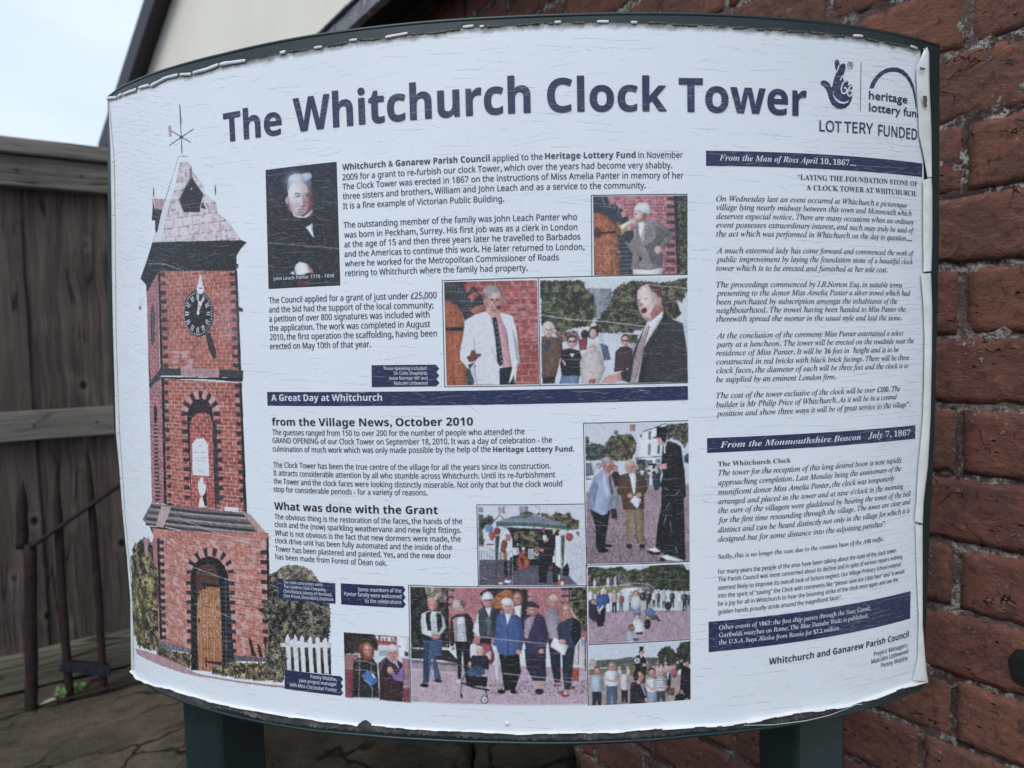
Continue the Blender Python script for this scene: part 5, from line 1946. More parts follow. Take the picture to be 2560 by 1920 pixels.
n,5c3434,40,22,-3415 -444 -3199 -441 -3179 -514 -3423 -545
p,2c3038,-3575 -613 -3496 -610 -3495 -645 -3574 -648
p,2c3038,-3173 -600 -3072 -597 -3071 -634 -3172 -637
p,343a44,-3172 -637 -3119 -635 -3123 -680 -3172 -681
p,2c3038,-3577 -698 -3498 -695 -3497 -730 -3576 -734
p,2c3038,-3174 -683 -3073 -679 -3072 -716 -3174 -720
p,343a44,-3174 -720 -3121 -718 -3124 -762 -3173 -764
p,2c3038,-3579 -784 -3500 -780 -3500 -815 -3578 -819
p,2c3038,-3176 -766 -3075 -762 -3074 -798 -3175 -803
p,343a44,-3175 -803 -3122 -800 -3126 -845 -3175 -847
p,2c3038,-3581 -869 -3502 -865 -3502 -901 -3581 -905
p,2c3038,-3177 -849 -3076 -844 -3075 -881 -3177 -886
p,343a44,-3177 -886 -3124 -883 -3127 -928 -3177 -930
p,2c3038,-3584 -955 -3505 -950 -3504 -986 -3583 -991
p,2c3038,-3179 -932 -3077 -927 -3077 -964 -3178 -969
p,343a44,-3178 -969 -3125 -966 -3128 -1011 -3178 -1014
p,2c3038,-3586 -1041 -3507 -1036 -3506 -1072 -3585 -1077
p,2c3038,-3181 -1015 -3079 -1009 -3078 -1046 -3180 -1052
p,343a44,-3180 -1052 -3127 -1049 -3130 -1094 -3180 -1097
p,2c3038,-3588 -1128 -3509 -1122 -3508 -1157 -3587 -1164
p,2c3038,-3182 -1099 -3080 -1092 -3079 -1129 -3181 -1136
p,343a44,-3181 -1136 -3128 -1133 -3131 -1178 -3181 -1181
p,2c3038,-3590 -1214 -3511 -1208 -3510 -1243 -3589 -1250
p,2c3038,-3184 -1182 -3082 -1175 -3081 -1213 -3183 -1220
p,343a44,-3183 -1220 -3130 -1216 -3133 -1261 -3183 -1265
p,2c3038,-3592 -1301 -3513 -1294 -3512 -1330 -3591 -1337
p,2c3038,-3185 -1266 -3083 -1259 -3082 -1296 -3184 -1304
p,343a44,-3184 -1304 -3131 -1300 -3134 -1345 -3184 -1349
p,f0f4fb,-3381 -769 -3290 -765 -3240 -813 -3244 -1100 -3460 -1105 -3445 -823
l,a9b2c6,5,-3417 -948 -3271 -942
l,a9b2c6,5,-3410 -973 -3282 -967
l,a9b2c6,5,-3423 -897 -3276 -892
l,a9b2c6,4,-3372 -844 -3325 -829 -3300 -847
l,a9b2c6,5,-3380 -1059 -3316 -1057
p,2a1f22,-3346 -1221 -3289 -1229 -3289 -1368 -3341 -1385
p,f0f3f9,-3357 -1121 -3324 -1112 -3321 -1169 -3286 -1191 -3309 -1256 -3337 -1284 -3379 -1281 -3398 -1225 -3399 -1187
p,f0f3f9,-3351 -1285 -3325 -1371 -3290 -1381 -3406 -1394 -3388 -1326
p,f2f4fa,-3078 -1363 -2915 -1356 -2917 -1387 -3080 -1395
p,7a7378,-4135 -1430 -3892 -1422 -2831 -1390 -2772 -1413 -2716 -1494 -2651 -1532 -2611 -1595 -2627 -1615 -3013 -1621 -3551 -1638 -3936 -1634 -4201 -1663 -4333 -1620 -4254 -1540
l,332f36,21,-4152 -1466 -3895 -1453 -3419 -1441 -2833 -1420
l,4a444a,21,-4191 -1532 -3910 -1514 -3424 -1499 -2797 -1482
l,2c292f,21,-4231 -1599 -3926 -1576 -3428 -1557 -2761 -1544
l,443e44,21,-4270 -1657 -3940 -1629 -3432 -1607 -2725 -1597
l,b9b0b4,10,-4182 -1497 -3921 -1482 -3421 -1463 -2819 -1443
l,b9b0b4,10,-4216 -1563 -3927 -1543 -3425 -1521 -2783 -1505
l,b9b0b4,10,-4251 -1629 -3933 -1604 -3430 -1579 -2748 -1567
p,c9b4b4,-3963 -1437 -3803 -1432 -3881 -1547 -3961 -1651 -4083 -1654 -4022 -1537
p,c9a8a0,-2871 -1396 -2772 -1415 -2582 -1593 -2627 -1615 -2698 -1566
p,1a1416,-4201 -1667 -3937 -1641 -3551 -1641 -3013 -1625 -2627 -1619 -2629 -1658 -3017 -1675 -3556 -1697 -4156 -1732
n,5c3434,30,33,-4201 -1667 -3551 -1641 -2627 -1619 -2629 -1658 -4156 -1732
f,17191a,a39c70,30,-4547 -1889 -4275 -1792 -4061 -1831 -4063 -2028 -4111 -2663 -4092 -2849 -4259 -2912 -4414 -2942 -4607 -2962 -4683 -2861 -4710 -2590 -4665 -2282 -4659 -2062
p,c09098,-4340 -1802 -4243 -1787 -4266 -1979 -4318 -1978
f,3c3c28,b3a66a,24,-4638 -2276 -4093 -2137 -4123 -2414 -4366 -2552 -4469 -2837 -4650 -2908 -4727 -2706
p,111418,-4199 -1842 -4064 -1863 -4082 -2031 -4157 -2002
b,c67a68,e2b4ae,28,118,-4150 -1679 -2601 -1549 -2619 -2171 -2666 -2694 -4160 -2844 -4093 -2137
n,e6c4c8,45,39,-4092 -1764 -2603 -1595 -2665 -2684 -4149 -2831
b,b86a70,dcb4bc,26,68,-4162 -1785 -4045 -1767 -4049 -2077 -4161 -2045
p,2c3038,-4059 -1780 -3954 -1768 -3958 -1808 -4060 -1819
p,2c3038,-4065 -1851 -3958 -1839 -3962 -1879 -4065 -1891
p,2c3038,-4070 -1923 -3962 -1910 -3966 -1950 -4070 -1963
p,2c3038,-4075 -1996 -3966 -1982 -3970 -2021 -4075 -2035
p,2c3038,-4080 -2068 -3970 -2053 -3974 -2093 -4081 -2108
p,2c3038,-4086 -2141 -3974 -2125 -3978 -2165 -4086 -2180
p,2c3038,-4091 -2213 -3979 -2197 -3983 -2237 -4091 -2253
p,2c3038,-4096 -2286 -3983 -2269 -3987 -2309 -4097 -2326
p,2c3038,-4102 -2359 -3987 -2341 -3991 -2381 -4102 -2399
p,2c3038,-4107 -2433 -3991 -2413 -3995 -2453 -4108 -2473
p,2c3038,-4113 -2506 -3996 -2485 -4000 -2526 -4113 -2546
p,2c3038,-4118 -2580 -4000 -2558 -4004 -2598 -4118 -2620
p,2c3038,-4124 -2654 -4004 -2631 -4008 -2671 -4124 -2694
p,2c3038,-4129 -2728 -4008 -2704 -4013 -2744 -4129 -2768
p,101218,-4072 -1761 -4031 -1755 -4087 -2763 -4133 -2774
p,2b2f37,-2699 -1709 -2609 -1705 -2612 -1742 -2699 -1746
p,2b2f37,-2701 -1796 -2614 -1791 -2617 -1829 -2701 -1833
p,2b2f37,-2703 -1882 -2619 -1878 -2621 -1915 -2703 -1920
p,2b2f37,-2704 -1969 -2624 -1965 -2626 -2002 -2704 -2007
p,2b2f37,-2706 -2056 -2629 -2052 -2631 -2089 -2706 -2094
p,2b2f37,-2708 -2144 -2634 -2139 -2636 -2177 -2708 -2181
p,2b2f37,-2709 -2231 -2639 -2226 -2641 -2264 -2709 -2269
p,2b2f37,-2711 -2319 -2644 -2314 -2646 -2352 -2711 -2356
p,2b2f37,-2713 -2407 -2649 -2402 -2651 -2440 -2713 -2444
p,2b2f37,-2715 -2495 -2654 -2490 -2656 -2528 -2714 -2532
p,101218,-2626 -1597 -2601 -1595 -2625 -2171 -2647 -2174
p,272b33,-3536 -2018 -3624 -2038 -3620 -1997 -3534 -1991
p,d8a2a6,-3532 -1984 -3618 -1986 -3600 -1944 -3520 -1956
p,272b33,-3516 -1949 -3594 -1933 -3565 -1893 -3494 -1922
p,d8a2a6,-3488 -1916 -3556 -1883 -3516 -1846 -3459 -1891
p,272b33,-3451 -1885 -3505 -1837 -3457 -1806 -3416 -1864
p,d8a2a6,-3407 -1860 -3444 -1799 -3391 -1775 -3368 -1843
p,272b33,-3358 -1840 -3377 -1770 -3322 -1754 -3317 -1829
p,d8a2a6,-3307 -1827 -3309 -1752 -3254 -1745 -3266 -1822
p,272b33,-3257 -1821 -3241 -1745 -3189 -1748 -3218 -1822
p,d8a2a6,-3209 -1823 -3177 -1750 -3132 -1762 -3174 -1831
p,272b33,-3166 -1833 -3121 -1765 -3083 -1786 -3137 -1846
p,d8a2a6,-3131 -1849 -3074 -1791 -3045 -1819 -3108 -1867
p,272b33,-3104 -1872 -3039 -1826 -3019 -1859 -3089 -1893
p,d8a2a6,-3086 -1899 -3016 -1868 -3007 -1905 -3079 -1923
p,272b33,-3079 -1929 -3006 -1914 -3009 -1953 -3080 -1955
p,111319,-3569 -2049 -3523 -1943 -3430 -1871 -3300 -1825 -3181 -1840 -3108 -1898 -3075 -1980 -3054 -2806 -3214 -2856 -3638 -2957 -3590 -2352
p,2c3038,-3643 -2105 -3550 -2093 -3554 -2131 -3644 -2144
p,2c3038,-3078 -2024 -3002 -2019 -3002 -2054 -3080 -2062
p,2c3038,-3648 -2197 -3558 -2184 -3561 -2223 -3648 -2236
p,2c3038,-3084 -2112 -3006 -2106 -3005 -2141 -3086 -2150
p,2c3038,-3653 -2290 -3566 -2276 -3569 -2315 -3653 -2328
p,2c3038,-3090 -2200 -3009 -2193 -3009 -2229 -3093 -2239
p,2c3038,-3658 -2382 -3573 -2369 -3577 -2407 -3658 -2420
p,2c3038,-3096 -2288 -3012 -2281 -3012 -2316 -3099 -2327
p,2c3038,-3663 -2475 -3581 -2461 -3584 -2500 -3663 -2513
p,2c3038,-3102 -2377 -3015 -2369 -3015 -2404 -3105 -2416
p,2c3038,-3668 -2568 -3589 -2554 -3592 -2593 -3668 -2606
p,2c3038,-3108 -2466 -3019 -2457 -3019 -2492 -3111 -2505
p,2c3038,-3673 -2661 -3597 -2647 -3600 -2686 -3673 -2700
p,2c3038,-3114 -2555 -3022 -2545 -3022 -2581 -3117 -2595
p,2c3038,-3678 -2754 -3605 -2741 -3608 -2780 -3678 -2793
p,2c3038,-3120 -2645 -3025 -2633 -3025 -2669 -3123 -2684
p,2c3038,-3683 -2848 -3612 -2835 -3616 -2874 -3683 -2887
p,2c3038,-3126 -2735 -3029 -2722 -3029 -2758 -3129 -2774
l,6a7482,3,-3163 -2049 -3041 -2041
l,6a7482,3,-3166 -2090 -3044 -2081
l,6a7482,3,-3169 -2131 -3047 -2122
l,6a7482,3,-3172 -2172 -3049 -2163
l,6a7482,3,-3175 -2213 -3052 -2203
l,6a7482,3,-3178 -2254 -3055 -2244
l,6a7482,3,-3181 -2295 -3058 -2285
l,6a7482,3,-3183 -2337 -3060 -2325
l,6a7482,3,-3186 -2378 -3063 -2366
l,6a7482,3,-3189 -2419 -3066 -2407
l,6a7482,3,-3192 -2461 -3069 -2448
l,6a7482,3,-3195 -2502 -3071 -2489
l,6a7482,3,-3198 -2543 -3074 -2530
l,6a7482,3,-3201 -2585 -3077 -2571
l,6a7482,3,-3204 -2627 -3080 -2613
l,6a7482,3,-3207 -2668 -3082 -2654
l,6a7482,3,-3210 -2710 -3085 -2695
l,6a7482,3,-3213 -2752 -3088 -2736
l,6a7482,3,-3216 -2793 -3091 -2778
l,8a94a4,3,-3110 -2023 -3150 -2795
l,7c8694,3,-3179 -2090 -3203 -2805
p,553626,-3494 -2038 -3482 -1977 -3420 -1929 -3334 -1907 -3252 -1906 -3202 -1948 -3188 -2091 -3423 -2145 -3498 -2276
p,b8794e,-3473 -2232 -3424 -2155 -3350 -2114 -3189 -2101 -3193 -2383 -3208 -2875 -3326 -2903 -3529 -2932 -3523 -2640 -3500 -2296
n,dcb08c,55,18,-3467 -2162 -3189 -2101 -3194 -2578 -3520 -2639
l,6c4028,4,-3428 -2126 -3474 -2930
l,e8c8a8,4,-3440 -2168 -3486 -2923
l,6c4028,4,-3343 -2113 -3387 -2911
l,e8c8a8,4,-3354 -2154 -3397 -2904
l,6c4028,4,-3256 -2101 -3297 -2893
l,e8c8a8,4,-3267 -2141 -3308 -2885
e,38201a,-3417 -2213 7 7
e,38201a,-3371 -2206 7 7
e,38201a,-3328 -2199 7 7
e,38201a,-3280 -2192 7 7
e,38201a,-3232 -2185 7 7
e,38201a,-3422 -2313 7 7
e,38201a,-3376 -2305 7 7
e,38201a,-3334 -2298 7 7
e,38201a,-3285 -2290 7 7
e,38201a,-3237 -2283 7 7
e,38201a,-3428 -2412 7 7
e,38201a,-3382 -2404 7 7
e,38201a,-3339 -2397 7 7
e,38201a,-3290 -2389 7 7
e,38201a,-3242 -2381 7 7
e,38201a,-3434 -2513 7 7
e,38201a,-3387 -2504 7 7
e,38201a,-3345 -2497 7 7
e,38201a,-3296 -2488 7 7
e,38201a,-3248 -2480 7 7
e,38201a,-3439 -2608 7 7
e,38201a,-3393 -2599 7 7
e,38201a,-3350 -2591 7 7
e,38201a,-3301 -2582 7 7
e,38201a,-3252 -2574 7 7
e,38201a,-3445 -2709 7 7
e,38201a,-3398 -2700 7 7
e,38201a,-3355 -2691 7 7
e,38201a,-3306 -2682 7 7
e,38201a,-3258 -2673 7 7
e,38201a,-3450 -2805 8 7
e,38201a,-3403 -2795 7 7
e,38201a,-3360 -2786 7 7
e,38201a,-3311 -2777 7 7
e,38201a,-3263 -2767 7 7
e,38201a,-3455 -2891 8 7
e,38201a,-3408 -2881 7 7
e,38201a,-3365 -2872 7 7
e,38201a,-3316 -2862 7 7
e,38201a,-3267 -2852 7 7
p,15141a,-3418 -2090 -3187 -2077 -3189 -2103 -3406 -2113
e,15141a,-3381 -2065 14 20
e,15141a,-3379 -2131 13 16
p,15141a,-3447 -2819 -3209 -2786 -3211 -2816 -3434 -2836
e,15141a,-3409 -2796 13 18
e,15141a,-3414 -2857 13 18
e,15141a,-3483 -2452 15 20
l,15141a,6,-3480 -2461 -3459 -2517
p,6c6a78,-4153 -2784 -4009 -2771 -3620 -2745 -3624 -2786 -4054 -2844 -4169 -2836
p,5c5a68,-3053 -2694 -2686 -2659 -2689 -2697 -3051 -2747
n,c9c0cc,35,21,-4153 -2784 -3620 -2745 -3624 -2786 -4169 -2836
n,b0a8b4,30,13,-3053 -2694 -2686 -2659 -2689 -2697 -3051 -2747
f,3a3028,a08a6c,21,-4211 -2857 -4016 -2835 -3624 -2792 -3637 -2947 -3800 -2954 -4065 -2947 -4221 -2945
f,2c2a20,b3a070,16,-3358 -2875 -3211 -2826 -3051 -2757 -2689 -2707 -2518 -2842 -2541 -2854 -2961 -2896 -3341 -2922
f,20241c,c0b68c,13,-3067 -2799 -2917 -2791 -2936 -2891 -3086 -2900
f,20241c,c0b68c,14,-3351 -2874 -3253 -2844 -3094 -2823 -3111 -2895 -3355 -2925
p,c39aa4,-4685 -3006 -4393 -2958 -4063 -2931 -3815 -2937 -3562 -2965 -3371 -2948 -2962 -2915 -2509 -2878 -2510 -2897 -2963 -2930 -3415 -2972 -3595 -2993 -3890 -3013 -4273 -3034 -4645 -3050
l,8c6a78,3,-4045 -2942 -4044 -3015
l,8c6a78,3,-4518 -2992 -4524 -3038
l,8a5c6c,5,-4645 -3053 -4273 -3036 -3891 -3016 -3595 -2996 -3372 -2964 -2511 -2899
p,2a1a1c,-2875 -2507 -2841 -2520 -2821 -2594 -2791 -2665 -2849 -2665
p,2a1a1c,-2783 -2540 -2750 -2564 -2721 -2664 -2767 -2662
p,2a1a1c,-2710 -2473 -2653 -2475 -2648 -2587 -2694 -2594
p,2a1a1c,-2759 -2230 -2684 -2216 -2698 -2264 -2737 -2251
f,101317,8f8a70,15,-2621 -1911 -2543 -1885 -2486 -1833 -2378 -1811 -2275 -1816 -2195 -1847 -2128 -1923 -2120 -1958 -2028 -2114 -2032 -2314 -2053 -2443 -2205 -2486 -2412 -2463 -2523 -2523 -2541 -2854 -2697 -2841 -2706 -2595 -2639 -2417 -2707 -2237 -2621 -2096
f,5c5448,b8a894,13,-2531 -1874 -2486 -1833 -2378 -1811 -2275 -1816 -2195 -1847 -2133 -1923 -2535 -1949
p,14171c,-2523 -2523 -2039 -2460 -2046 -2725 -2535 -2740
f,1c1e1a,6c6a4c,13,-2523 -2523 -2039 -2460 -2046 -2606 -2531 -2665
p,eceff6,-2533 -2506 -2044 -2460 -2045 -2492 -2535 -2539
p,eef1f8,-2478 -2462 -2452 -2412 -2433 -2456 -2432 -2759 -2472 -2755
p,eef1f8,-2404 -2471 -2378 -2411 -2359 -2447 -2357 -2751 -2397 -2747
p,eef1f8,-2334 -2445 -2310 -2411 -2290 -2440 -2289 -2744 -2328 -2739
p,eef1f8,-2257 -2455 -2232 -2410 -2213 -2431 -2211 -2736 -2250 -2732
p,eef1f8,-2184 -2428 -2161 -2410 -2142 -2424 -2140 -2729 -2178 -2725
p,eef1f8,-2115 -2440 -2091 -2410 -2072 -2417 -2070 -2723 -2107 -2718
n,8a8c80,35,13,-2530 -2459 -2348 -2437 -2363 -2736 -2536 -2759
f,2a2c24,a09a7c,14,-2706 -2595 -2523 -2523 -2475 -2638 -2518 -2842 -2697 -2850
l,cfd6e4,4,-3599 -1949 -3340 -1981 -3040 -2019
l,cfd6e4,3,-3538 -2302 -3229 -2330 -2976 -2369
l,cfd6e4,3,-2604 -2002 -2391 -2064 -2089 -2155
l,cfd6e4,4,-3724 -1515 -3284 -1589 -2764 -1669
l,aab0c0,4,-3989 824 -3681 793 -3432 715
g,2a1418,25,-3727 297 123 382
g,e8b8c4,25,-2920 266 138 238
"""

TEXT = [
 (0, 'B', 'navy', -286.6, 174.1, -228.9, 173.4, 22.95, 'The'),
 (0, 'B', 'navy', -217.4, 173.7, -26.9, 175.2, 25.8, 'Whitchurch'),
 (0, 'B', 'navy', -13.9, 175.0, 77.1, 174.8, 24.5, 'Clock'),
 (0, 'B', 'navy', 86.8, 174.6, 193.1, 174.7, 24.72, 'Tower'),
 (1, 'B', 'ink', -176.5, 140.3, -58.7, 140.0, 4.63, 'Whitchurch & Ganarew Parish Council'),
 (1, 'R', 'ink', -56.6, 139.8, -18.5, 140.0, 4.49, 'applied to the'),
 (1, 'B', 'ink', -16.5, 140.2, 52.6, 140.0, 4.48, 'Heritage Lottery Fund'),
 (1, 'R', 'ink', 54.8, 139.9, 89.5, 139.9, 4.49, 'in November'),
 (2, 'R', 'ink', -176.8, 132.5, 81.1, 132.1, 4.58, '2009 for a grant to re-furbish our clock Tower, which over the years had become very shabby.'),
 (2, 'R', 'ink', -177.0, 125.2, 89.9, 124.4, 4.59, 'The Clock Tower was erected in 1867 on the instructions of Miss Amelia Panter in memory of her'),
 (2, 'R', 'ink', -177.1, 117.7, 60.3, 117.0, 4.6, 'three sisters and brothers, William and John Leach and as a service to the community.'),
 (2, 'R', 'ink', -177.1, 110.1, -48.4, 109.3, 4.61, 'It is a fine example of Victorian Public Building.'),
 (3, 'R', 'ink', -177.4, 95.3, 6.9, 94.1, 4.63, 'The outstanding member of the family was John Leach Panter who'),
 (3, 'R', 'ink', -177.2, 87.6, 7.0, 86.4, 4.63, 'was born in Peckham, Surrey. His first job was as a clerk in London'),
 (3, 'R', 'ink', -177.3, 80.1, 9.2, 79.1, 4.64, 'at the age of 15 and then three years later he travelled to Barbados'),
 (3, 'R', 'ink', -177.6, 72.6, 12.3, 71.3, 4.65, 'and the Americas to continue this work. He later returned to London,'),
 (3, 'R', 'ink', -177.5, 65.0, -7.5, 63.8, 4.66, 'where he worked for the Metropolitan Commissioner of Roads'),
 (3, 'R', 'ink', -177.4, 57.5, -31.7, 56.4, 4.67, 'retiring to Whitchurch where the family had property.'),
 (4, 'R', 'ink', -248.6, 38.7, -103.0, 37.4, 4.86, 'The Council applied for a grant of just under £25,000'),
 (4, 'R', 'ink', -249.0, 31.1, -105.9, 29.9, 4.87, 'and the bid had the support of the local community;'),
 (4, 'R', 'ink', -249.2, 23.5, -109.2, 22.8, 4.88, 'a petition of over 800 signatures was included with'),
 (4, 'R', 'ink', -249.3, 15.9, -108.9, 15.3, 4.89, 'the application. The work was completed in August'),
 (4, 'R', 'ink', -249.3, 8.4, -103.7, 7.8, 4.9, '2010, the first operation the scaffolding, having been'),
 (4, 'R', 'ink', -249.7, 0.8, -158.0, 0.6, 4.91, 'erected on May 10th of that year.'),
 (5, 'B', 'white', -250.5, -42.3, -150.1, -42.3, 5.37, 'A Great Day at Whitchurch'),
 (6, 'B', 'black', -251.2, -62.9, -77.1, -62.5, 6.28, 'from the Village News, October 2010'),
 (7, 'B', 'black', -252.8, -134.5, -107.3, -133.3, 6.4, 'What was done with the Grant'),
 (8, 'R', 'ink', -251.3, -70.8, -36.8, -70.1, 4.5, 'The guesses ranged from 150 to over 200 for the number of people who attended the'),
 (8, 'R', 'ink', -251.5, -77.7, -15.5, -77.1, 4.51, 'GRAND OPENING of our Clock Tower on September 18, 2010. It was a day of celebration - the'),
 (8, 'R', 'ink', -251.8, -84.9, -63.7, -83.6, 4.52, 'culmination of much work which was only made possible by the help of the'),
 (9, 'R', 'ink', -251.8, -98.3, -16.9, -97.5, 4.54, 'The Clock Tower has been the true centre of the village for all the years since its construction.'),
 (9, 'R', 'ink', -252.1, -105.2, -13.5, -104.5, 4.54, 'It attracts considerable attention by all who stumble across Whitchurch. Until its re-furbishment'),
 (9, 'R', 'ink', -252.3, -112.3, -8.3, -111.8, 4.55, 'the Tower and the clock faces were looking distinctly miserable. Not only that but the clock would'),
 (9, 'R', 'ink', -252.6, -119.2, -115.2, -118.3, 4.56, 'stop for considerable periods - for a variety of reasons.'),
 (10, 'R', 'ink', -253.0, -142.7, -87.9, -141.2, 4.59, 'The obvious thing is the restoration of the faces, the hands of the'),
 (10, 'R', 'ink', -253.2, -149.4, -88.7, -148.4, 4.6, 'clock and the (now) sparkling weathervane and new light fittings.'),
 (10, 'R', 'ink', -253.4, -156.7, -89.5, -155.4, 4.61, 'What is not obvious is the fact that new dormers were made, the'),
 (10, 'R', 'ink', -253.7, -163.3, -96.5, -162.4, 4.62, 'clock drive unit has been fully automated and the inside of the'),
 (10, 'R', 'ink', -253.9, -170.4, -97.6, -169.2, 4.63, 'Tower has been plastered and painted. Yes, and the new door'),
 (10, 'R', 'ink', -254.0, -177.3, -151.1, -176.5, 4.63, 'has been made from Forest of Dean oak.'),
 (11, 'B', 'ink', -61.7, -83.8, 1.9, -84.5, 4.21, 'Heritage Lottery Fund.'),
 (12, 'R', 'white', -148.2, -17.8, -112.3, -18.2, 2.55, 'Those speaking included:'),
 (12, 'R', 'white', -139.5, -21.7, -112.4, -22.2, 2.54, 'Sir Colin Shepherd,'),
 (12, 'R', 'white', -143.7, -25.6, -112.3, -26.0, 2.55, 'Jesse Norman MP and'),
 (12, 'R', 'white', -139.6, -29.7, -112.4, -29.9, 2.55, 'Malcolm Littlewood'),
 (13, 'R', 'white', -243.3, 57.2, -187.1, 57.0, 2.61, 'John Leach Panter 1778 - 1858'),
 (14, 'R', 'white', -246.8, -197.7, -208.7, -196.9, 2.62, 'The main contractors were:'),
 (14, 'R', 'white', -246.8, -201.4, -206.1, -201.0, 2.62, 'The Cumbria Clock Company,'),
 (14, 'R', 'white', -247.1, -205.5, -200.6, -204.8, 2.62, 'Chris Bullock Joinery of Hereford,'),
 (14, 'R', 'white', -247.3, -209.5, -199.2, -208.8, 2.62, 'Clive Preest, Decorators, Drybrook'),
 (15, 'R', 'white', -177.0, -198.9, -139.7, -198.2, 3.13, 'Some members of the'),
 (15, 'R', 'white', -189.3, -203.3, -139.8, -203.1, 3.15, 'Panter family were welcomed'),
 (15, 'R', 'white', -171.1, -208.1, -139.8, -207.7, 3.13, 'to the celebrations'),
 (16, 'R', 'white', -224.1, -277.6, -199.5, -277.3, 2.99, 'Penny Walshe,'),
 (16, 'R', 'white', -236.0, -282.3, -199.6, -281.5, 3.01, 'joint project manager'),
 (16, 'R', 'white', -245.2, -287.3, -199.6, -286.5, 3.03, 'with Miss Christabel Panter'),
 (17, 'SBI', 'white', 118.7, 138.1, 241.0, 138.2, 4.4, 'From the Man of Ross April 10, 1867....'),
 (18, 'SB', 'black', 185.4, 125.1, 310.8, 126.3, 4.05, '“LAYING THE FOUNDATION STONE OF'),
 (18, 'SB', 'black', 193.6, 117.3, 310.3, 118.2, 4.07, 'A CLOCK TOWER AT WHITCHURCH.'),
 (19, 'SI', 'ink', 116.2, 107.2, 298.5, 107.8, 4.22, 'On Wednesday last an event occurred at Whitchurch a picturesque'),
 (19, 'SI', 'ink', 116.2, 100.6, 304.3, 101.1, 4.23, 'village lying nearly midway between this town and Monmouth which'),
 (19, 'SI', 'ink', 116.2, 93.7, 307.0, 94.1, 4.23, 'deserves especial notice. There are many occasions when an ordinary'),
 (19, 'SI', 'ink', 116.1, 87.1, 307.1, 87.0, 4.24, 'event possesses extraordinary interest, and such may truly be said of'),
 (19, 'SI', 'ink', 116.1, 80.3, 305.2, 80.1, 4.25, 'the act which was performed in Whitchurch on the day in question.....'),
 (20, 'SI', 'ink', 116.0, 67.3, 307.5, 67.6, 4.26, 'A much esteemed lady has come forward and commenced the work of'),
 (20, 'SI', 'ink', 116.0, 60.5, 306.8, 60.6, 4.27, 'public improvement by laying the foundation stone of a beautiful clock'),
 (20, 'SI', 'ink', 116.0, 53.8, 276.4, 53.1, 4.27, 'tower which is to be erected and furnished at her sole cost.'),
 (21, 'SI', 'ink', 115.9, 40.9, 293.7, 40.6, 4.29, 'The proceedings commenced by J.R.Norton Esq. in suitable terms'),
 (21, 'SI', 'ink', 115.9, 34.3, 303.8, 33.8, 4.29, 'presenting to the donor Miss Amelia Panter a silver trowel which had'),
 (21, 'SI', 'ink', 115.9, 27.6, 288.3, 26.9, 4.3, 'been purchased by subscription amongst the inhabitants of the'),
 (21, 'SI', 'ink', 115.8, 20.9, 298.2, 20.2, 4.31, 'neighbourhood. The trowel having been handed to Miss Panter she'),
 (21, 'SI', 'ink', 115.8, 14.3, 293.8, 12.9, 4.31, 'therewith spread the mortar in the usual style and laid the stone.'),
 (22, 'SI', 'ink', 115.8, 1.2, 296.3, 0.0, 4.33, 'At the conclusion of the ceremony Miss Panter entertained a select'),
 (22, 'SI', 'ink', 115.7, -5.7, 309.4, -6.9, 4.33, 'party at a luncheon. The tower will be erected on the roadside near the'),
 (22, 'SI', 'ink', 115.7, -12.4, 290.7, -13.9, 4.34, 'residence of Miss Panter. It will be 36 feet in  height and is to be'),
 (22, 'SI', 'ink', 115.7, -19.3, 303.7, -21.2, 4.35, 'constructed in red bricks with black brick facings. There will be three'),
 (22, 'SI', 'ink', 115.7, -26.2, 302.6, -28.0, 4.36, 'clock faces, the diameter of each will be three feet and the clock is to'),
 (22, 'SI', 'ink', 115.6, -33.3, 223.2, -34.6, 4.36, 'be supplied by an eminent London firm.'),
 (23, 'SI', 'ink', 115.6, -46.1, 293.1, -47.5, 4.38, 'The cost of the tower exclusive of the clock will be over £200. The'),
 (23, 'SI', 'ink', 115.5, -53.3, 289.0, -54.3, 4.38, 'builder is Mr Philip Price of Whitchurch. As it will be in a central'),
 (23, 'SI', 'ink', 115.5, -60.4, 306.0, -61.6, 4.39, 'position and show three ways it will be of great service to the village”.'),
 (24, 'SBI', 'white', 118.5, -85.6, 248.8, -86.3, 4.81, 'From the Monmouthshire Beacon'),
 (25, 'SBI', 'white', 256.5, -85.8, 306.2, -87.0, 5.1, 'July 7, 1867'),
 (26, 'SB', 'black', 116.7, -100.4, 180.4, -100.7, 3.7, 'The Whitchurch Clock'),
 (27, 'SI', 'ink', 116.9, -107.8, 296.0, -109.5, 4.44, 'The tower for the reception of this long desired boon is now rapidly'),
 (27, 'SI', 'ink', 116.9, -115.6, 295.7, -116.9, 4.45, 'approaching completion. Last Monday being the anniversary of the'),
 (27, 'SI', 'ink', 116.8, -123.3, 287.5, -124.5, 4.46, 'munificent donor Miss Amelia Panter, the clock was temporarily'),
 (27, 'SI', 'ink', 116.8, -130.9, 298.6, -132.6, 4.47, 'arranged and placed in the tower and at nine o’clock in the morning'),
 (27, 'SI', 'ink', 116.8, -138.3, 308.1, -140.3, 4.48, 'the ears of the villagers were gladdened by hearing the tones of the bell'),
 (27, 'SI', 'ink', 116.7, -146.1, 307.9, -147.3, 4.48, 'for the first time resounding through the village. The tones are clear and'),
 (27, 'SI', 'ink', 116.7, -153.9, 307.2, -155.0, 4.49, 'distinct and can be heard distinctly not only in the village for which it is'),
 (27, 'SI', 'ink', 116.7, -161.4, 276.9, -163.2, 4.5, 'designed but for some distance into the adjoining parishes”'),
 (28, 'S', 'ink', 116.8, -175.3, 276.7, -175.7, 3.6, 'Sadly, this is no longer the case due to the constant hum of the A40 traffic.'),
 (29, 'R', 'ink', 116.6, -187.7, 291.6, -188.0, 3.54, 'For many years the people of the area have been talking about the state of the clock tower.'),
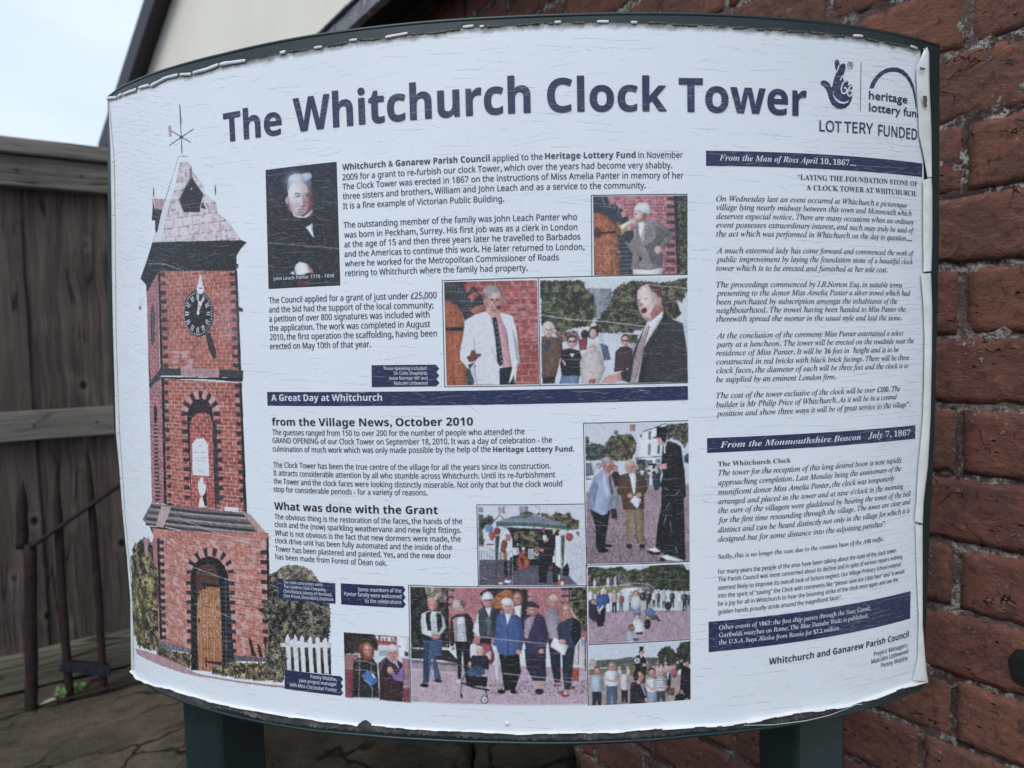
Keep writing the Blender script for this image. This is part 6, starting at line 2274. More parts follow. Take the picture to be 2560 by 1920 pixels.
 (29, 'R', 'ink', 116.5, -194.0, 298.3, -194.6, 3.55, 'The Parish Council was most concerned about its decline and in spite of various repairs nothing'),
 (29, 'R', 'ink', 116.5, -200.8, 296.4, -201.3, 3.55, 'seemed likely to improve its overall look of forlorn neglect. Our Village Primary School entered'),
 (29, 'R', 'ink', 116.5, -207.3, 301.2, -208.2, 3.56, 'into the spirit of “saving” the Clock with comments like “please save our Little Ben” and “it would'),
 (29, 'R', 'ink', 116.5, -213.9, 293.5, -214.3, 3.57, 'be a joy for all in Whitchurch to hear the booming strike of the clock once again and see the'),
 (29, 'R', 'ink', 116.4, -220.7, 230.6, -220.3, 3.57, 'golden hands proudly stride around the magnificent faces”.'),
 (30, 'S', 'white', 117.1, -233.7, 261.2, -234.3, 3.65, 'Other events of 1867: the first ship passes through the Suez Canal;'),
 (30, 'S', 'white', 117.0, -239.9, 258.8, -240.5, 3.65, 'Garibaldi marches on Rome; The Blue Danube Waltz is published;'),
 (30, 'S', 'white', 117.0, -245.9, 227.7, -246.7, 3.66, 'the U.S.A. buys Alaska from Russia for $7.2 million'),
 (31, 'B', 'black', 160.9, -267.5, 308.3, -267.0, 5.42, 'Whitchurch and Ganarew Parish Council'),
 (32, 'R', 'ink', 265.9, -276.3, 307.1, -275.8, 3.93, 'Project Managers:'),
 (32, 'R', 'ink', 263.3, -282.5, 307.6, -281.8, 3.93, 'Malcolm Littlewood'),
 (32, 'R', 'ink', 274.4, -288.2, 307.3, -287.9, 3.96, 'Penny Walshe'),
 (33, 'G', 'navy', 254.1, 192.8, 296.8, 193.7, 6.35, 'heritage'),
 (33, 'G', 'navy', 254.3, 183.2, 314.4, 183.6, 6.37, 'lottery fund'),
 (34, 'M', 'navy', 205.6, 163.8, 226.5, 164.1, 8.41, 'LOT'),
 (34, 'M', 'navy', 229.2, 164.2, 258.5, 165.2, 8.51, 'TERY'),
 (34, 'M', 'navy', 264.4, 164.5, 309.5, 165.1, 8.68, 'FUNDED'),
 (35, 'M', 'navy', 233.2, 215.8, 236.6, 216.1, 2.97, 'R'),
]

BODY_TOP = [(-455.4, 246.6), (-425.9, 248.6), (-376.9, 248.0), (-332.9, 247.0), (-282.2, 246.3), (-238.6, 246.8), (-198.7, 247.2), (-180.1, 247.2), (-125.3, 247.3), (-94.0, 247.3), (-48.3, 247.1), (-3.1, 247.2), (27.0, 247.6), (120.1, 248.5), (170.1, 248.8), (212.6, 249.2), (278.9, 249.2), (338.7, 248.7)]

BODY_BOT = [(-485.5, -331.3), (-435.7, -333.4), (-382.2, -331.2), (-322.3, -328.7), (-274.4, -327.1), (-229.3, -325.7), (-181.8, -323.6), (-122.0, -322.6), (-62.2, -322.4), (-13.8, -323.0), (59.5, -322.9), (97.1, -322.2), (150.7, -322.8), (236.2, -323.2), (259.8, -322.7), (303.7, -321.7), (331.0, -320.3)]

BODY_LEFT = [(-485.5, -331.3), (-476.9, -275.6), (-481.5, -188.1), (-485.5, -131.4), (-490.6, -81.1), (-486.2, 17.2), (-473.2, 130.6), (-464.4, 188.2), (-455.4, 246.6)]

BODY_RIGHT = [(331.0, -320.3), (333.7, -245.0), (336.4, -172.4), (341.2, -86.7), (341.4, -32.8), (342.7, 82.8), (340.7, 168.5), (338.7, 248.7)]

FILM_TOP = [(-454.1, 242.7), (-423.2, 238.9), (-396.5, 238.5), (-376.2, 236.4), (-352.8, 238.0), (-335.5, 237.2), (-317.5, 235.0), (-302.4, 235.8), (-287.6, 236.5), (-259.1, 235.0), (-246.2, 234.9), (-225.7, 235.7), (-199.4, 235.4), (-186.7, 235.6), (-164.7, 237.2), (-137.5, 236.7), (-125.7, 237.2), (-103.0, 237.4), (-77.2, 239.8), (-47.6, 238.7), (-19.2, 240.1), (28.7, 239.7), (73.0, 238.9), (107.2, 238.8), (142.5, 238.7), (173.3, 238.5), (205.6, 238.5), (240.8, 239.6), (287.4, 239.6), (312.6, 239.1)]

FILM_BOT = [(-481.7, -328.0), (-465.8, -331.0), (-430.1, -327.2), (-398.1, -321.3), (-358.1, -318.7), (-322.3, -317.5), (-290.2, -315.2), (-249.2, -313.9), (-223.6, -312.9), (-202.3, -312.8), (-181.4, -312.8), (-177.3, -309.2), (-174.7, -308.3), (-172.6, -309.1), (-169.5, -311.5), (-133.8, -311.6), (-88.5, -311.0), (-44.5, -312.1), (-13.6, -311.3), (30.1, -312.2), (68.5, -310.7), (97.5, -311.5), (128.2, -312.8), (137.7, -312.0), (187.2, -310.5), (239.9, -313.3), (264.0, -312.1), (303.5, -310.1), (332.0, -312.7)]

FILM_LEFT = [(-481.7, -328.0), (-472.2, -250.9), (-474.6, -205.2), (-479.2, -159.9), (-480.5, -114.4), (-484.9, -80.7), (-475.5, 22.6), (-468.9, 83.5), (-461.9, 134.6), (-456.3, 184.7), (-453.5, 215.5), (-453.3, 242.3)]

FILM_RIGHT = [(332.0, -312.7), (321.9, -273.2), (318.9, -214.0), (320.0, -167.1), (321.0, -117.5), (323.2, -71.1), (323.3, 12.3), (321.1, 81.8), (319.3, 134.2), (317.2, 174.3), (313.3, 209.6), (312.6, 239.1)]

GRIME_BOT = [(-419.6, -330.6), (-378.8, -328.3), (-343.1, -326.1), (-311.4, -321.4), (-274.2, -323.0), (-229.1, -320.7), (-181.6, -318.3), (-134.0, -317.4), (-88.9, -317.2), (-44.6, -317.8), (-13.7, -317.9), (29.8, -318.6), (68.4, -318.5), (97.5, -317.2), (128.0, -318.3), (150.7, -318.7), (190.3, -317.9), (240.0, -318.3), (263.8, -317.4), (303.6, -315.0), (325.7, -315.6)]

ROLLS = [[(-454.1, 242.9), (-432.8, 238.9)], [(-431.2, 238.9), (-422.4, 239.4)], [(-420.9, 238.7), (-396.6, 237.8)], [(-392.6, 237.9), (-376.1, 236.8)], [(-375.0, 235.8), (-352.3, 237.9), (-335.8, 237.2)], [(-333.3, 236.7), (-319.5, 234.7)], [(-317.5, 235.0), (-302.5, 235.1), (-288.1, 236.4)], [(-286.8, 236.5), (-260.1, 234.9)], [(-226.8, 235.7), (-221.6, 235.9)], [(-196.5, 235.3), (-189.5, 235.3)], [(-166.3, 237.4), (-160.0, 237.3)], [(-136.9, 236.8), (-119.3, 238.1)], [(-76.4, 239.4), (-68.5, 239.7)], [(-63.6, 239.2), (-60.6, 239.3)], [(-7.5, 239.8), (-2.7, 239.9)], [(24.5, 239.8), (33.2, 239.7)], [(50.0, 239.1), (54.8, 239.1)], [(236.4, 239.7), (246.5, 240.6)], [(298.7, 239.9), (307.6, 239.3)]]

DIRTY_ROLLS = [[(-220.5, 236.4), (-202.5, 235.4)], [(-185.0, 235.7), (-168.0, 236.7)], [(-158.0, 237.7), (-141.7, 236.6)], [(-118.7, 237.5), (-97.4, 237.3), (-78.9, 238.9)], [(-59.0, 239.5), (-48.5, 239.0)], [(-36.4, 239.0), (-18.3, 240.1)], [(-15.3, 240.0), (-8.1, 239.5)], [(5.8, 239.5), (15.7, 239.9)], [(63.4, 239.5), (77.3, 239.4)], [(82.0, 238.6), (102.4, 238.3)], [(107.2, 239.1), (113.6, 239.3)], [(118.4, 238.0), (124.9, 238.9)], [(129.8, 237.6), (143.0, 238.9)], [(149.7, 237.5), (157.1, 238.3)], [(158.1, 238.3), (172.9, 239.1)], [(175.4, 238.0), (191.4, 239.0)], [(195.0, 239.0), (209.7, 239.1)], [(215.4, 237.8), (228.9, 238.9)], [(248.9, 239.6), (263.7, 238.9)], [(270.2, 239.4), (295.4, 239.4)]]

FLAPS = [[[(316.2, 241.3), (318.9, 237.5), (320.0, 210.5), (323.6, 173.3), (325.1, 134.7)], [(314.2, 238.4), (304.9, 223.2), (307.0, 196.9), (310.7, 166.9), (321.9, 134.5)]], [[(324.6, 134.0), (326.0, 122.9), (327.0, 82.0), (326.6, 54.9)], [(315.7, 131.6), (316.4, 122.2), (317.4, 81.6), (318.5, 54.3)]], [[(326.1, 53.1), (328.6, 19.9), (329.0, -17.2), (328.7, -71.5), (326.4, -113.7), (321.1, -146.1), (320.5, -165.8)], [(314.9, 52.5), (318.0, 33.7), (321.5, -4.4), (321.0, -71.0), (315.6, -116.9), (313.6, -145.2), (311.3, -162.4)]], [[(321.6, -167.4), (322.4, -199.3), (323.8, -257.7), (329.9, -301.0), (333.1, -313.0)], [(313.5, -166.6), (316.7, -212.9), (319.7, -249.6), (319.5, -287.4), (312.4, -306.8)]], [[(-451.0, 241.8), (-451.3, 235.1), (-451.5, 228.5), (-451.7, 221.8), (-452.0, 215.1)], [(-451.5, 241.9), (-451.0, 235.1), (-450.5, 228.2), (-450.0, 221.4), (-449.5, 214.6)]], [[(-452.0, 214.0), (-452.3, 206.5), (-452.6, 199.1), (-452.8, 191.6), (-453.1, 184.1)], [(-449.5, 213.4), (-448.9, 205.8), (-448.4, 198.2), (-447.9, 190.6), (-447.3, 183.0)]], [[(-453.2, 183.0), (-454.5, 170.9), (-455.9, 158.8), (-457.2, 146.7), (-458.6, 134.4)], [(-447.5, 181.9), (-448.8, 170.0), (-450.2, 157.9), (-451.7, 145.8), (-453.1, 133.6)]], [[(-458.7, 133.3), (-460.1, 120.9), (-461.5, 108.4), (-463.0, 95.9), (-464.4, 83.3)], [(-453.2, 132.5), (-454.7, 120.2), (-456.1, 107.8), (-457.6, 95.4), (-459.1, 82.8)]], [[(-464.5, 82.2), (-466.1, 67.4), (-467.6, 52.5), (-469.2, 37.5), (-470.8, 22.4)], [(-459.3, 81.7), (-461.3, 67.0), (-463.2, 52.2), (-465.3, 37.3), (-467.3, 22.3)]], [[(-471.0, 21.2), (-472.7, 5.5), (-474.4, -10.4), (-476.1, -26.4), (-477.9, -42.5)], [(-467.4, 21.1), (-468.4, 5.4), (-469.4, -10.4), (-470.5, -26.3), (-471.5, -42.2)]], [[(-478.0, -43.7), (-479.0, -52.8), (-480.0, -62.0), (-481.0, -71.2), (-482.1, -80.5)], [(-471.6, -43.5), (-472.2, -52.5), (-472.8, -61.6), (-473.4, -70.8), (-474.0, -79.9)]], [[(-481.9, -81.7), (-480.9, -92.8), (-479.8, -103.8), (-478.8, -114.9), (-478.5, -126.0)], [(-473.9, -81.1), (-473.6, -92.2), (-473.3, -103.2), (-473.0, -114.3), (-472.9, -125.4)]], [[(-478.5, -127.3), (-478.2, -135.4), (-478.0, -143.5), (-477.8, -151.6), (-477.5, -159.7)], [(-472.9, -126.6), (-472.9, -134.7), (-472.8, -142.8), (-472.8, -150.9), (-472.7, -159.0)]], [[(-477.4, -160.9), (-476.3, -171.9), (-475.2, -182.9), (-474.1, -193.9), (-473.0, -204.9)], [(-472.6, -160.2), (-471.8, -171.2), (-471.0, -182.2), (-470.2, -193.2), (-469.3, -204.2)]], [[(-472.9, -206.1), (-472.4, -217.2), (-471.8, -228.3), (-471.2, -239.4), (-470.6, -250.5)], [(-469.3, -205.4), (-468.7, -216.5), (-468.1, -227.5), (-467.6, -238.6), (-467.0, -249.7)]], [[(-470.8, -251.8), (-473.0, -270.2), (-475.3, -288.7), (-477.6, -307.3), (-479.9, -326.1)], [(-467.1, -251.0), (-468.8, -269.1), (-470.5, -287.4), (-472.2, -305.7), (-473.9, -324.2)]]]

BARS = [[(-254.7, -34.8), (92.3, -35.6), (92.4, -46.6), (-255.0, -46.4)], [(108.1, 145.5), (316.9, 146.1), (317.1, 134.7), (108.0, 134.0)], [(107.8, -77.5), (313.1, -78.5), (313.1, -90.3), (107.8, -89.3)], [(108.3, -226.6), (310.1, -225.9), (310.1, -250.9), (108.3, -251.7)]]

CAPTION_BOXES = [[(-158.0, -13.8), (-105.1, -14.3), (-102.7, -17.4), (-105.0, -20.2), (-102.8, -23.0), (-105.2, -25.5), (-102.8, -28.7), (-105.3, -31.3), (-158.5, -31.4)], [(-252.7, -194.2), (-197.4, -193.5), (-197.9, -211.0), (-251.8, -211.7), (-254.0, -209.0), (-251.7, -206.3), (-253.7, -203.4), (-251.4, -200.7), (-253.3, -196.7)], [(-192.4, -193.3), (-138.1, -192.9), (-136.1, -195.7), (-138.3, -199.0), (-136.2, -202.0), (-138.5, -205.0), (-136.3, -207.9), (-138.7, -211.0), (-192.7, -211.1)], [(-250.1, -273.5), (-195.8, -272.8), (-193.9, -275.3), (-196.0, -278.6), (-194.0, -281.2), (-196.1, -283.8), (-194.1, -286.9), (-196.5, -289.6), (-250.9, -290.6)]]

LOGO_POLYS = [('navy', [(219.5, 218.4), (220.3, 220.1), (221.8, 220.8), (223.2, 220.1), (224.8, 216.7), (223.5, 213.8), (221.6, 210.8), (220.4, 213.1), (219.6, 215.9)]), ('navy', [(206.2, 201.1), (206.9, 202.7), (208.6, 203.4), (211.1, 203.4), (213.4, 202.6), (215.3, 200.7), (216.3, 198.4), (217.4, 199.6), (218.9, 205.3), (221.2, 211.0), (224.0, 215.7), (226.4, 217.7), (228.5, 218.4), (230.0, 217.5), (230.2, 214.8), (228.6, 210.4), (226.5, 206.4), (227.4, 207.1), (228.1, 206.8), (227.8, 204.8), (229.9, 205.6), (232.3, 205.2), (233.0, 203.0), (232.1, 200.7), (234.1, 202.3), (236.7, 202.5), (237.3, 201.0), (236.7, 198.0), (237.0, 193.7), (236.4, 190.3), (234.1, 186.4), (230.2, 183.5), (225.9, 182.2), (221.2, 182.8), (217.0, 185.3), (214.5, 189.4), (213.1, 193.5), (211.5, 196.7), (209.1, 198.8), (207.1, 199.5)]), ('white', [(217.7, 195.1), (218.7, 192.7), (221.4, 190.1), (225.3, 188.3), (229.6, 188.1), (233.8, 190.0), (232.3, 188.0), (228.5, 186.6), (224.1, 186.9), (220.4, 189.0), (218.2, 191.9)])]

THIN_LINES = [('white', 1.0, [(223.8, 216.7), (221.2, 210.4)]), ('white', 1.3, [(231.5, 205.2), (228.9, 204.3), (226.8, 201.4), (225.8, 197.9), (226.5, 195.4), (228.4, 194.6), (230.6, 195.7), (231.4, 197.8), (230.3, 199.4), (228.7, 199.0)]), ('white', 1.3, [(236.7, 201.6), (234.6, 200.9), (232.7, 198.0), (231.9, 195.0), (233.0, 193.3), (234.9, 193.3), (236.7, 195.2), (236.7, 197.4), (235.2, 197.8), (234.1, 196.9)]), ('white', 1.1, [(224.8, 204.6), (226.7, 208.1), (228.3, 208.7)]), ('navy', 0.65, [(245.6, 220.8), (245.5, 206.9), (245.3, 182.2)]), ('navy', 0.45, [(237.5, 217.5), (237.4, 216.8), (237.1, 216.1), (236.7, 215.5), (236.1, 215.0), (235.4, 214.7), (234.6, 214.5), (233.9, 214.6), (233.2, 214.8), (232.6, 215.1), (232.1, 215.6), (231.8, 216.3), (231.7, 216.9), (231.8, 217.6), (232.1, 218.3), (232.5, 218.9), (233.1, 219.4), (233.8, 219.7), (234.6, 219.9), (235.3, 219.9), (236.0, 219.7), (236.6, 219.3), (237.1, 218.8), (237.4, 218.2), (237.5, 217.5)]), ('ink', 0.62, [(18.2, 112.2), (93.2, 112.4)]), ('ink', 0.62, [(18.2, 112.2), (17.7, 50.8)]), ('ink', 0.62, [(-98.2, 50.8), (92.8, 51.1)]), ('ink', 0.62, [(-98.2, 50.8), (-98.7, -31.9)]), ('ink', 0.62, [(-23.5, 50.4), (-23.8, -32.6)]), ('ink', 0.62, [(-98.7, -31.9), (92.5, -33.1)]), ('ink', 0.62, [(9.3, -62.5), (92.4, -63.0)]), ('ink', 0.62, [(9.3, -62.5), (9.4, -114.8), (10.0, -176.9)]), ('ink', 0.62, [(10.0, -175.4), (92.9, -176.1)]), ('ink', 0.62, [(9.5, -175.1), (9.4, -290.2)]), ('ink', 0.62, [(10.2, -239.9), (93.2, -239.9)]), ('ink', 0.62, [(-75.8, -125.8), (9.6, -126.3)]), ('ink', 0.62, [(-75.8, -125.8), (-76.3, -191.9)]), ('ink', 0.62, [(-133.4, -192.1), (9.9, -191.9)]), ('ink', 0.62, [(-133.4, -192.1), (-134.8, -290.4)])]

ARCH = [[(254.3, 201.1), (255.9, 205.4), (259.9, 210.6), (265.6, 215.5), (272.1, 218.9), (278.2, 220.7), (285.0, 221.3), (291.3, 220.4), (296.5, 218.0), (301.2, 214.2), (304.6, 209.4), (306.8, 202.5), (308.1, 194.6), (308.3, 191.5)], [(258.8, 201.6), (261.1, 205.9), (264.5, 210.2), (269.2, 213.8), (274.0, 216.1), (278.8, 217.3), (284.4, 217.8), (290.1, 216.7), (294.6, 214.7), (299.3, 210.9), (303.1, 205.6), (305.3, 199.6), (306.9, 194.5), (307.2, 191.4)]]

THREAD = [(137.5, -315.0), (162.3, -317.9), (194.2, -319.2), (217.9, -318.4), (235.3, -315.9), (245.1, -314.3), (251.7, -315.3)]

TEARS = [[(309.2, 199.7), (314.4, 200.6), (315.2, 197.3), (314.3, 194.1), (315.8, 191.5), (311.9, 191.5), (311.1, 195.0)], [(305.0, 222.7), (312.2, 222.9), (311.2, 220.8), (305.7, 220.6)]]

SCREW = [(-56.0, -304.6)]
# ---------------------------------------------------------------- letter shapes, taken from Blender's own fonts
def cvt(s, up_, lo, dg=None, h=None):
    o = ''
    for ch in s:
        if 'A' <= ch <= 'Z': o += chr(up_+ord(ch)-65)
        elif 'a' <= ch <= 'z': o += h if (ch == 'h' and h) else chr(lo+ord(ch)-97)
        elif ch.isdigit() and dg: o += chr(dg+ord(ch)-48)
        else: o += ch
    return o
STYLE = {  # converter, stroke offset, shear
    'R': (lambda s: cvt(s, 0x1D5A0, 0x1D5BA, 0x1D7E2), .012, 0), 'W': (lambda s: cvt(s, 0x1D5A0, 0x1D5BA, 0x1D7E2), .005, 0), 'B': (lambda s: cvt(s, 0x1D5D4, 0x1D5EE, 0x1D7EC), .006, 0),
    'M': (lambda s: cvt(s, 0x1D5A0, 0x1D5BA, 0x1D7E2), .016, 0), 'G': (lambda s: s, .024, 0),
    'SI': (lambda s: cvt(s, 0x1D434, 0x1D44E, None, '\u210e'), .012, 0), 'S': (lambda s: cvt(s, 0x1D434, 0x1D44E, None, '\u210e'), .012, -.22),
    'SB': (lambda s: cvt(s, 0x1D400, 0x1D41A, 0x1D7CE), 0, 0), 'SBI': (lambda s: cvt(s, 0x1D468, 0x1D482, 0x1D7CE), 0, 0)}
TC = bpy.data.curves.new('t', 'FONT'); TO = bpy.data.objects.new('t', TC); C.objects.link(TO)
def ev(s, st):
    TC.body = s; TC.shear = STYLE[st][2]; TC.resolution_u = 4 if st == 'B' else 3
    dg = bpy.context.evaluated_depsgraph_get(); dg.update()
    e_ = TO.evaluated_get(dg); me = e_.to_mesh()
    co = np.empty(len(me.vertices)*3); me.vertices.foreach_get('co', co); co = co.reshape(-1, 3)[:, :2].copy()
    me.calc_loop_triangles(); tr = np.empty(len(me.loop_triangles)*3, dtype=np.int32); me.loop_triangles.foreach_get('vertices', tr)
    e_.to_mesh_clear()
    return co, tr.reshape(-1, 3).copy()
GL = {}
def glyph(c, st):
    if (c, st) not in GL:
        f = STYLE[st][0]; H_ = f('H'); hx = ev(H_, st)[0][:, 0].max()
        adv = ev(f(c)+H_, st)[0][:, 0].max()-hx
        co, tr = (np.zeros((0, 2)), np.zeros((0, 3), np.int32)) if c == ' ' else ev(f(c), st)
        if c in '.,;:': co = co*(1.3 if c in '.,' else 1.1)
        GL[(c, st)] = (co, tr, adv)
    return GL[(c, st)]
def text_arrays(s, st):
    x = 0; A = []; B = []; n = 0
    for c in s:
        co, tr, adv = glyph(c, st)
        A.append(co+np.array([x, 0])); B.append(tr+n); n += len(co); x += adv
    return np.concatenate(A), np.concatenate(B)
CAP = {k: text_arrays('H', k)[0][:, 1].max() for k in STYLE}
LETTERS = [text_arrays(t[-1], 'W' if t[1] == 'R' and t[2] == 'white' else t[1]) for t in TEXT]
bpy.data.objects.remove(TO); bpy.data.curves.remove(TC)
# ================================================================ ground
g = 60
N = 40
gv = []; gf = []
for j in range(N+1):
    for i in range(N+1):
        x = (i/N*2-1); y = (j/N*2-1)
        x = math.copysign(abs(x)**2.2*g, x); y = math.copysign(abs(y)**2.2*g, y)
        gv.append((x, y, .012*mn.noise(Vector((x*3, y*3, 0)))))
for j in range(N):
    for i in range(N):
        a = j*(N+1)+i; gf.append((a, a+1, a+N+2, a+N+1))
go = obj('ground', gv, gf, M['soil']); go['kind'] = 'structure'

# ================================================================ brick outbuilding
WX = Vector((.63035, -.77631, 0)); WY = Vector((.77631, .63035, 0))     # local x runs towards the viewer's right, local y into the wall
W3 = Matrix((WX, WY, Vector((0, 0, 1)))).transposed()
wall = thing('brick_outbuilding', 'red brick outbuilding wall with pale crumbling mortar, behind and right of the information board', 'building', (1.03917, 0, CZ), W3)
rng = random.Random(4)
S0, S1, ZT, ZB = -.35, 2.62, .755, -1.45
# mortar sheet (local x = -s)
nx, nzz = int((S1-S0)/.0085), int((ZT-ZB)/.0085)
V = []; Fs = []
xs = np.linspace(-S1, -S0, nx+1); zs = np.linspace(ZB, ZT, nzz+1)
for z in zs:
    for x in xs:
        d = .0030 + .0032*mn.noise(Vector((x*30, z*30, 1))) + .0022*mn.noise(Vector((x*110, z*110, 5)))
        V.append((x, d, z))
for j in range(nzz):
    for i in range(nx):
        a = j*(nx+1)+i; Fs.append((a, a+1, a+nx+2, a+nx+1))
obj('mortar', V, Fs, M['mortar'], wall, True)
V = box_v(-S1, -S0, .02, .22, ZB, ZT); obj('core_wall', V, BOXF, M['mortar'], wall)

def brick_mesh(name, L, seed, H=.0688):
    nx, nz = max(8, int(L/.0075)), 9
    V = []; Fs = []
    for j in range(nz+1):
        for i in range(nx+1):
            fx, fz = i/nx*2-1, j/nz*2-1
            x, z = fx*L/2, fz*H/2
            ex = (1-abs(fx))*L/2; ez = (1-abs(fz))*H/2
            e_ = min(ex, ez)
            rnd = .0022*math.exp(-(e_/.0016)) + .0012*math.exp(-(math.hypot(ex, ez)/.006))
            n_ = .0014*mn.noise(Vector((x*34+seed*7, z*50, seed))) + .0011*mn.noise(Vector((x*110+seed*3, z*140, seed+4))) + .0006*mn.noise(Vector((x*300, z*300, seed+9)))
            jx = (.0011*mn.noise(Vector((z*70, seed*5.1, 3+fx)))+.0009*mn.noise(Vector((z*230, seed*5.1, fx)))) if abs(fx) == 1 else 0
            jz = (.0011*mn.noise(Vector((x*32, seed*3.7, 9+fz)))+.0016*mn.noise(Vector((x*150, seed*2.7, fz)))+.0022*max(0, mn.noise(Vector((x*60, seed*4.7, fz)))-.25)*-fz*6) if abs(fz) == 1 else 0
            V.append((x+jx, rnd-n_, z+jz))
    for j in range(nz):
        for i in range(nx):
            a = j*(nx+1)+i; Fs.append((a, a+1, a+nx+2, a+nx+1))
    rim = [i for i in range(nx+1)]+[(j+1)*(nx+1)-1 for j in range(1, nz+1)]+[nz*(nx+1)+i for i in range(nx-1, -1, -1)]+[j*(nx+1) for j in range(nz-1, 0, -1)]
    n0 = len(V)
    for r in rim: V.append((V[r][0], .026, V[r][2]))
    k = len(rim)
    for q in range(k): Fs.append((rim[q], n0+q, n0+(q+1) % k, rim[(q+1) % k]))
    me = bpy.data.meshes.new(name); me.from_pydata(V, [], Fs); me.materials.append(M['brick'])
    me.polygons.foreach_set('use_smooth', [True]*len(me.polygons)); me.update()
    return me
STR = [brick_mesh('stretcher', .217, k+1) for k in range(9)]
HEA = [brick_mesh('header', .1045, k+31) for k in range(9)]
offs = {-3: 1.168, -5: 1.634, -6: 1.777, 10: .919, 11: 1.158, 12: 1.307, 13: 1.439}
first = None; cnt = 0; rest = []
for k in range(-6, 23):
    zt = .29690-.075*k; zc = zt-.0375
    head = (k % 2 == 1) and k != 10
    base = offs.get(k, .887 if head else 1.031)
    step = .1125 if head else .225
    n0 = math.floor((S0-base)/step)-1
    s = base+n0*step
    while s < S1:
        a, b = s, s+step
        if a >= S0 and b <= S1 and zc-.034 > ZB:
            sc_ = (a+b)/2
            jit = rng.uniform(-.0012, .0012)
            vis = (sc_ < 1.03 and sc_ > .55) or (zc > .20 and sc_ > .6) or (zc < -.42 and .55 < sc_ < 1.75)
            me = rng.choice(HEA if head else STR)
            if vis and cnt < 296:
                o = bpy.data.objects.new('brick', me); o.location = (-sc_+jit, rng.uniform(-.0022, .0018), zc+rng.uniform(-.0012, .0012))
                o.rotation_euler = (rng.uniform(-.012, .012), rng.uniform(-.008, .008), rng.uniform(-.01, .01))
                if rng.random() < .5: o.rotation_euler.y += math.pi
                link(o, wall); cnt += 1
            else: rest.append((me, (-sc_+jit, rng.uniform(-.0022, .0018), zc)))
        s += step
bm = bmesh.new()
for me, loc in rest:
    n0 = len(bm.verts); bm.from_mesh(me); bm.verts.ensure_lookup_table()
    for v in bm.verts[n0:]: v.co += Vector(loc)
me = bpy.data.meshes.new('brickwork'); bm.to_mesh(me); bm.free()
o = bpy.data.objects.new('brickwork', me); o['kind'] = 'stuff'; link(o, wall)
# lump of black tar on one brick near the right edge of the view
V = [(-.822, -.0046, -.343)]
for r_ in (.35, .7, 1.0):
    for t in np.linspace(0, 2*math.pi, 28, endpoint=False):
        w_ = r_*(1+.16*mn.noise(Vector((math.cos(t)*2, math.sin(t)*2, 2))))
        V.append((-.822+.017*w_*math.cos(t), -.0046+.0026*r_*r_+.0012*mn.noise(Vector((t*3, r_*9, 1))), -.343+.0205*w_*math.sin(t)))
obj('tar_patch', V, [(0, 1+i, 1+(i+1) % 28) for i in range(28)]+[(1+k*28+i, 1+(k+1)*28+i, 1+(k+1)*28+(i+1) % 28, 1+k*28+(i+1) % 28) for k in range(2) for i in range(28)], M['tar_shade'], wall, True)
# roof: sloping boards, slates, and the row of eaves tiles
ro_z, ro_o = .722, .12
roofv = [(-2.75, -ro_o+.01, ro_z), (-S0, -ro_o+.01, ro_z), (-S0, 0.0, .76), (-2.75, 0.0, .76), (-2.75, 2.2, 1.45), (-S0, 2.2, 1.45)]
V = roofv + [(x, y-.004, z+.035) for x, y, z in roofv]
Fs = [(0,3,2,1), (3,4,5,2), (6,7,8,9), (9,8,11,10), (0,1,7,6), (4,10,11,5), (0,6,9,3), (3,9,10,4), (1,2,8,7), (2,5,11,8)]
roof = obj('roof', V, Fs, M['tar_shade'], wall)
s = 2.74; i = 0
while s > 1.2:
    wd = .078+rng.uniform(-.004, .004)
    dz = rng.uniform(-.0015, .0015)
    bar_mesh('eaves_tile', -s+.0015, -s+wd-.0015, -ro_o-.012+rng.uniform(0, .003), -ro_o+.008, ro_z+dz, ro_z+.040+dz, M['slate'], roof, .0012, .02, i, .002)
    bar_mesh('slate', -s+.001, -s+wd-.001, -ro_o-.018, -ro_o+.16, ro_z+.0425+dz, ro_z+.0485+dz, M['slate'], roof, .0008, .03, i+50, .0015)
    s -= wd; i += 1

# ================================================================ fence
FX = Vector((math.sin(R(59)), math.cos(R(59)), 0)); FY = Vector((-math.cos(R(59)), math.sin(R(59)), 0))
F3 = Matrix((FX, FY, Vector((0, 0, 1)))).transposed()
fence = thing('board_fence', 'dark stained vertical board fence with weathered grey rails, left of the information board', 'fence', (-1.2, 1.7, CZ), F3)
k = 0; s = .075-.137*12
while s < .66:
    e_ = min(s+.142, .665)
    V = []; n = 40
    bar_mesh('board', s+.001, e_, .036 + (.009 if k % 2 else 0), .050+(.009 if k % 2 else 0), -.90, .52, M['board'], fence, .0035, .05, k*3.3, .003, 'z')
    s += .137; k += 1
bar_mesh('cap_rail', -1.5, .665, -.020, .075, .512, .551, M['rail'], fence, .0018, .03, 2, .004)
bar_mesh('top_rail', -1.5, .665, -.002, .034, .433, .5105, M['rail'], fence, .0018, .03, 5, .003)
bar_mesh('middle_rail', -1.5, .665, -.002, .034, -.2205, -.144, M['rail'], fence, .0022, .03, 9, .003)
V = []; Fs = []
o = bar_mesh('gravel_board', -1.5, .665, 0, .034, -.876, -.783, M['lowrail'], fence, .0025, .03, 12, .003)
for v in o.data.vertices:
    if v.co.z > -.79 and v.co.y < .02: v.co.y += .012
for px in (-1.5, ):
    bar_mesh('fence_post', px-.1, px, -.01, .09, -1.45, .60, M['board'], fence, .003, .05, 3, .004, 'z')
for sx in (-.19, -.055, .082, .215, -.33, .35):
    for zz in (.472, -.182):
        V = [(sx+.0032*math.cos(t), -.0045, zz+.0032*math.sin(t)) for t in np.linspace(0, 2*math.pi, 8, endpoint=False)]
        obj('nail_head', V, [tuple(range(8))[::-1]], M['rust'], fence)

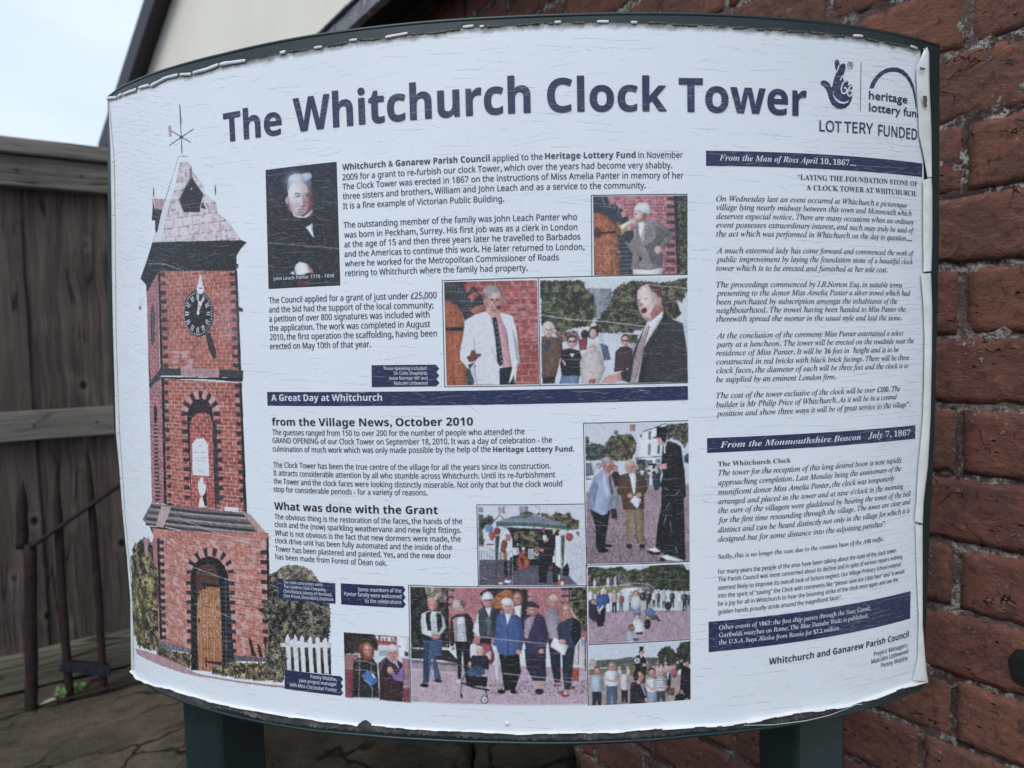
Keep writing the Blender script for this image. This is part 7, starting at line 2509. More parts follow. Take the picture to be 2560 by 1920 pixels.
# ================================================================ stone ledge and rocks
def stone_patch(c4, zt, depth, seed, parent, name='stone', amp=.012, n=44, dip=.02):
    """irregular slab: c4 = four (x, y) corners anticlockwise, zt = four top heights"""
    V = []; Fs = []
    for j in range(n+1):
        for i in range(n+1):
            a, b = i/n, j/n
            x = (1-a)*(1-b)*c4[0][0]+a*(1-b)*c4[1][0]+a*b*c4[2][0]+(1-a)*b*c4[3][0]
            y = (1-a)*(1-b)*c4[0][1]+a*(1-b)*c4[1][1]+a*b*c4[2][1]+(1-a)*b*c4[3][1]
            z = (1-a)*(1-b)*zt[0]+a*(1-b)*zt[1]+a*b*zt[2]+(1-a)*b*zt[3]
            e_ = min(a, 1-a, b, 1-b)
            q = Vector((x*4+seed, y*4, seed*2.2))
            x += .018*mn.noise(q*3)*(1 if e_ < .1 else .3); y += .018*mn.noise(q*3+Vector((9, 9, 9)))*(1 if e_ < .1 else .3)
            rid = abs(mn.noise(Vector((x*9+y*5+seed, y*14, seed))))
            z += amp*mn.noise(q*2.2)+amp*.9*(rid-.3)+amp*.35*mn.noise(q*12)-dip*math.exp(-e_/.045)
            V.append((x, y, z))
    for j in range(n):
        for i in range(n):
            a = j*(n+1)+i; Fs.append((a, a+1, a+n+2, a+n+1))
    rim = [i for i in range(n+1)]+[(j+1)*(n+1)-1 for j in range(1, n+1)]+[n*(n+1)+i for i in range(n-1, -1, -1)]+[j*(n+1) for j in range(n-1, 0, -1)]
    cx = sum(c[0] for c in c4)/4; cy = sum(c[1] for c in c4)/4
    prev = rim; K = len(rim)
    for lev in range(1, 7):
        n0 = len(V); cur = []
        for q, r in enumerate(rim):
            x, y, z = V[r]
            zz = z-depth*lev/6
            o_ = .014*mn.noise(Vector((x*14+seed, y*14, zz*20)))+.012*mn.noise(Vector((x*4, y*4, zz*34+seed)))+.010*math.sin(min(1, lev/3)*math.pi/2)
            d = math.hypot(x-cx, y-cy) or 1
            cur.append(n0+q); V.append((x+(x-cx)/d*o_, y+(y-cy)/d*o_, zz))
        for q in range(K): Fs.append((prev[q], cur[q], cur[(q+1) % K], prev[(q+1) % K]))
        prev = cur
    return obj(name, V, Fs, M['stone'], parent, True)
ledge = thing('stone_ledge', 'low ledge of rough brown sandstone slabs under the fence and rusty railing', 'wall', (-1.2, 1.7, CZ), F3)
# local frame: x along the fence, y = minus distance in front
def L(s, t): return (s, -t)
cuts1 = [-1.5, -.75, .70]
for i in range(len(cuts1)-1):
    a, b = cuts1[i]+.004, cuts1[i+1]-.004
    stone_patch([L(a, .205+.03*(i % 2)), L(b, .150), L(b, -.02), L(a, -.02)], [-.868, -.872, -.880, -.885], .3, 3+i*2, ledge, amp=.005, dip=.003)
cuts2 = [-1.5, -.5, .62]
for i in range(len(cuts2)-1):
    a, b = cuts2[i]+.004, cuts2[i+1]-.004
    stone_patch([L(a, .42), L(b, .33), L(b, .153), L(a, .209)], [-.885, -.888, -.874, -.872], .3, 13+i*3, ledge, amp=.006, dip=.003)
cuts3 = [-1.5, -.4, .62]
for i in range(len(cuts3)-1):
    a, b = cuts3[i]+.004, cuts3[i+1]-.004
    stone_patch([L(a, .60), L(b, .485), L(b, .333), L(a, .423)], [-.925, -.925, -.893, -.892], .16, 23+i*4, ledge, amp=.010, dip=.008)
cuts4 = [-1.5, -.7, .62]
for i in range(len(cuts4)-1):
    a, b = cuts4[i]+.006, cuts4[i+1]-.006
    stone_patch([L(a, .86), L(b, .78), L(b, .46), L(a, .56)], [-1.09, -1.08, -1.03, -1.04], .4, 43+i*4, ledge, amp=.018, dip=.03)
rocks = thing('rubble_wall', 'dark rubble stones piled at the foot of the brick wall below the information board', 'wall', (0, 0, CZ))
stone_patch([(-.72, 1.33), (-.102, 1.20), (-.085, 1.55), (-.66, 1.70)], [-.80, -.775, -.74, -.76], .7, 61, rocks, amp=.022, dip=.03)
stone_patch([(-.094, 1.19), (.10, 1.115), (.12, 1.19), (-.08, 1.50)], [-.77, -.77, -.72, -.72], .7, 83, rocks, amp=.02, dip=.03)
stone_patch([(-.50, .98), (-.10, .95), (-.05, 1.16), (-.55, 1.22)], [-1.22, -1.24, -1.16, -1.14], .3, 93, rocks, amp=.03, dip=.05)
for q in range(9):
    x = -.50+.07*q+rng.uniform(-.02, .02)
    V = []; r0 = rng.uniform(.006, .013); y0 = 1.27+rng.uniform(-.02, .08)
    bm = bmesh.new(); bmesh.ops.create_icosphere(bm, subdivisions=2, radius=r0)
    for v in bm.verts: v.co *= 1+.3*mn.noise(v.co*90+Vector((q, 0, 0))); v.co.z *= .7
    me = bpy.data.meshes.new('pebble'); bm.to_mesh(me); bm.free(); me.materials.append(M['deadleaf'])
    po = bpy.data.objects.new('pebble', me); po.location = (x, y0, -.768); link(po, rocks)
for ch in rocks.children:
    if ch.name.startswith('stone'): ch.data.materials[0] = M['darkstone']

# ================================================================ rusty railing
def tube(name, path, rad, mat, parent, seg=10, jit=.0, square=False):
    V = []; Fs = []
    for i, p in enumerate(path):
        p = Vector(p); a = Vector(path[max(0, i-1)]); b = Vector(path[min(len(path)-1, i+1)])
        d = (b-a).normalized(); r = rad[i] if isinstance(rad, (list, tuple)) else rad
        u = d.cross(Vector((0, 1, .05))).normalized(); v = d.cross(u).normalized()
        for k in range(seg):
            t = 2*math.pi*k/seg
            cs, sn = math.cos(t), math.sin(t)
            if square: q = 1/max(abs(cs), abs(sn)); cs *= q; sn *= q
            rr = r*(1+jit*mn.noise(Vector((p.x*30+cs, p.y*30+sn, p.z*30))))
            V.append(p+u*rr*cs+v*rr*sn)
    n = len(path)
    for i in range(n-1):
        for k in range(seg):
            Fs.append((i*seg+k, i*seg+(k+1) % seg, (i+1)*seg+(k+1) % seg, (i+1)*seg+k))
    Fs.append(tuple(range(seg))[::-1]); Fs.append(tuple(range((n-1)*seg, n*seg)))
    o = obj(name, V, Fs, mat, parent, seg > 4)
    bm = bmesh.new(); bm.from_mesh(o.data); bmesh.ops.recalc_face_normals(bm, faces=bm.faces); bm.to_mesh(o.data); bm.free()
    return o
rail = thing('iron_railing', 'broken rusty iron railing with three pointed bars set in the stone ledge', 'railing', tuple(Vector((-1.2, 1.7, CZ))-FY*.13), F3)
def bar_path(s0, z0, s1, z1, n=14, bow=0.0):
    return [(s0+(s1-s0)*i/n+bow*math.sin(math.pi*i/n)+.0012*mn.noise(Vector((i*.9, s0*9, 0))), .0012*mn.noise(Vector((i*.7, s0*5, 4))), z0+(z1-z0)*i/n) for i in range(n+1)]
p = bar_path(-.089, -.90, -.067, -.46, 12); tube('standard', p, [.0135+.002*mn.noise(Vector((i, 0, 0))) for i in range(13)], M['rust'], rail, 10, .25)
p = bar_path(-.080, -.47, -.072, -.305, 10); tube('pointed_bar', [(x-.003, y+.006, z) for x, y, z in p], [.0125]*7+[.011, .009, .006, .002], M['rust'], rail, 10, .2)
p = bar_path(-.007, -.90, -.004, -.262, 18, -.004); tube('pointed_bar', p, [.0095]*14+[.0090, .0078, .006, .004, .0012], M['rust'], rail, 10, .2)
p = bar_path(.0645, -.90, .060, -.210, 18, .003); tube('pointed_bar', p, [.0092]*14+[.0088, .0075, .006, .004, .0012], M['rust'], rail, 10, .2)
tube('slanting_bar', [(-.066+.245*i/10, -.014+.0015*mn.noise(Vector((i, 3, 3))), -.466+.163*i/10) for i in range(11)], .0058, M['rust'], rail, 8, .2)
V = [(-.026, -.018, -.786), (.082, -.018, -.833), (.081, -.018, -.808), (-.017, -.018, -.767), (-.026, .010, -.786), (.082, .010, -.833), (.081, .010, -.808), (-.017, .010, -.767)]
obj('angle_bracket', V, [(0,1,2,3), (4,7,6,5), (0,4,5,1), (1,5,6,2), (2,6,7,3), (3,7,4,0)], M['iron'], rail)
for sx, zz in ((-.003, -.787), (.028, -.796), (.066, -.812)):
    V = [(sx+.0042*math.cos(t), y, zz+.0042*math.sin(t)) for y in (-.018, -.0225) for t in np.linspace(0, 2*math.pi, 6, endpoint=False)]
    obj('bolt', V, [(i, (i+1) % 6, 6+(i+1) % 6, 6+i) for i in range(6)]+[tuple(range(6, 12))], M['rust'], rail)
tube('ground_bar', [(-.035+.24*i/8, -.012, -.8635-.003*mn.noise(Vector((i, 8, 1)))) for i in range(9)], .005, M['rust'], rail, 6, .3)

def leaf_mesh(seed, w, l, lobes=3, cup=.25):
    V = [(0, 0, 0)]; n = 18
    for i in range(n):
        t = 2*math.pi*i/n
        r = 1+.28*math.cos(lobes*t*1.0+.3)+.08*mn.noise(Vector((t*3, seed, 0)))
        V.append((w*r*math.sin(t), 0, l*r*math.cos(t)))
    V = [(x, -cup*abs(x)*1.0+.15*z*z/l, z) for x, y, z in V]
    me = bpy.data.meshes.new('leaf'); me.from_pydata(V, [], [(0, 1+i, 1+(i+1) % n) for i in range(n)]); me.materials.append(M['leaf']); me.update()
    return me
sprig = thing('ivy_sprig', 'small bright green ivy sprig growing at the foot of the middle iron bar', 'plant', tuple(Vector((-1.2, 1.7, CZ))-FY*.13), F3)
lm = [leaf_mesh(q, .0075, .008) for q in range(3)]
for q, (x, y, z, sc_) in enumerate(((-.020, -.012, -.842, 1.1), (-.030, -.006, -.836, .8), (-.024, -.010, -.852, .9), (.013, -.014, -.842, 1.15), (.020, -.008, -.838, .9), (.008, -.004, -.834, .7), (-.036, -.004, -.848, .7), (-.014, -.004, -.832, .6))):
    lo = bpy.data.objects.new('leaf', lm[q % 3]); lo.location = (x, y, z); lo.scale = (sc_,)*3
    lo.rotation_euler = (rng.uniform(-.9, -.2), rng.uniform(-.5, .5), rng.uniform(-.7, .7)); link(lo, sprig)
    tube('stem', [(x, y+.002, z), ((x-.004)*.6, y+.006, z-.012), (-.006, .0, -.868)], .0007, M['leaf'], sprig, 5)
lf = bpy.data.meshes.new('dead_leaf'); lf.from_pydata([(-.018, 0, 0), (-.008, -.009, .004), (.010, -.008, .006), (.020, .001, .003), (.009, .009, .007), (-.006, .008, .004), (0, 0, .001)], [], [(0, 1, 6), (1, 2, 6), (2, 3, 6), (3, 4, 6), (4, 5, 6), (5, 0, 6)]); lf.materials.append(M['deadleaf'])
dl = bpy.data.objects.new('dead_leaf', lf); dl.matrix_world = Matrix.Translation(Vector((-1.2, 1.7, CZ))-FY*.150+FX*(-.052)+Vector((0, 0, -.858))) @ F3.to_4x4()
dl['label'] = 'curled pale dead leaf lying on the stone ledge between the rusty bars'; dl['category'] = 'leaf'; link(dl)

# ================================================================ cream house beyond the fence
H3 = Matrix((Vector((.8, -.6, 0)), Vector((.6, .8, 0)), Vector((0, 0, 1)))).transposed()
house = thing('rendered_house', 'cream rendered gable of a house with dark sloping bargeboard, beyond the fence', 'house', (-2.6, 6.0, CZ), H3)
ea_s, ea_z, ap_s = 2.04, 2.56, -1.2
sl = .908; ap_z = 3.55+sl*(.83-ap_s); oe = 2*ap_s-ea_s
gz = lambda s: 3.55+sl*(.83-s)-.2
V = [(-ea_s, 0, -1.45), (-oe, 0, -1.45), (-oe, 0, gz(ea_s)), (-ap_s, 0, gz(ap_s)), (-ea_s, 0, gz(ea_s))]
V += [(x, 7, z) for x, y, z in V]
obj('wall', V, [(0, 1, 2, 3, 4), (5, 9, 8, 7, 6), (0, 4, 9, 5), (1, 6, 7, 2)], M['render'], house)
def slope_box(name, sA, zA, sB, zB, th, y0, y1, mat, par):
    V = []
    for y in (y0, y1):
        V += [(-sA, y, zA-th), (-sB, y, zB-th), (-sB, y, zB), (-sA, y, zA)]
    return obj(name, V, [(0, 1, 2, 3), (4, 7, 6, 5), (0, 4, 5, 1), (1, 5, 6, 2), (2, 6, 7, 3), (3, 7, 4, 0)], mat, par)
zz = lambda s: 3.55+sl*(.83-s)
rf = slope_box('roof', 2.22, zz(2.22), ap_s, ap_z, .08, -.14, 7.1, M['darkpaint'], house)
slope_box('roof', 2*ap_s-2.22, zz(2.22), ap_s, ap_z, .08, -.14, 7.1, M['darkpaint'], house)
slope_box('bargeboard', 2.20, zz(2.20)-.015, ap_s, ap_z-.015, .26, -.165, -.142, M['darkpaint'], house)
slope_box('bargeboard', 2*ap_s-2.20, zz(2.20)-.015, ap_s, ap_z-.015, .26, -.165, -.142, M['darkpaint'], house)
slope_box('soffit', 2.18, zz(2.18)-.085, ap_s, ap_z-.085, .14, -.139, -.002, M['darkpaint'], house)
tube('gutter', [(-2.26, -.10+1.2*i, zz(2.22)-.04) for i in range(7)], .06, M['darkpaint'], house, 10)

# ================================================================ information board
# section of the bowed board: y = f(x) in half-metre units, arc length u measured from x0
Q = (0.0913518, 0.2767707, -0.0056389, 0.1169654)
XS = np.linspace(-1.6, 1.6, 6401)
def prof(x): d = x-Q[0]; return 1+Q[1]*d**2+Q[2]*d**3+Q[3]*d**4
SL = np.concatenate([[0], np.cumsum(np.hypot(np.diff(XS), np.diff(prof(XS))))]); SL -= np.interp(Q[0], XS, SL)
def S(u, v, off=0.0):
    """board coordinates in millimetres -> world metres; off = millimetres in front of the board's face"""
    u = np.asarray(u, float); v = np.asarray(v, float)
    x = np.interp(u/500, SL, XS); y = prof(x); d = x-Q[0]
    fp = 2*Q[1]*d+3*Q[2]*d**2+4*Q[3]*d**3
    L_ = np.sqrt(fp*fp+1); off = np.asarray(off, float)/1000
    X = x*.5+fp/L_*off; Y = y*.5-off/L_
    return np.stack([X, Y, np.broadcast_to(v/1000, X.shape)], -1)
BC = Vector((.04, .53, 0))                     # the board's own origin: on the ground below its middle
board = thing('information_board', 'large bowed white information board about a village clock tower, on two dark green posts', 'sign', tuple(BC))
OFFS = np.array([BC.x, BC.y, -CZ])

def smesh(name, U, V_, off, faces, mat, parent, smooth=True, uvz=True, label=None):
    P3 = S(U, V_, off)-OFFS
    me = bpy.data.meshes.new(name)
    me.from_pydata(P3.reshape(-1, 3).tolist(), [], faces)
    me.materials.append(mat)
    ul = me.uv_layers.new(name='suv')
    idx = np.empty(len(me.loops), dtype=np.int32); me.loops.foreach_get('vertex_index', idx)
    uvv = np.stack([np.asarray(U).ravel(), np.asarray(V_).ravel()], 1)/1000
    ul.data.foreach_set('uv', uvv[idx].astype(np.float32).ravel())
    if smooth: me.polygons.foreach_set('use_smooth', [True]*len(me.polygons))
    me.update()
    o = bpy.data.objects.new(name, me)
    if label: o['label'] = label
    return link(o, parent)

def gfaces(nx, ny):
    i, j = np.meshgrid(np.arange(nx), np.arange(ny))
    a = (j*(nx+1)+i).ravel()
    return np.stack([a, a+1, a+nx+2, a+nx+1], 1).tolist()

def outline_grid(top, bot, left, right_, nx, ny, rag=None):
    top = np.array(top); bot = np.array(bot); left = np.array(left); right_ = np.array(right_)
    a = np.linspace(0, 1, nx+1); b = np.linspace(0, 1, ny+1)
    A, B = np.meshgrid(a, b)
    ul = np.interp(B[:, 0], np.linspace(0, 1, 60), np.interp(np.linspace(0, 1, 60)*(left[-1, 1]-left[0, 1])+left[0, 1], left[:, 1], left[:, 0]))
    ur = np.interp(B[:, 0], np.linspace(0, 1, 60), np.interp(np.linspace(0, 1, 60)*(right_[-1, 1]-right_[0, 1])+right_[0, 1], right_[:, 1], right_[:, 0]))
    Ug = ul[:, None]*(1-A)+ur[:, None]*A
    vt = np.interp(Ug, top[:, 0], top[:, 1]); vb = np.interp(Ug, bot[:, 0], bot[:, 1])
    if rag is not None: vt, vb = rag(Ug, vt, vb)
    return Ug, vb*(1-B)+vt*B

# ---- body of the board: bowed sheet with depth
nx, ny = 150, 60
Ug, Vg = outline_grid(BODY_TOP, BODY_BOT, BODY_LEFT, BODY_RIGHT, nx, ny)
n = Ug.size
U2 = np.concatenate([Ug.ravel(), Ug.ravel()]); V2 = np.concatenate([Vg.ravel(), Vg.ravel()])
O2 = np.concatenate([np.zeros(n), np.full(n, -24.)])
fs = gfaces(nx, ny); fb = [(a+n, d+n, c+n, b+n) for a, b, c, d in fs]
rim = [i for i in range(nx+1)]+[(j+1)*(nx+1)-1 for j in range(1, ny+1)]+[ny*(nx+1)+i for i in range(nx-1, -1, -1)]+[j*(nx+1) for j in range(ny-1, 0, -1)]
side = [(rim[k], rim[k]+n, rim[(k+1) % len(rim)]+n, rim[(k+1) % len(rim)]) for k in range(len(rim))]
bo = smesh('backboard', U2, V2, O2, fs+fb+side, M['green'], board, False)
# slim raised rolled edge along the top and bottom of the sheet
def edge_tube(name, pts, off, r, mat, n=140):
    pts = np.array(pts); pts = pts[np.argsort(pts[:, 0])]
    u = np.linspace(pts[0, 0], pts[-1, 0], n); v = np.interp(u, pts[:, 0], pts[:, 1])
    K = 8; U = []; Vv = []; O = []
    for k in range(K):
        t = 2*math.pi*k/K
        U.append(u); Vv.append(v+r*math.sin(t)); O.append(np.full(n, off+r*math.cos(t)))
    U = np.array(U); Vv = np.array(Vv); O = np.array(O)
    f = [(k*n+i, k*n+i+1, ((k+1) % K)*n+i+1, ((k+1) % K)*n+i) for k in range(K) for i in range(n-1)]
    return smesh(name, U, Vv, O, f, mat, board, True)
edge_tube('rolled_edge', [(a, b-1.2) for a, b in BODY_TOP], -1.0, 1.6, M['green'])
edge_tube('rolled_edge', [(a, b+1.2) for a, b in BODY_BOT], -1.0, 1.6, M['green'])

# ---- dirty band of old adhesive below the film, thin sooty line above it
def v1d(x, seed, sc_): return np.array([mn.noise(Vector((float(t)/sc_, seed, 0))) for t in x])
fbm = np.array(FILM_BOT); gb = np.array(GRIME_BOT)
u = np.linspace(gb[0, 0]-24, gb[-1, 0], 900)
vt = np.interp(u, fbm[:, 0], fbm[:, 1])+3; vb = np.interp(u, gb[:, 0], gb[:, 1])+.9*v1d(u, 3, 7)+.9*v1d(u, 8, 2.2)+.6*np.sign(v1d(u, 5, 4))
vb = np.minimum(vb, vt-1)
smesh('adhesive_band', np.stack([u, u]), np.stack([vb, vt]), .15, gfaces(len(u)-1, 1), M['grime'], board)
ftm = np.array(FILM_TOP)
u = np.linspace(ftm[0, 0]+70, ftm[-1, 0], 900)
hv = np.clip(1.0+1.6*v1d(u, 21, 12)+1.3*v1d(u, 27, 3), .1, 4)
smesh('sooty_line', np.stack([u, u]), np.stack([np.interp(u, ftm[:, 0], ftm[:, 1])-3, np.interp(u, ftm[:, 0], ftm[:, 1])+hv]), .12, gfaces(len(u)-1, 1), M['grime'], board)

# ---- the printed vinyl film
def rag(Ug, vt, vb):
    a = np.array([[0.55*mn.noise(Vector((float(t)/5, 1, 0)))+.5*mn.noise(Vector((float(t)/1.6, 2, 0))) for t in Ug[-1]]])
    return vt+a*np.clip((Ug+380)/60, .15, 1), vb+a*.1
nx, ny = 760, 130
Ug, Vg = outline_grid(FILM_TOP, FILM_BOT, FILM_LEFT, FILM_RIGHT, nx, ny, rag)
film = smesh('printed_film', Ug, Vg, .45, gfaces(nx, ny), M['film'], board)
dist = np.minimum(np.interp(Ug, ftm[:, 0], ftm[:, 1])-Vg+np.clip((-330-Ug)*.06, 0, 6), 50.)
dist = np.minimum(dist, 9+(Vg-np.interp(Ug, fbm[:, 0], fbm[:, 1])))
dist = np.minimum(dist, 4.2+np.abs(np.interp(Vg, np.array(FILM_LEFT)[:, 1], np.array(FILM_LEFT)[:, 0])-Ug))
dist = np.minimum(dist, 5.4+np.abs(np.interp(Vg, np.array(FILM_RIGHT)[:, 1], np.array(FILM_RIGHT)[:, 0])-Ug))
at = film.data.attributes.new('edge', 'FLOAT', 'POINT'); at.data.foreach_set('value', dist.astype(np.float32).ravel())

# ---- printed bars and caption boxes
def poly_fill(name, pts, off, mat, parent, label=None):
    """flat printed polygon cut into narrow columns so that it follows the bow"""
    bm = bmesh.new()
    vs_ = [bm.verts.new((a, b, 0)) for a, b in pts]
    f = bm.faces.new(vs_); bmesh.ops.triangulate(bm, faces=[f], ngon_method='EAR_CLIP')
    us = [a for a, b in pts]; a = math.ceil(min(us)/7)*7
    while a < max(us):
        bmesh.ops.bisect_plane(bm, geom=bm.verts[:]+bm.edges[:]+bm.faces[:], plane_co=(a, 0, 0), plane_no=(1, 0, 0)); a += 7
    bm.verts.index_update(); co = np.array([v.co[:] for v in bm.verts]); fs = [[v.index for v in f.verts] for f in bm.faces]; bm.free()
    # face the viewer
    out = []
    for f in fs:
        a_ = 0
        for i in range(len(f)):
            x0, y0 = co[f[i]][:2]; x1, y1 = co[f[(i+1) % len(f)]][:2]; a_ += x0*y1-x1*y0
        out.append(f if a_ > 0 else f[::-1])
    return smesh(name, co[:, 0], co[:, 1], off, out, mat, parent, False, label=label)
for b in BARS: poly_fill('heading_bar', b, .60, M['navy'], film)
for b in CAPTION_BOXES: poly_fill('caption_box', b, .68, M['navy'], film)
for c, b in LOGO_POLYS: poly_fill('logo', b, .60 if c == 'navy' else .68, M[c], film)
for i in range(len(ARCH[0])-1):
    pass
poly_fill('logo_arch', [tuple(x) for x in ARCH[0]]+[tuple(x) for x in ARCH[1][::-1]], .60, M['navy'], film)
def strip(name, pts, wd, off, mat, parent):
    P = np.array(pts, float)
    # resample
    seg = np.hypot(*np.diff(P, axis=0).T); L_ = np.concatenate([[0], np.cumsum(seg)]); n = max(2, int(L_[-1]/3)+1)
    t = np.unique(np.concatenate([np.linspace(0, L_[-1], n), L_]))
    x = np.interp(t, L_, P[:, 0]); y = np.interp(t, L_, P[:, 1])
    dx = np.gradient(x); dy = np.gradient(y); l = np.hypot(dx, dy)+1e-9
    nxn, nyn = -dy/l*wd/2, dx/l*wd/2
    return smesh(name, np.stack([x-nxn, x+nxn]), np.stack([y-nyn, y+nyn]), off, gfaces(len(x)-1, 1), mat, parent, False)
for c, wd, pts in THIN_LINES: strip('logo_line' if c != 'ink' else 'picture_border', pts, wd, .74 if c == 'white' else .62, M[c], film)

# ---- lettering
blocks = {}
for (blk, st, colr, u0, v0, u1, v1, cap, s), (co, tr) in zip(TEXT, LETTERS):
    x0, x1 = co[:, 0].min(), co[:, 0].max()
    tt = (co[:, 0]-x0)/(x1-x0)
    U = u0+(u1-u0)*tt; V_ = v0+(v1-v0)*tt+co[:, 1]*cap/CAP[st]
    b = blocks.setdefault((blk, colr), [[], [], [], 0, cap, []])
    wt = STYLE[st][1]*cap/CAP[st]                 # stroke weight: the ink has spread a little to every side
    cp = [(0, 0)] if wt == 0 else ([(-wt, -.4*wt), (wt, .4*wt), (0, 0)] if wt < .1 else [(-wt, 0), (wt, 0), (0, -wt), (0, wt), (0, 0)])
    for q, (a_, b_) in enumerate(cp):
        b[0].append(U+a_); b[1].append(V_+b_); b[2].append(tr+b[3]); b[3] += len(U); b[5].append(np.full(len(U), .022*q))
for (blk, colr), b in blocks.items():
    tr = np.concatenate(b[2])
    U = np.concatenate(b[0]); V_ = np.concatenate(b[1])
    ar = (U[tr[:, 1]]-U[tr[:, 0]])*(V_[tr[:, 2]]-V_[tr[:, 0]])-(U[tr[:, 2]]-U[tr[:, 0]])*(V_[tr[:, 1]]-V_[tr[:, 0]])
    tr[ar < 0] = tr[ar < 0][:, ::-1]
    smesh('title_lettering' if b[4] > 15 else 'lettering', U, V_, np.concatenate(b[5])+(.92 if b[4] > 15 or colr == 'white' else .72), tr.tolist(), M[colr], film, False)

# ---- printed photographs: painted on a fine grid of ink dots (one colour per vertex)
PX = .3
def vnoise(Ua, Va, sc_, seed):
    r = np.random.default_rng(seed).random((128, 128))
    x = Ua/sc_; y = Va/sc_
    xi = np.floor(x).astype(int); yi = np.floor(y).astype(int); fx = x-xi; fy = y-yi
    fx = fx*fx*(3-2*fx); fy = fy*fy*(3-2*fy)
    g_ = lambda a, b: r[(yi+b) & 127, (xi+a) & 127]
    return (g_(0, 0)*(1-fx)+g_(1, 0)*fx)*(1-fy)+(g_(0, 1)*(1-fx)+g_(1, 1)*fx)*fy
def inside(Ua, Va, P):
    r = np.zeros(Ua.shape, bool); n = len(P)
    for i in range(n):
        x0, y0 = P[i]; x1, y1 = P[(i+1) % n]
        if y0 == y1: continue
        c = ((y0 <= Va) & (Va < y1)) | ((y1 <= Va) & (Va < y0))
        r ^= c & (Ua < (x1-x0)*(Va-y0)/(y1-y0)+x0)
    return r
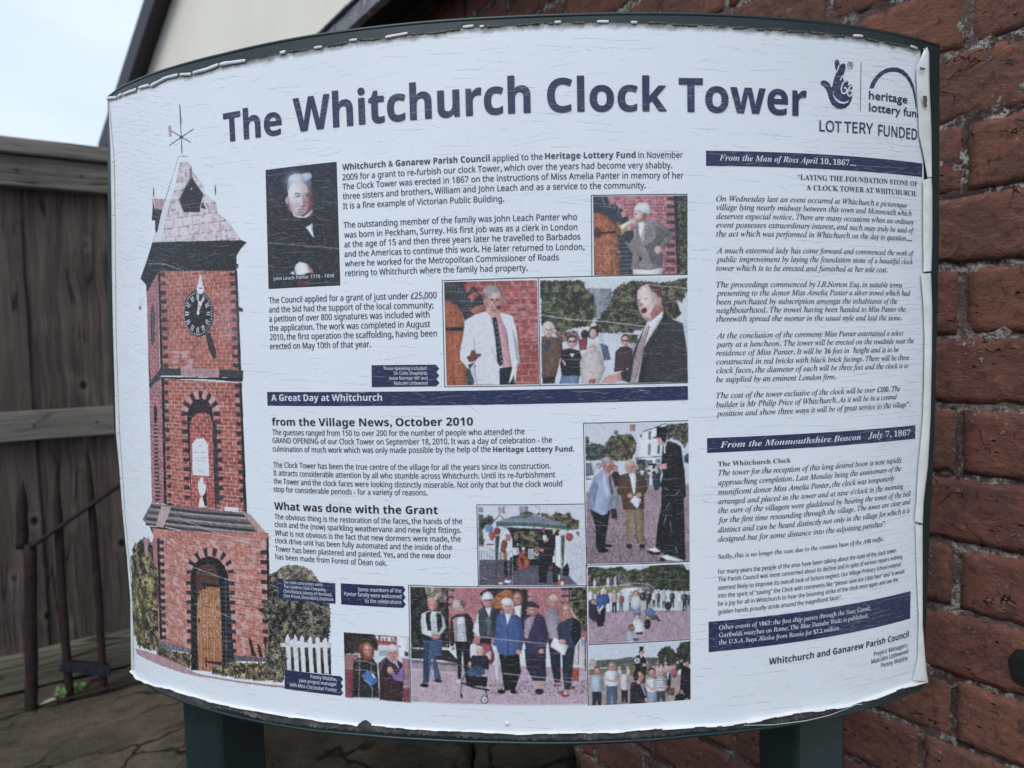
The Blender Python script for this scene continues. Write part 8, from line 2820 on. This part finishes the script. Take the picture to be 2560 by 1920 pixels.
def paint(ops, quad):
    allp = np.concatenate([o[-1] for o in ops if o[0] not in 'eg']) if quad is None else quad
    u0, v0 = allp.min(0)-1.2; u1, v1 = allp.max(0)+1.2
    W, H = int((u1-u0)/PX)+1, int((v1-v0)/PX)+1
    img = np.tile(np.array(lin('eaf0fa'))*.8, (H, W, 1)); msk = np.zeros((H, W), bool)
    for oi, o in enumerate(ops):
        kind = o[0]; P = o[-1]
        if kind in 'eg':
            cx, cy, rx, ry = P; b = (cx-rx*1.5, cy-ry*1.5, cx+rx*1.5, cy+ry*1.5); pad = 0
        else:
            pad = o[2] if kind == 'l' else (o[3]*.9 if kind == 'f' else 0)
            b = (P[:, 0].min()-pad, P[:, 1].min()-pad, P[:, 0].max()+pad, P[:, 1].max()+pad)
        i0, i1 = max(0, int((b[0]-u0)/PX)-1), min(W, int((b[2]-u0)/PX)+3)
        j0, j1 = max(0, int((b[1]-v0)/PX)-1), min(H, int((b[3]-v0)/PX)+3)
        if i1 <= i0 or j1 <= j0: continue
        Ua, Va = np.meshgrid(u0+(np.arange(i0, i1)+.5)*PX, v0+(np.arange(j0, j1)+.5)*PX)
        sub = img[j0:j1, i0:i1]; ms = msk[j0:j1, i0:i1]
        if kind == 'p':
            m_ = inside(Ua, Va, P); sh_ = .90+.2*vnoise(Ua, Va, .8, oi)
            if quad is not None and 1.2 < b[2]-b[0] < 42 and b[3]-b[1] > 2.5:      # printed forms turn darker towards their outline
                ar_ = m_.any(1); xl = m_.argmax(1).astype(float); xr = (m_.shape[1]-1-m_[:, ::-1].argmax(1)).astype(float)
                t_ = (2*(np.arange(m_.shape[1])[None]-xl[:, None])/np.maximum(1, (xr-xl))[:, None]-1)
                sh_ = sh_*np.where(ar_[:, None], 1.12-.42*np.abs(np.clip(t_, -1, 1))**2.4-.14*t_, 1)
            sub[m_] = np.clip(o[1]*sh_[m_][:, None], 0, .9); ms |= m_
        elif kind == 'e':
            m_ = ((Ua-cx)/rx)**2+((Va-cy)/ry)**2 < 1; rr_ = ((Ua-cx+rx*.25)/rx)**2+((Va-cy-ry*.2)/ry)**2
            sub[m_] = np.clip(o[1]*((.92+.16*vnoise(Ua, Va, .8, oi))*((1.06-.26*np.clip(rr_, 0, 1.6)) if quad is not None and rx > .5 else 1))[m_][:, None], 0, .9); ms |= m_
        elif kind == 'g':
            wt = (o[2]*np.exp(-1.6*(((Ua-cx)/rx)**2+((Va-cy)/ry)**2)))[..., None]; img[j0:j1, i0:i1] = sub*(1-wt)+o[1]*wt
        elif kind == 'l':
            m_ = np.zeros(Ua.shape, bool)
            for a, b_ in zip(P[:-1], P[1:]):
                d = b_-a; L2 = d@d+1e-9
                t = np.clip(((Ua-a[0])*d[0]+(Va-a[1])*d[1])/L2, 0, 1)
                m_ |= (Ua-a[0]-t*d[0])**2+(Va-a[1]-t*d[1])**2 < (max(o[2], .32)/2)**2
            sub[m_] = o[1]; ms |= m_
        elif kind == 'f':
            s_ = max(o[3], .8)*.8
            Ud = Ua+(vnoise(Ua, Va, s_, oi+90)-.5)*2.0*s_; Vd = Va+(vnoise(Ua, Va, s_, oi+190)-.5)*2.0*s_
            m_ = inside(Ud, Vd, P)
            n_ = .34*vnoise(Ua, Va, s_*2.8, oi)+.36*vnoise(Ua, Va, s_*.8, oi+7)+.30*vnoise(Ua, Va, .7, oi+13)
            t = np.clip((n_-.47)/.16, 0, 1)[..., None]; t = t*t*(3-2*t)
            cc = (o[1]*(1-t)+o[2]*t)*(.40+1.15*vnoise(Ua, Va, s_*4.5, oi+61))[..., None]; sub[m_] = cc[m_]; ms |= m_
        elif kind == 'b':
            m_ = inside(Ua, Va, P); rh, bw = max(o[3], 1.1), max(o[4], 2.0)
            jr = np.floor(Va/rh).astype(int); fx = Ua/bw+.5*(jr & 1)+.12*np.sin(jr*7.3); ir = np.floor(fx).astype(int)
            rnd = np.random.default_rng(3).random((256, 256))[jr & 255, ir & 255]
            th = max(.16, .30/rh); tw_ = max(.09, .28/bw)
            mort = ((Va/rh-jr) < th) | ((fx-ir) < tw_)
            cc = o[1]*(.80+.36*rnd[..., None])*(.80+.4*vnoise(Ua, Va, .6, oi))[..., None]
            wear_ = (vnoise(Ua, Va, 5, oi+5) > .35)[..., None]
            mc = o[2]*np.where(wear_, 1, .75)
            cc = np.where(mort[..., None], mc*.75+cc*.25, cc)
            sub[m_] = cc[m_]; ms |= m_
        elif kind == 'n':
            m_ = inside(Ua, Va, P); s_ = max(o[3], .45)
            n_ = .5*vnoise(Ua, Va, s_, oi+31)+.5*vnoise(Ua*.55, Va*1.4, s_*.6, oi+47)
            t = np.clip((n_-(.74-.42*o[2]))/.10, 0, 1)[..., None]*min(.8, .28+.6*o[2])
            cc = sub*(1-t)+o[1]*t; sub[m_] = cc[m_]
    return img, msk, u0, v0, W, H
def parse(txt):
    out = []; cur = None
    for ln_ in txt.strip().splitlines():
        if ln_[0] == '@':
            lab, q = ln_[1:].split('|'); cur = (lab, np.array(q.split(), float).reshape(-1, 2)/10 if q.strip() else None, []); out.append(cur); continue
        a = ln_.split(','); k = a[0]; nums = np.array(a[-1].split(), float)/10
        c_ = lambda h: np.array(lin(h))*.80
        if k == 'p': cur[2].append((k, c_(a[1]), nums.reshape(-1, 2)))
        elif k == 'e': cur[2].append((k, c_(a[1]), nums))
        elif k == 'g': cur[2].append((k, c_(a[1]), float(a[2])/100, nums))
        elif k == 'l': cur[2].append((k, c_(a[1]), float(a[2])/10, nums.reshape(-1, 2)))
        elif k == 'f': cur[2].append((k, c_(a[1]), c_(a[2]), float(a[3])/10, nums.reshape(-1, 2)))
        elif k == 'b': cur[2].append((k, c_(a[1]), c_(a[2]), float(a[3])/10, float(a[4])/10, nums.reshape(-1, 2)))
        elif k == 'n': cur[2].append((k, c_(a[1]), float(a[2])/100, float(a[3])/10, nums.reshape(-1, 2)))
    return out
def set_ink(o, cols):
    n = len(cols); at = o.data.color_attributes.new('ink', 'FLOAT_COLOR', 'POINT')
    at.data.foreach_set('color', np.concatenate([cols, np.ones((n, 1))], 1).astype(np.float32).ravel())
for lab, quad, ops in parse(PHOTOS):
    img, msk, u0, v0, W, H = paint(ops, quad)
    # light smear of the ink
    cntp = np.ones((H, W)); cntp[1:] += 1; cntp[:-1] += 1; cntp[:, 1:] += 1; cntp[:, :-1] += 1
    for _ in range(2 if quad is not None else 1):
        k_ = img.copy(); k_[1:] += img[:-1]; k_[:-1] += img[1:]; k_[:, 1:] += img[:, :-1]; k_[:, :-1] += img[:, 1:]
        img = k_/cntp[..., None]
    G_ = .52
    if quad is not None:
        wq = np.hypot(*(quad[1]-quad[0])); hq = np.hypot(*(quad[3]-quad[0]))
        nx, ny = int(wq/G_), int(hq/G_)
        A, B = np.meshgrid(np.linspace(0, 1, nx+1), np.linspace(0, 1, ny+1))
        q = quad
        Ug = (1-A)*(1-B)*q[3][0]+A*(1-B)*q[2][0]+A*B*q[1][0]+(1-A)*B*q[0][0]
        Vg = (1-A)*(1-B)*q[3][1]+A*(1-B)*q[2][1]+A*B*q[1][1]+(1-A)*B*q[0][1]
        fs = gfaces(nx, ny)
    else:
        nx, ny = int(W*PX/G_), int(H*PX/G_)
        Ug, Vg = np.meshgrid(u0+np.arange(nx+1)*G_, v0+np.arange(ny+1)*G_)
        cc = lambda U, V_: msk[np.clip(((V_-v0)/PX).astype(int), 0, H-1), np.clip(((U-u0)/PX).astype(int), 0, W-1)]
        keep = cc((Ug[:-1, :-1]+Ug[1:, 1:])/2, (Vg[:-1, :-1]+Vg[1:, 1:])/2)
        fs = np.array(gfaces(nx, ny))[keep.ravel()]
        used = np.unique(fs); remap = -np.ones(Ug.size, int); remap[used] = np.arange(len(used))
        fs = remap[fs].tolist(); Ug = Ug.ravel()[used]; Vg = Vg.ravel()[used]
    cols = img[np.clip(((Vg-v0)/PX).astype(int), 0, H-1), np.clip(((Ug-u0)/PX).astype(int), 0, W-1)].reshape(-1, 3)
    gr = np.random.default_rng(5).normal(0, 1, len(cols)); g2 = (vnoise(Ug, Vg, 1.5, 77)-.5).ravel(); g3 = (vnoise(Ug, Vg, 4.5, 78)-.5).ravel(); g4 = (vnoise(Ug*1.9+Vg*.5, Vg*.6, 2.0, 79)-.5).ravel()
    lm_ = np.clip(1.15-cols.mean(1)*1.6, .05, .9)
    cols = cols*(1+(.15*gr+.34*g2+.25*g3+.55*g4)*lm_)[:, None]                # screened, unevenly faded ink
    lum = cols.mean(1, keepdims=True); cols = .90*cols+.10*lum
    cols = .012+cols*.985
    po = smesh('printed_photo', Ug, Vg, .55, fs, M['photo'], film, True, label=lab)
    set_ink(po, np.clip(cols, 0, .82))

# ---- peeling, curled edges of the vinyl
rg = random.Random(11)
def roll(pts, r, mat, name='curled_edge', full=.82, rough_=0.0, dv=.8, taper=.12):
    P = np.array(pts, float); seg = np.hypot(*np.diff(P, axis=0).T); L_ = np.concatenate([[0], np.cumsum(seg)])
    n = max(3, int(L_[-1]/1.6)); t = np.linspace(0, L_[-1], n)
    x = np.interp(t, L_, P[:, 0]); y = np.interp(t, L_, P[:, 1])
    K = 9; U = []; Vv = []; O = []
    ph = rg.random()*50
    rr = np.array([r*(1+.22*mn.noise(Vector((a/9, ph, 0)))+rough_*mn.noise(Vector((a/1.5, ph, 3)))) for a in t])
    rr *= np.clip(.82+np.minimum(t, t[-1]-t)/1.5*.18, .82, 1)
    lift = np.array([.5*mn.noise(Vector((a/14, ph, 9))) for a in t])
    for k in range(K):
        a_ = -math.pi/2+2*math.pi*full*k/(K-1)          # starts on the board, goes over the top edge and back to the front
        U.append(x); Vv.append(y+dv-rr*.2+rr*np.cos(a_)+lift*.6); O.append(np.maximum(.5, .5+.62*(rr+rr*np.sin(a_))))
    U = np.array(U); Vv = np.array(Vv); O = np.array(O)
    f = [(k*n+i, k*n+i+1, (k+1)*n+i+1, (k+1)*n+i) for k in range(K-1) for i in range(n-1)]
    return smesh(name, U, Vv, O, f, mat, film, True)
for i, s_ in enumerate(ROLLS): roll(s_, 1.45 if i < 9 else 1.05, M['curl'])
for s_ in DIRTY_ROLLS: roll(s_, .62, M['dirtycurl'], 'sooty_curl', .7, 1.1, .3)
def lip(i0, i1, r, name='curled_edge'):
    P = np.array(FILM_BOT[i0:i1+1], float); seg = np.hypot(*np.diff(P, axis=0).T); L_ = np.concatenate([[0], np.cumsum(seg)])
    n = max(3, int(L_[-1]/1.3)); t = np.linspace(0, L_[-1], n); x = np.interp(t, L_, P[:, 0]); y = np.interp(t, L_, P[:, 1])
    ph = rg.random()*90; K = 6
    wd = np.array([1+.35*mn.noise(Vector((a/26, ph, 0)))+.12*np.sign(mn.noise(Vector((a/13, ph, 4)))) for a in t])*r
    U = []; Vv = []; O = []
    for k in range(K):
        q = k/(K-1); a_ = q*R(95)
        U.append(x); Vv.append(y+.45-wd*.42*q); O.append(.5+wd*1.35*q**1.3)
    U = np.array(U); Vv = np.array(Vv); O = np.array(O)
    f = [(k*n+i, (k+1)*n+i, (k+1)*n+i+1, k*n+i+1) for k in range(K-1) for i in range(n-1)]
    return smesh(name, U, Vv, O, f, M['curl'], film, True)
nb = len(FILM_BOT)
cutsb = [(0, 4), (4, 6), (6, 8), (8, 10), (14, 16), (16, 18), (18, 20), (20, 22), (22, 24), (24, 26), (26, 28), (28, nb-1)]
for a, b in cutsb:
    if b < nb: lip(a, b, 1.5 if a < 20 else 2.2)
def flap(outer, inner, idx):
    o_ = np.array(outer, float); i_ = np.array(inner, float); n = 40
    def rs(P):
        seg = np.hypot(*np.diff(P, axis=0).T); L_ = np.concatenate([[0], np.cumsum(seg)]); t = np.linspace(0, L_[-1], n)
        return np.stack([np.interp(t, L_, P[:, 0]), np.interp(t, L_, P[:, 1])], 1)
    o_ = rs(o_); i_ = rs(i_); K = 9; U = []; Vv = []; O = []; wide = abs(o_[20, 0]-i_[20, 0]); h = min(3.6, .45*wide+.5) if idx < 4 else .9
    ph = idx*7.7
    for k in range(K):
        q = k/(K-1)
        if q < .4:                                        # round bend leaving the film's edge
            a_ = q/.4*math.pi; du = math.sin(a_)*h*.35; off = .5+h*(1-math.cos(a_))/2; w_ = 0
        else: w_ = (q-.4)/.6; du = 0; off = .5+h*(1-.55*w_*w_)
        base = (o_-np.array([h*.2, 0]))*(1-w_)+i_*w_ if idx < 4 else (o_+np.array([.0, 0]))*(1-w_)+i_*w_
        jit = np.array([.35*mn.noise(Vector((j/6, ph, k*.3))) for j in range(n)])
        sgn = 1 if idx < 4 else 0
        U.append(base[:, 0]+du*sgn*.6+jit*(w_ if w_ else .3)); Vv.append(base[:, 1]); O.append(off+jit*.5*w_)
    U = np.array(U); Vv = np.array(Vv); O = np.maximum(np.array(O), .5)
    f = [(k*n+i, (k+1)*n+i, (k+1)*n+i+1, k*n+i+1) for k in range(K-1) for i in range(n-1)]
    return smesh('curled_edge', U, Vv, O, f, M['curl'], film, True)
for i, (a, b) in enumerate(FLAPS): flap(a, b, i)
# loose thread of vinyl hanging below the bottom right edge
strip('loose_thread', THREAD, .55, 2.2, M['curl'], film)
# dark tear in the folded strip at the upper right, and small stains
for b in TEARS: poly_fill('tear', b, 5.2, M['grime'], film)
# screw head near the bottom middle
for (cu_, cv_) in SCREW:
    t = np.linspace(0, 2*math.pi, 14, endpoint=False); U = np.concatenate([cu_+2.2*np.cos(t), cu_+1.4*np.cos(t), [cu_]]); Vv = np.concatenate([cv_+2.2*np.sin(t), cv_+1.4*np.sin(t), [cv_]]); O = np.concatenate([np.full(14, .5), np.full(14, 1.4), [1.6]])
    smesh('screw_head', U, Vv, O, [(i, (i+1) % 14, 14+(i+1) % 14, 14+i) for i in range(14)]+[(14+i, 14+(i+1) % 14, 28) for i in range(14)], M['curl'], film)

# ---- posts
def post(E, dA, dB, a, name='post'):
    r = .004; E = Vector(E); dA = Vector(dA).normalized(); dB = Vector(dB).normalized()
    cs = []
    for (p, q, sp, sq) in ((0, 0, 1, 1), (1, 0, -1, 1), (1, 1, -1, -1), (0, 1, 1, -1)):
        c = E+dA*a*p+dB*a*q
        c1 = c+dA*r*sp; c2 = c+dB*r*sq; m_ = c+(dA*sp+dB*sq)*r*.3
        seq = [c2, m_, c1] if (p, q) in ((0, 0), (1, 1)) else [c1, m_, c2]
        cs += seq
    V = [(c.x-BC.x, c.y-BC.y, z) for z in (-.03, CZ+.22) for c in cs]
    n = len(cs)
    Fs = [(i, (i+1) % n, n+(i+1) % n, n+i) for i in range(n)]+[tuple(range(n, 2*n)), tuple(range(n))[::-1]]
    o = obj(name, V, Fs, M['green'], board)
    bm = bmesh.new(); bm.from_mesh(o.data); bmesh.ops.recalc_face_normals(bm, faces=bm.faces); bm.to_mesh(o.data); bm.free()
    return o
post((-.2948, .610), (-.891, .454), (.454, .891), .0555)
post((.2486, .560), (.964, .266), (-.266, .964), .0548)
for (x, y, a_) in ((-.292, .636, -27), (.278, .586, 15.4)):
    for z in (-.20, .12):
        V = []
        ca, sa = math.cos(R(a_)), math.sin(R(a_))
        for X, Y, Z in box_v(-.035, .035, -.018, .012, z-.02, z+.02): V.append((x+X*ca-Y*sa-BC.x, y+X*sa+Y*ca-BC.y, Z+CZ))
        obj('bracket', V, BOXF, M['green'], board)
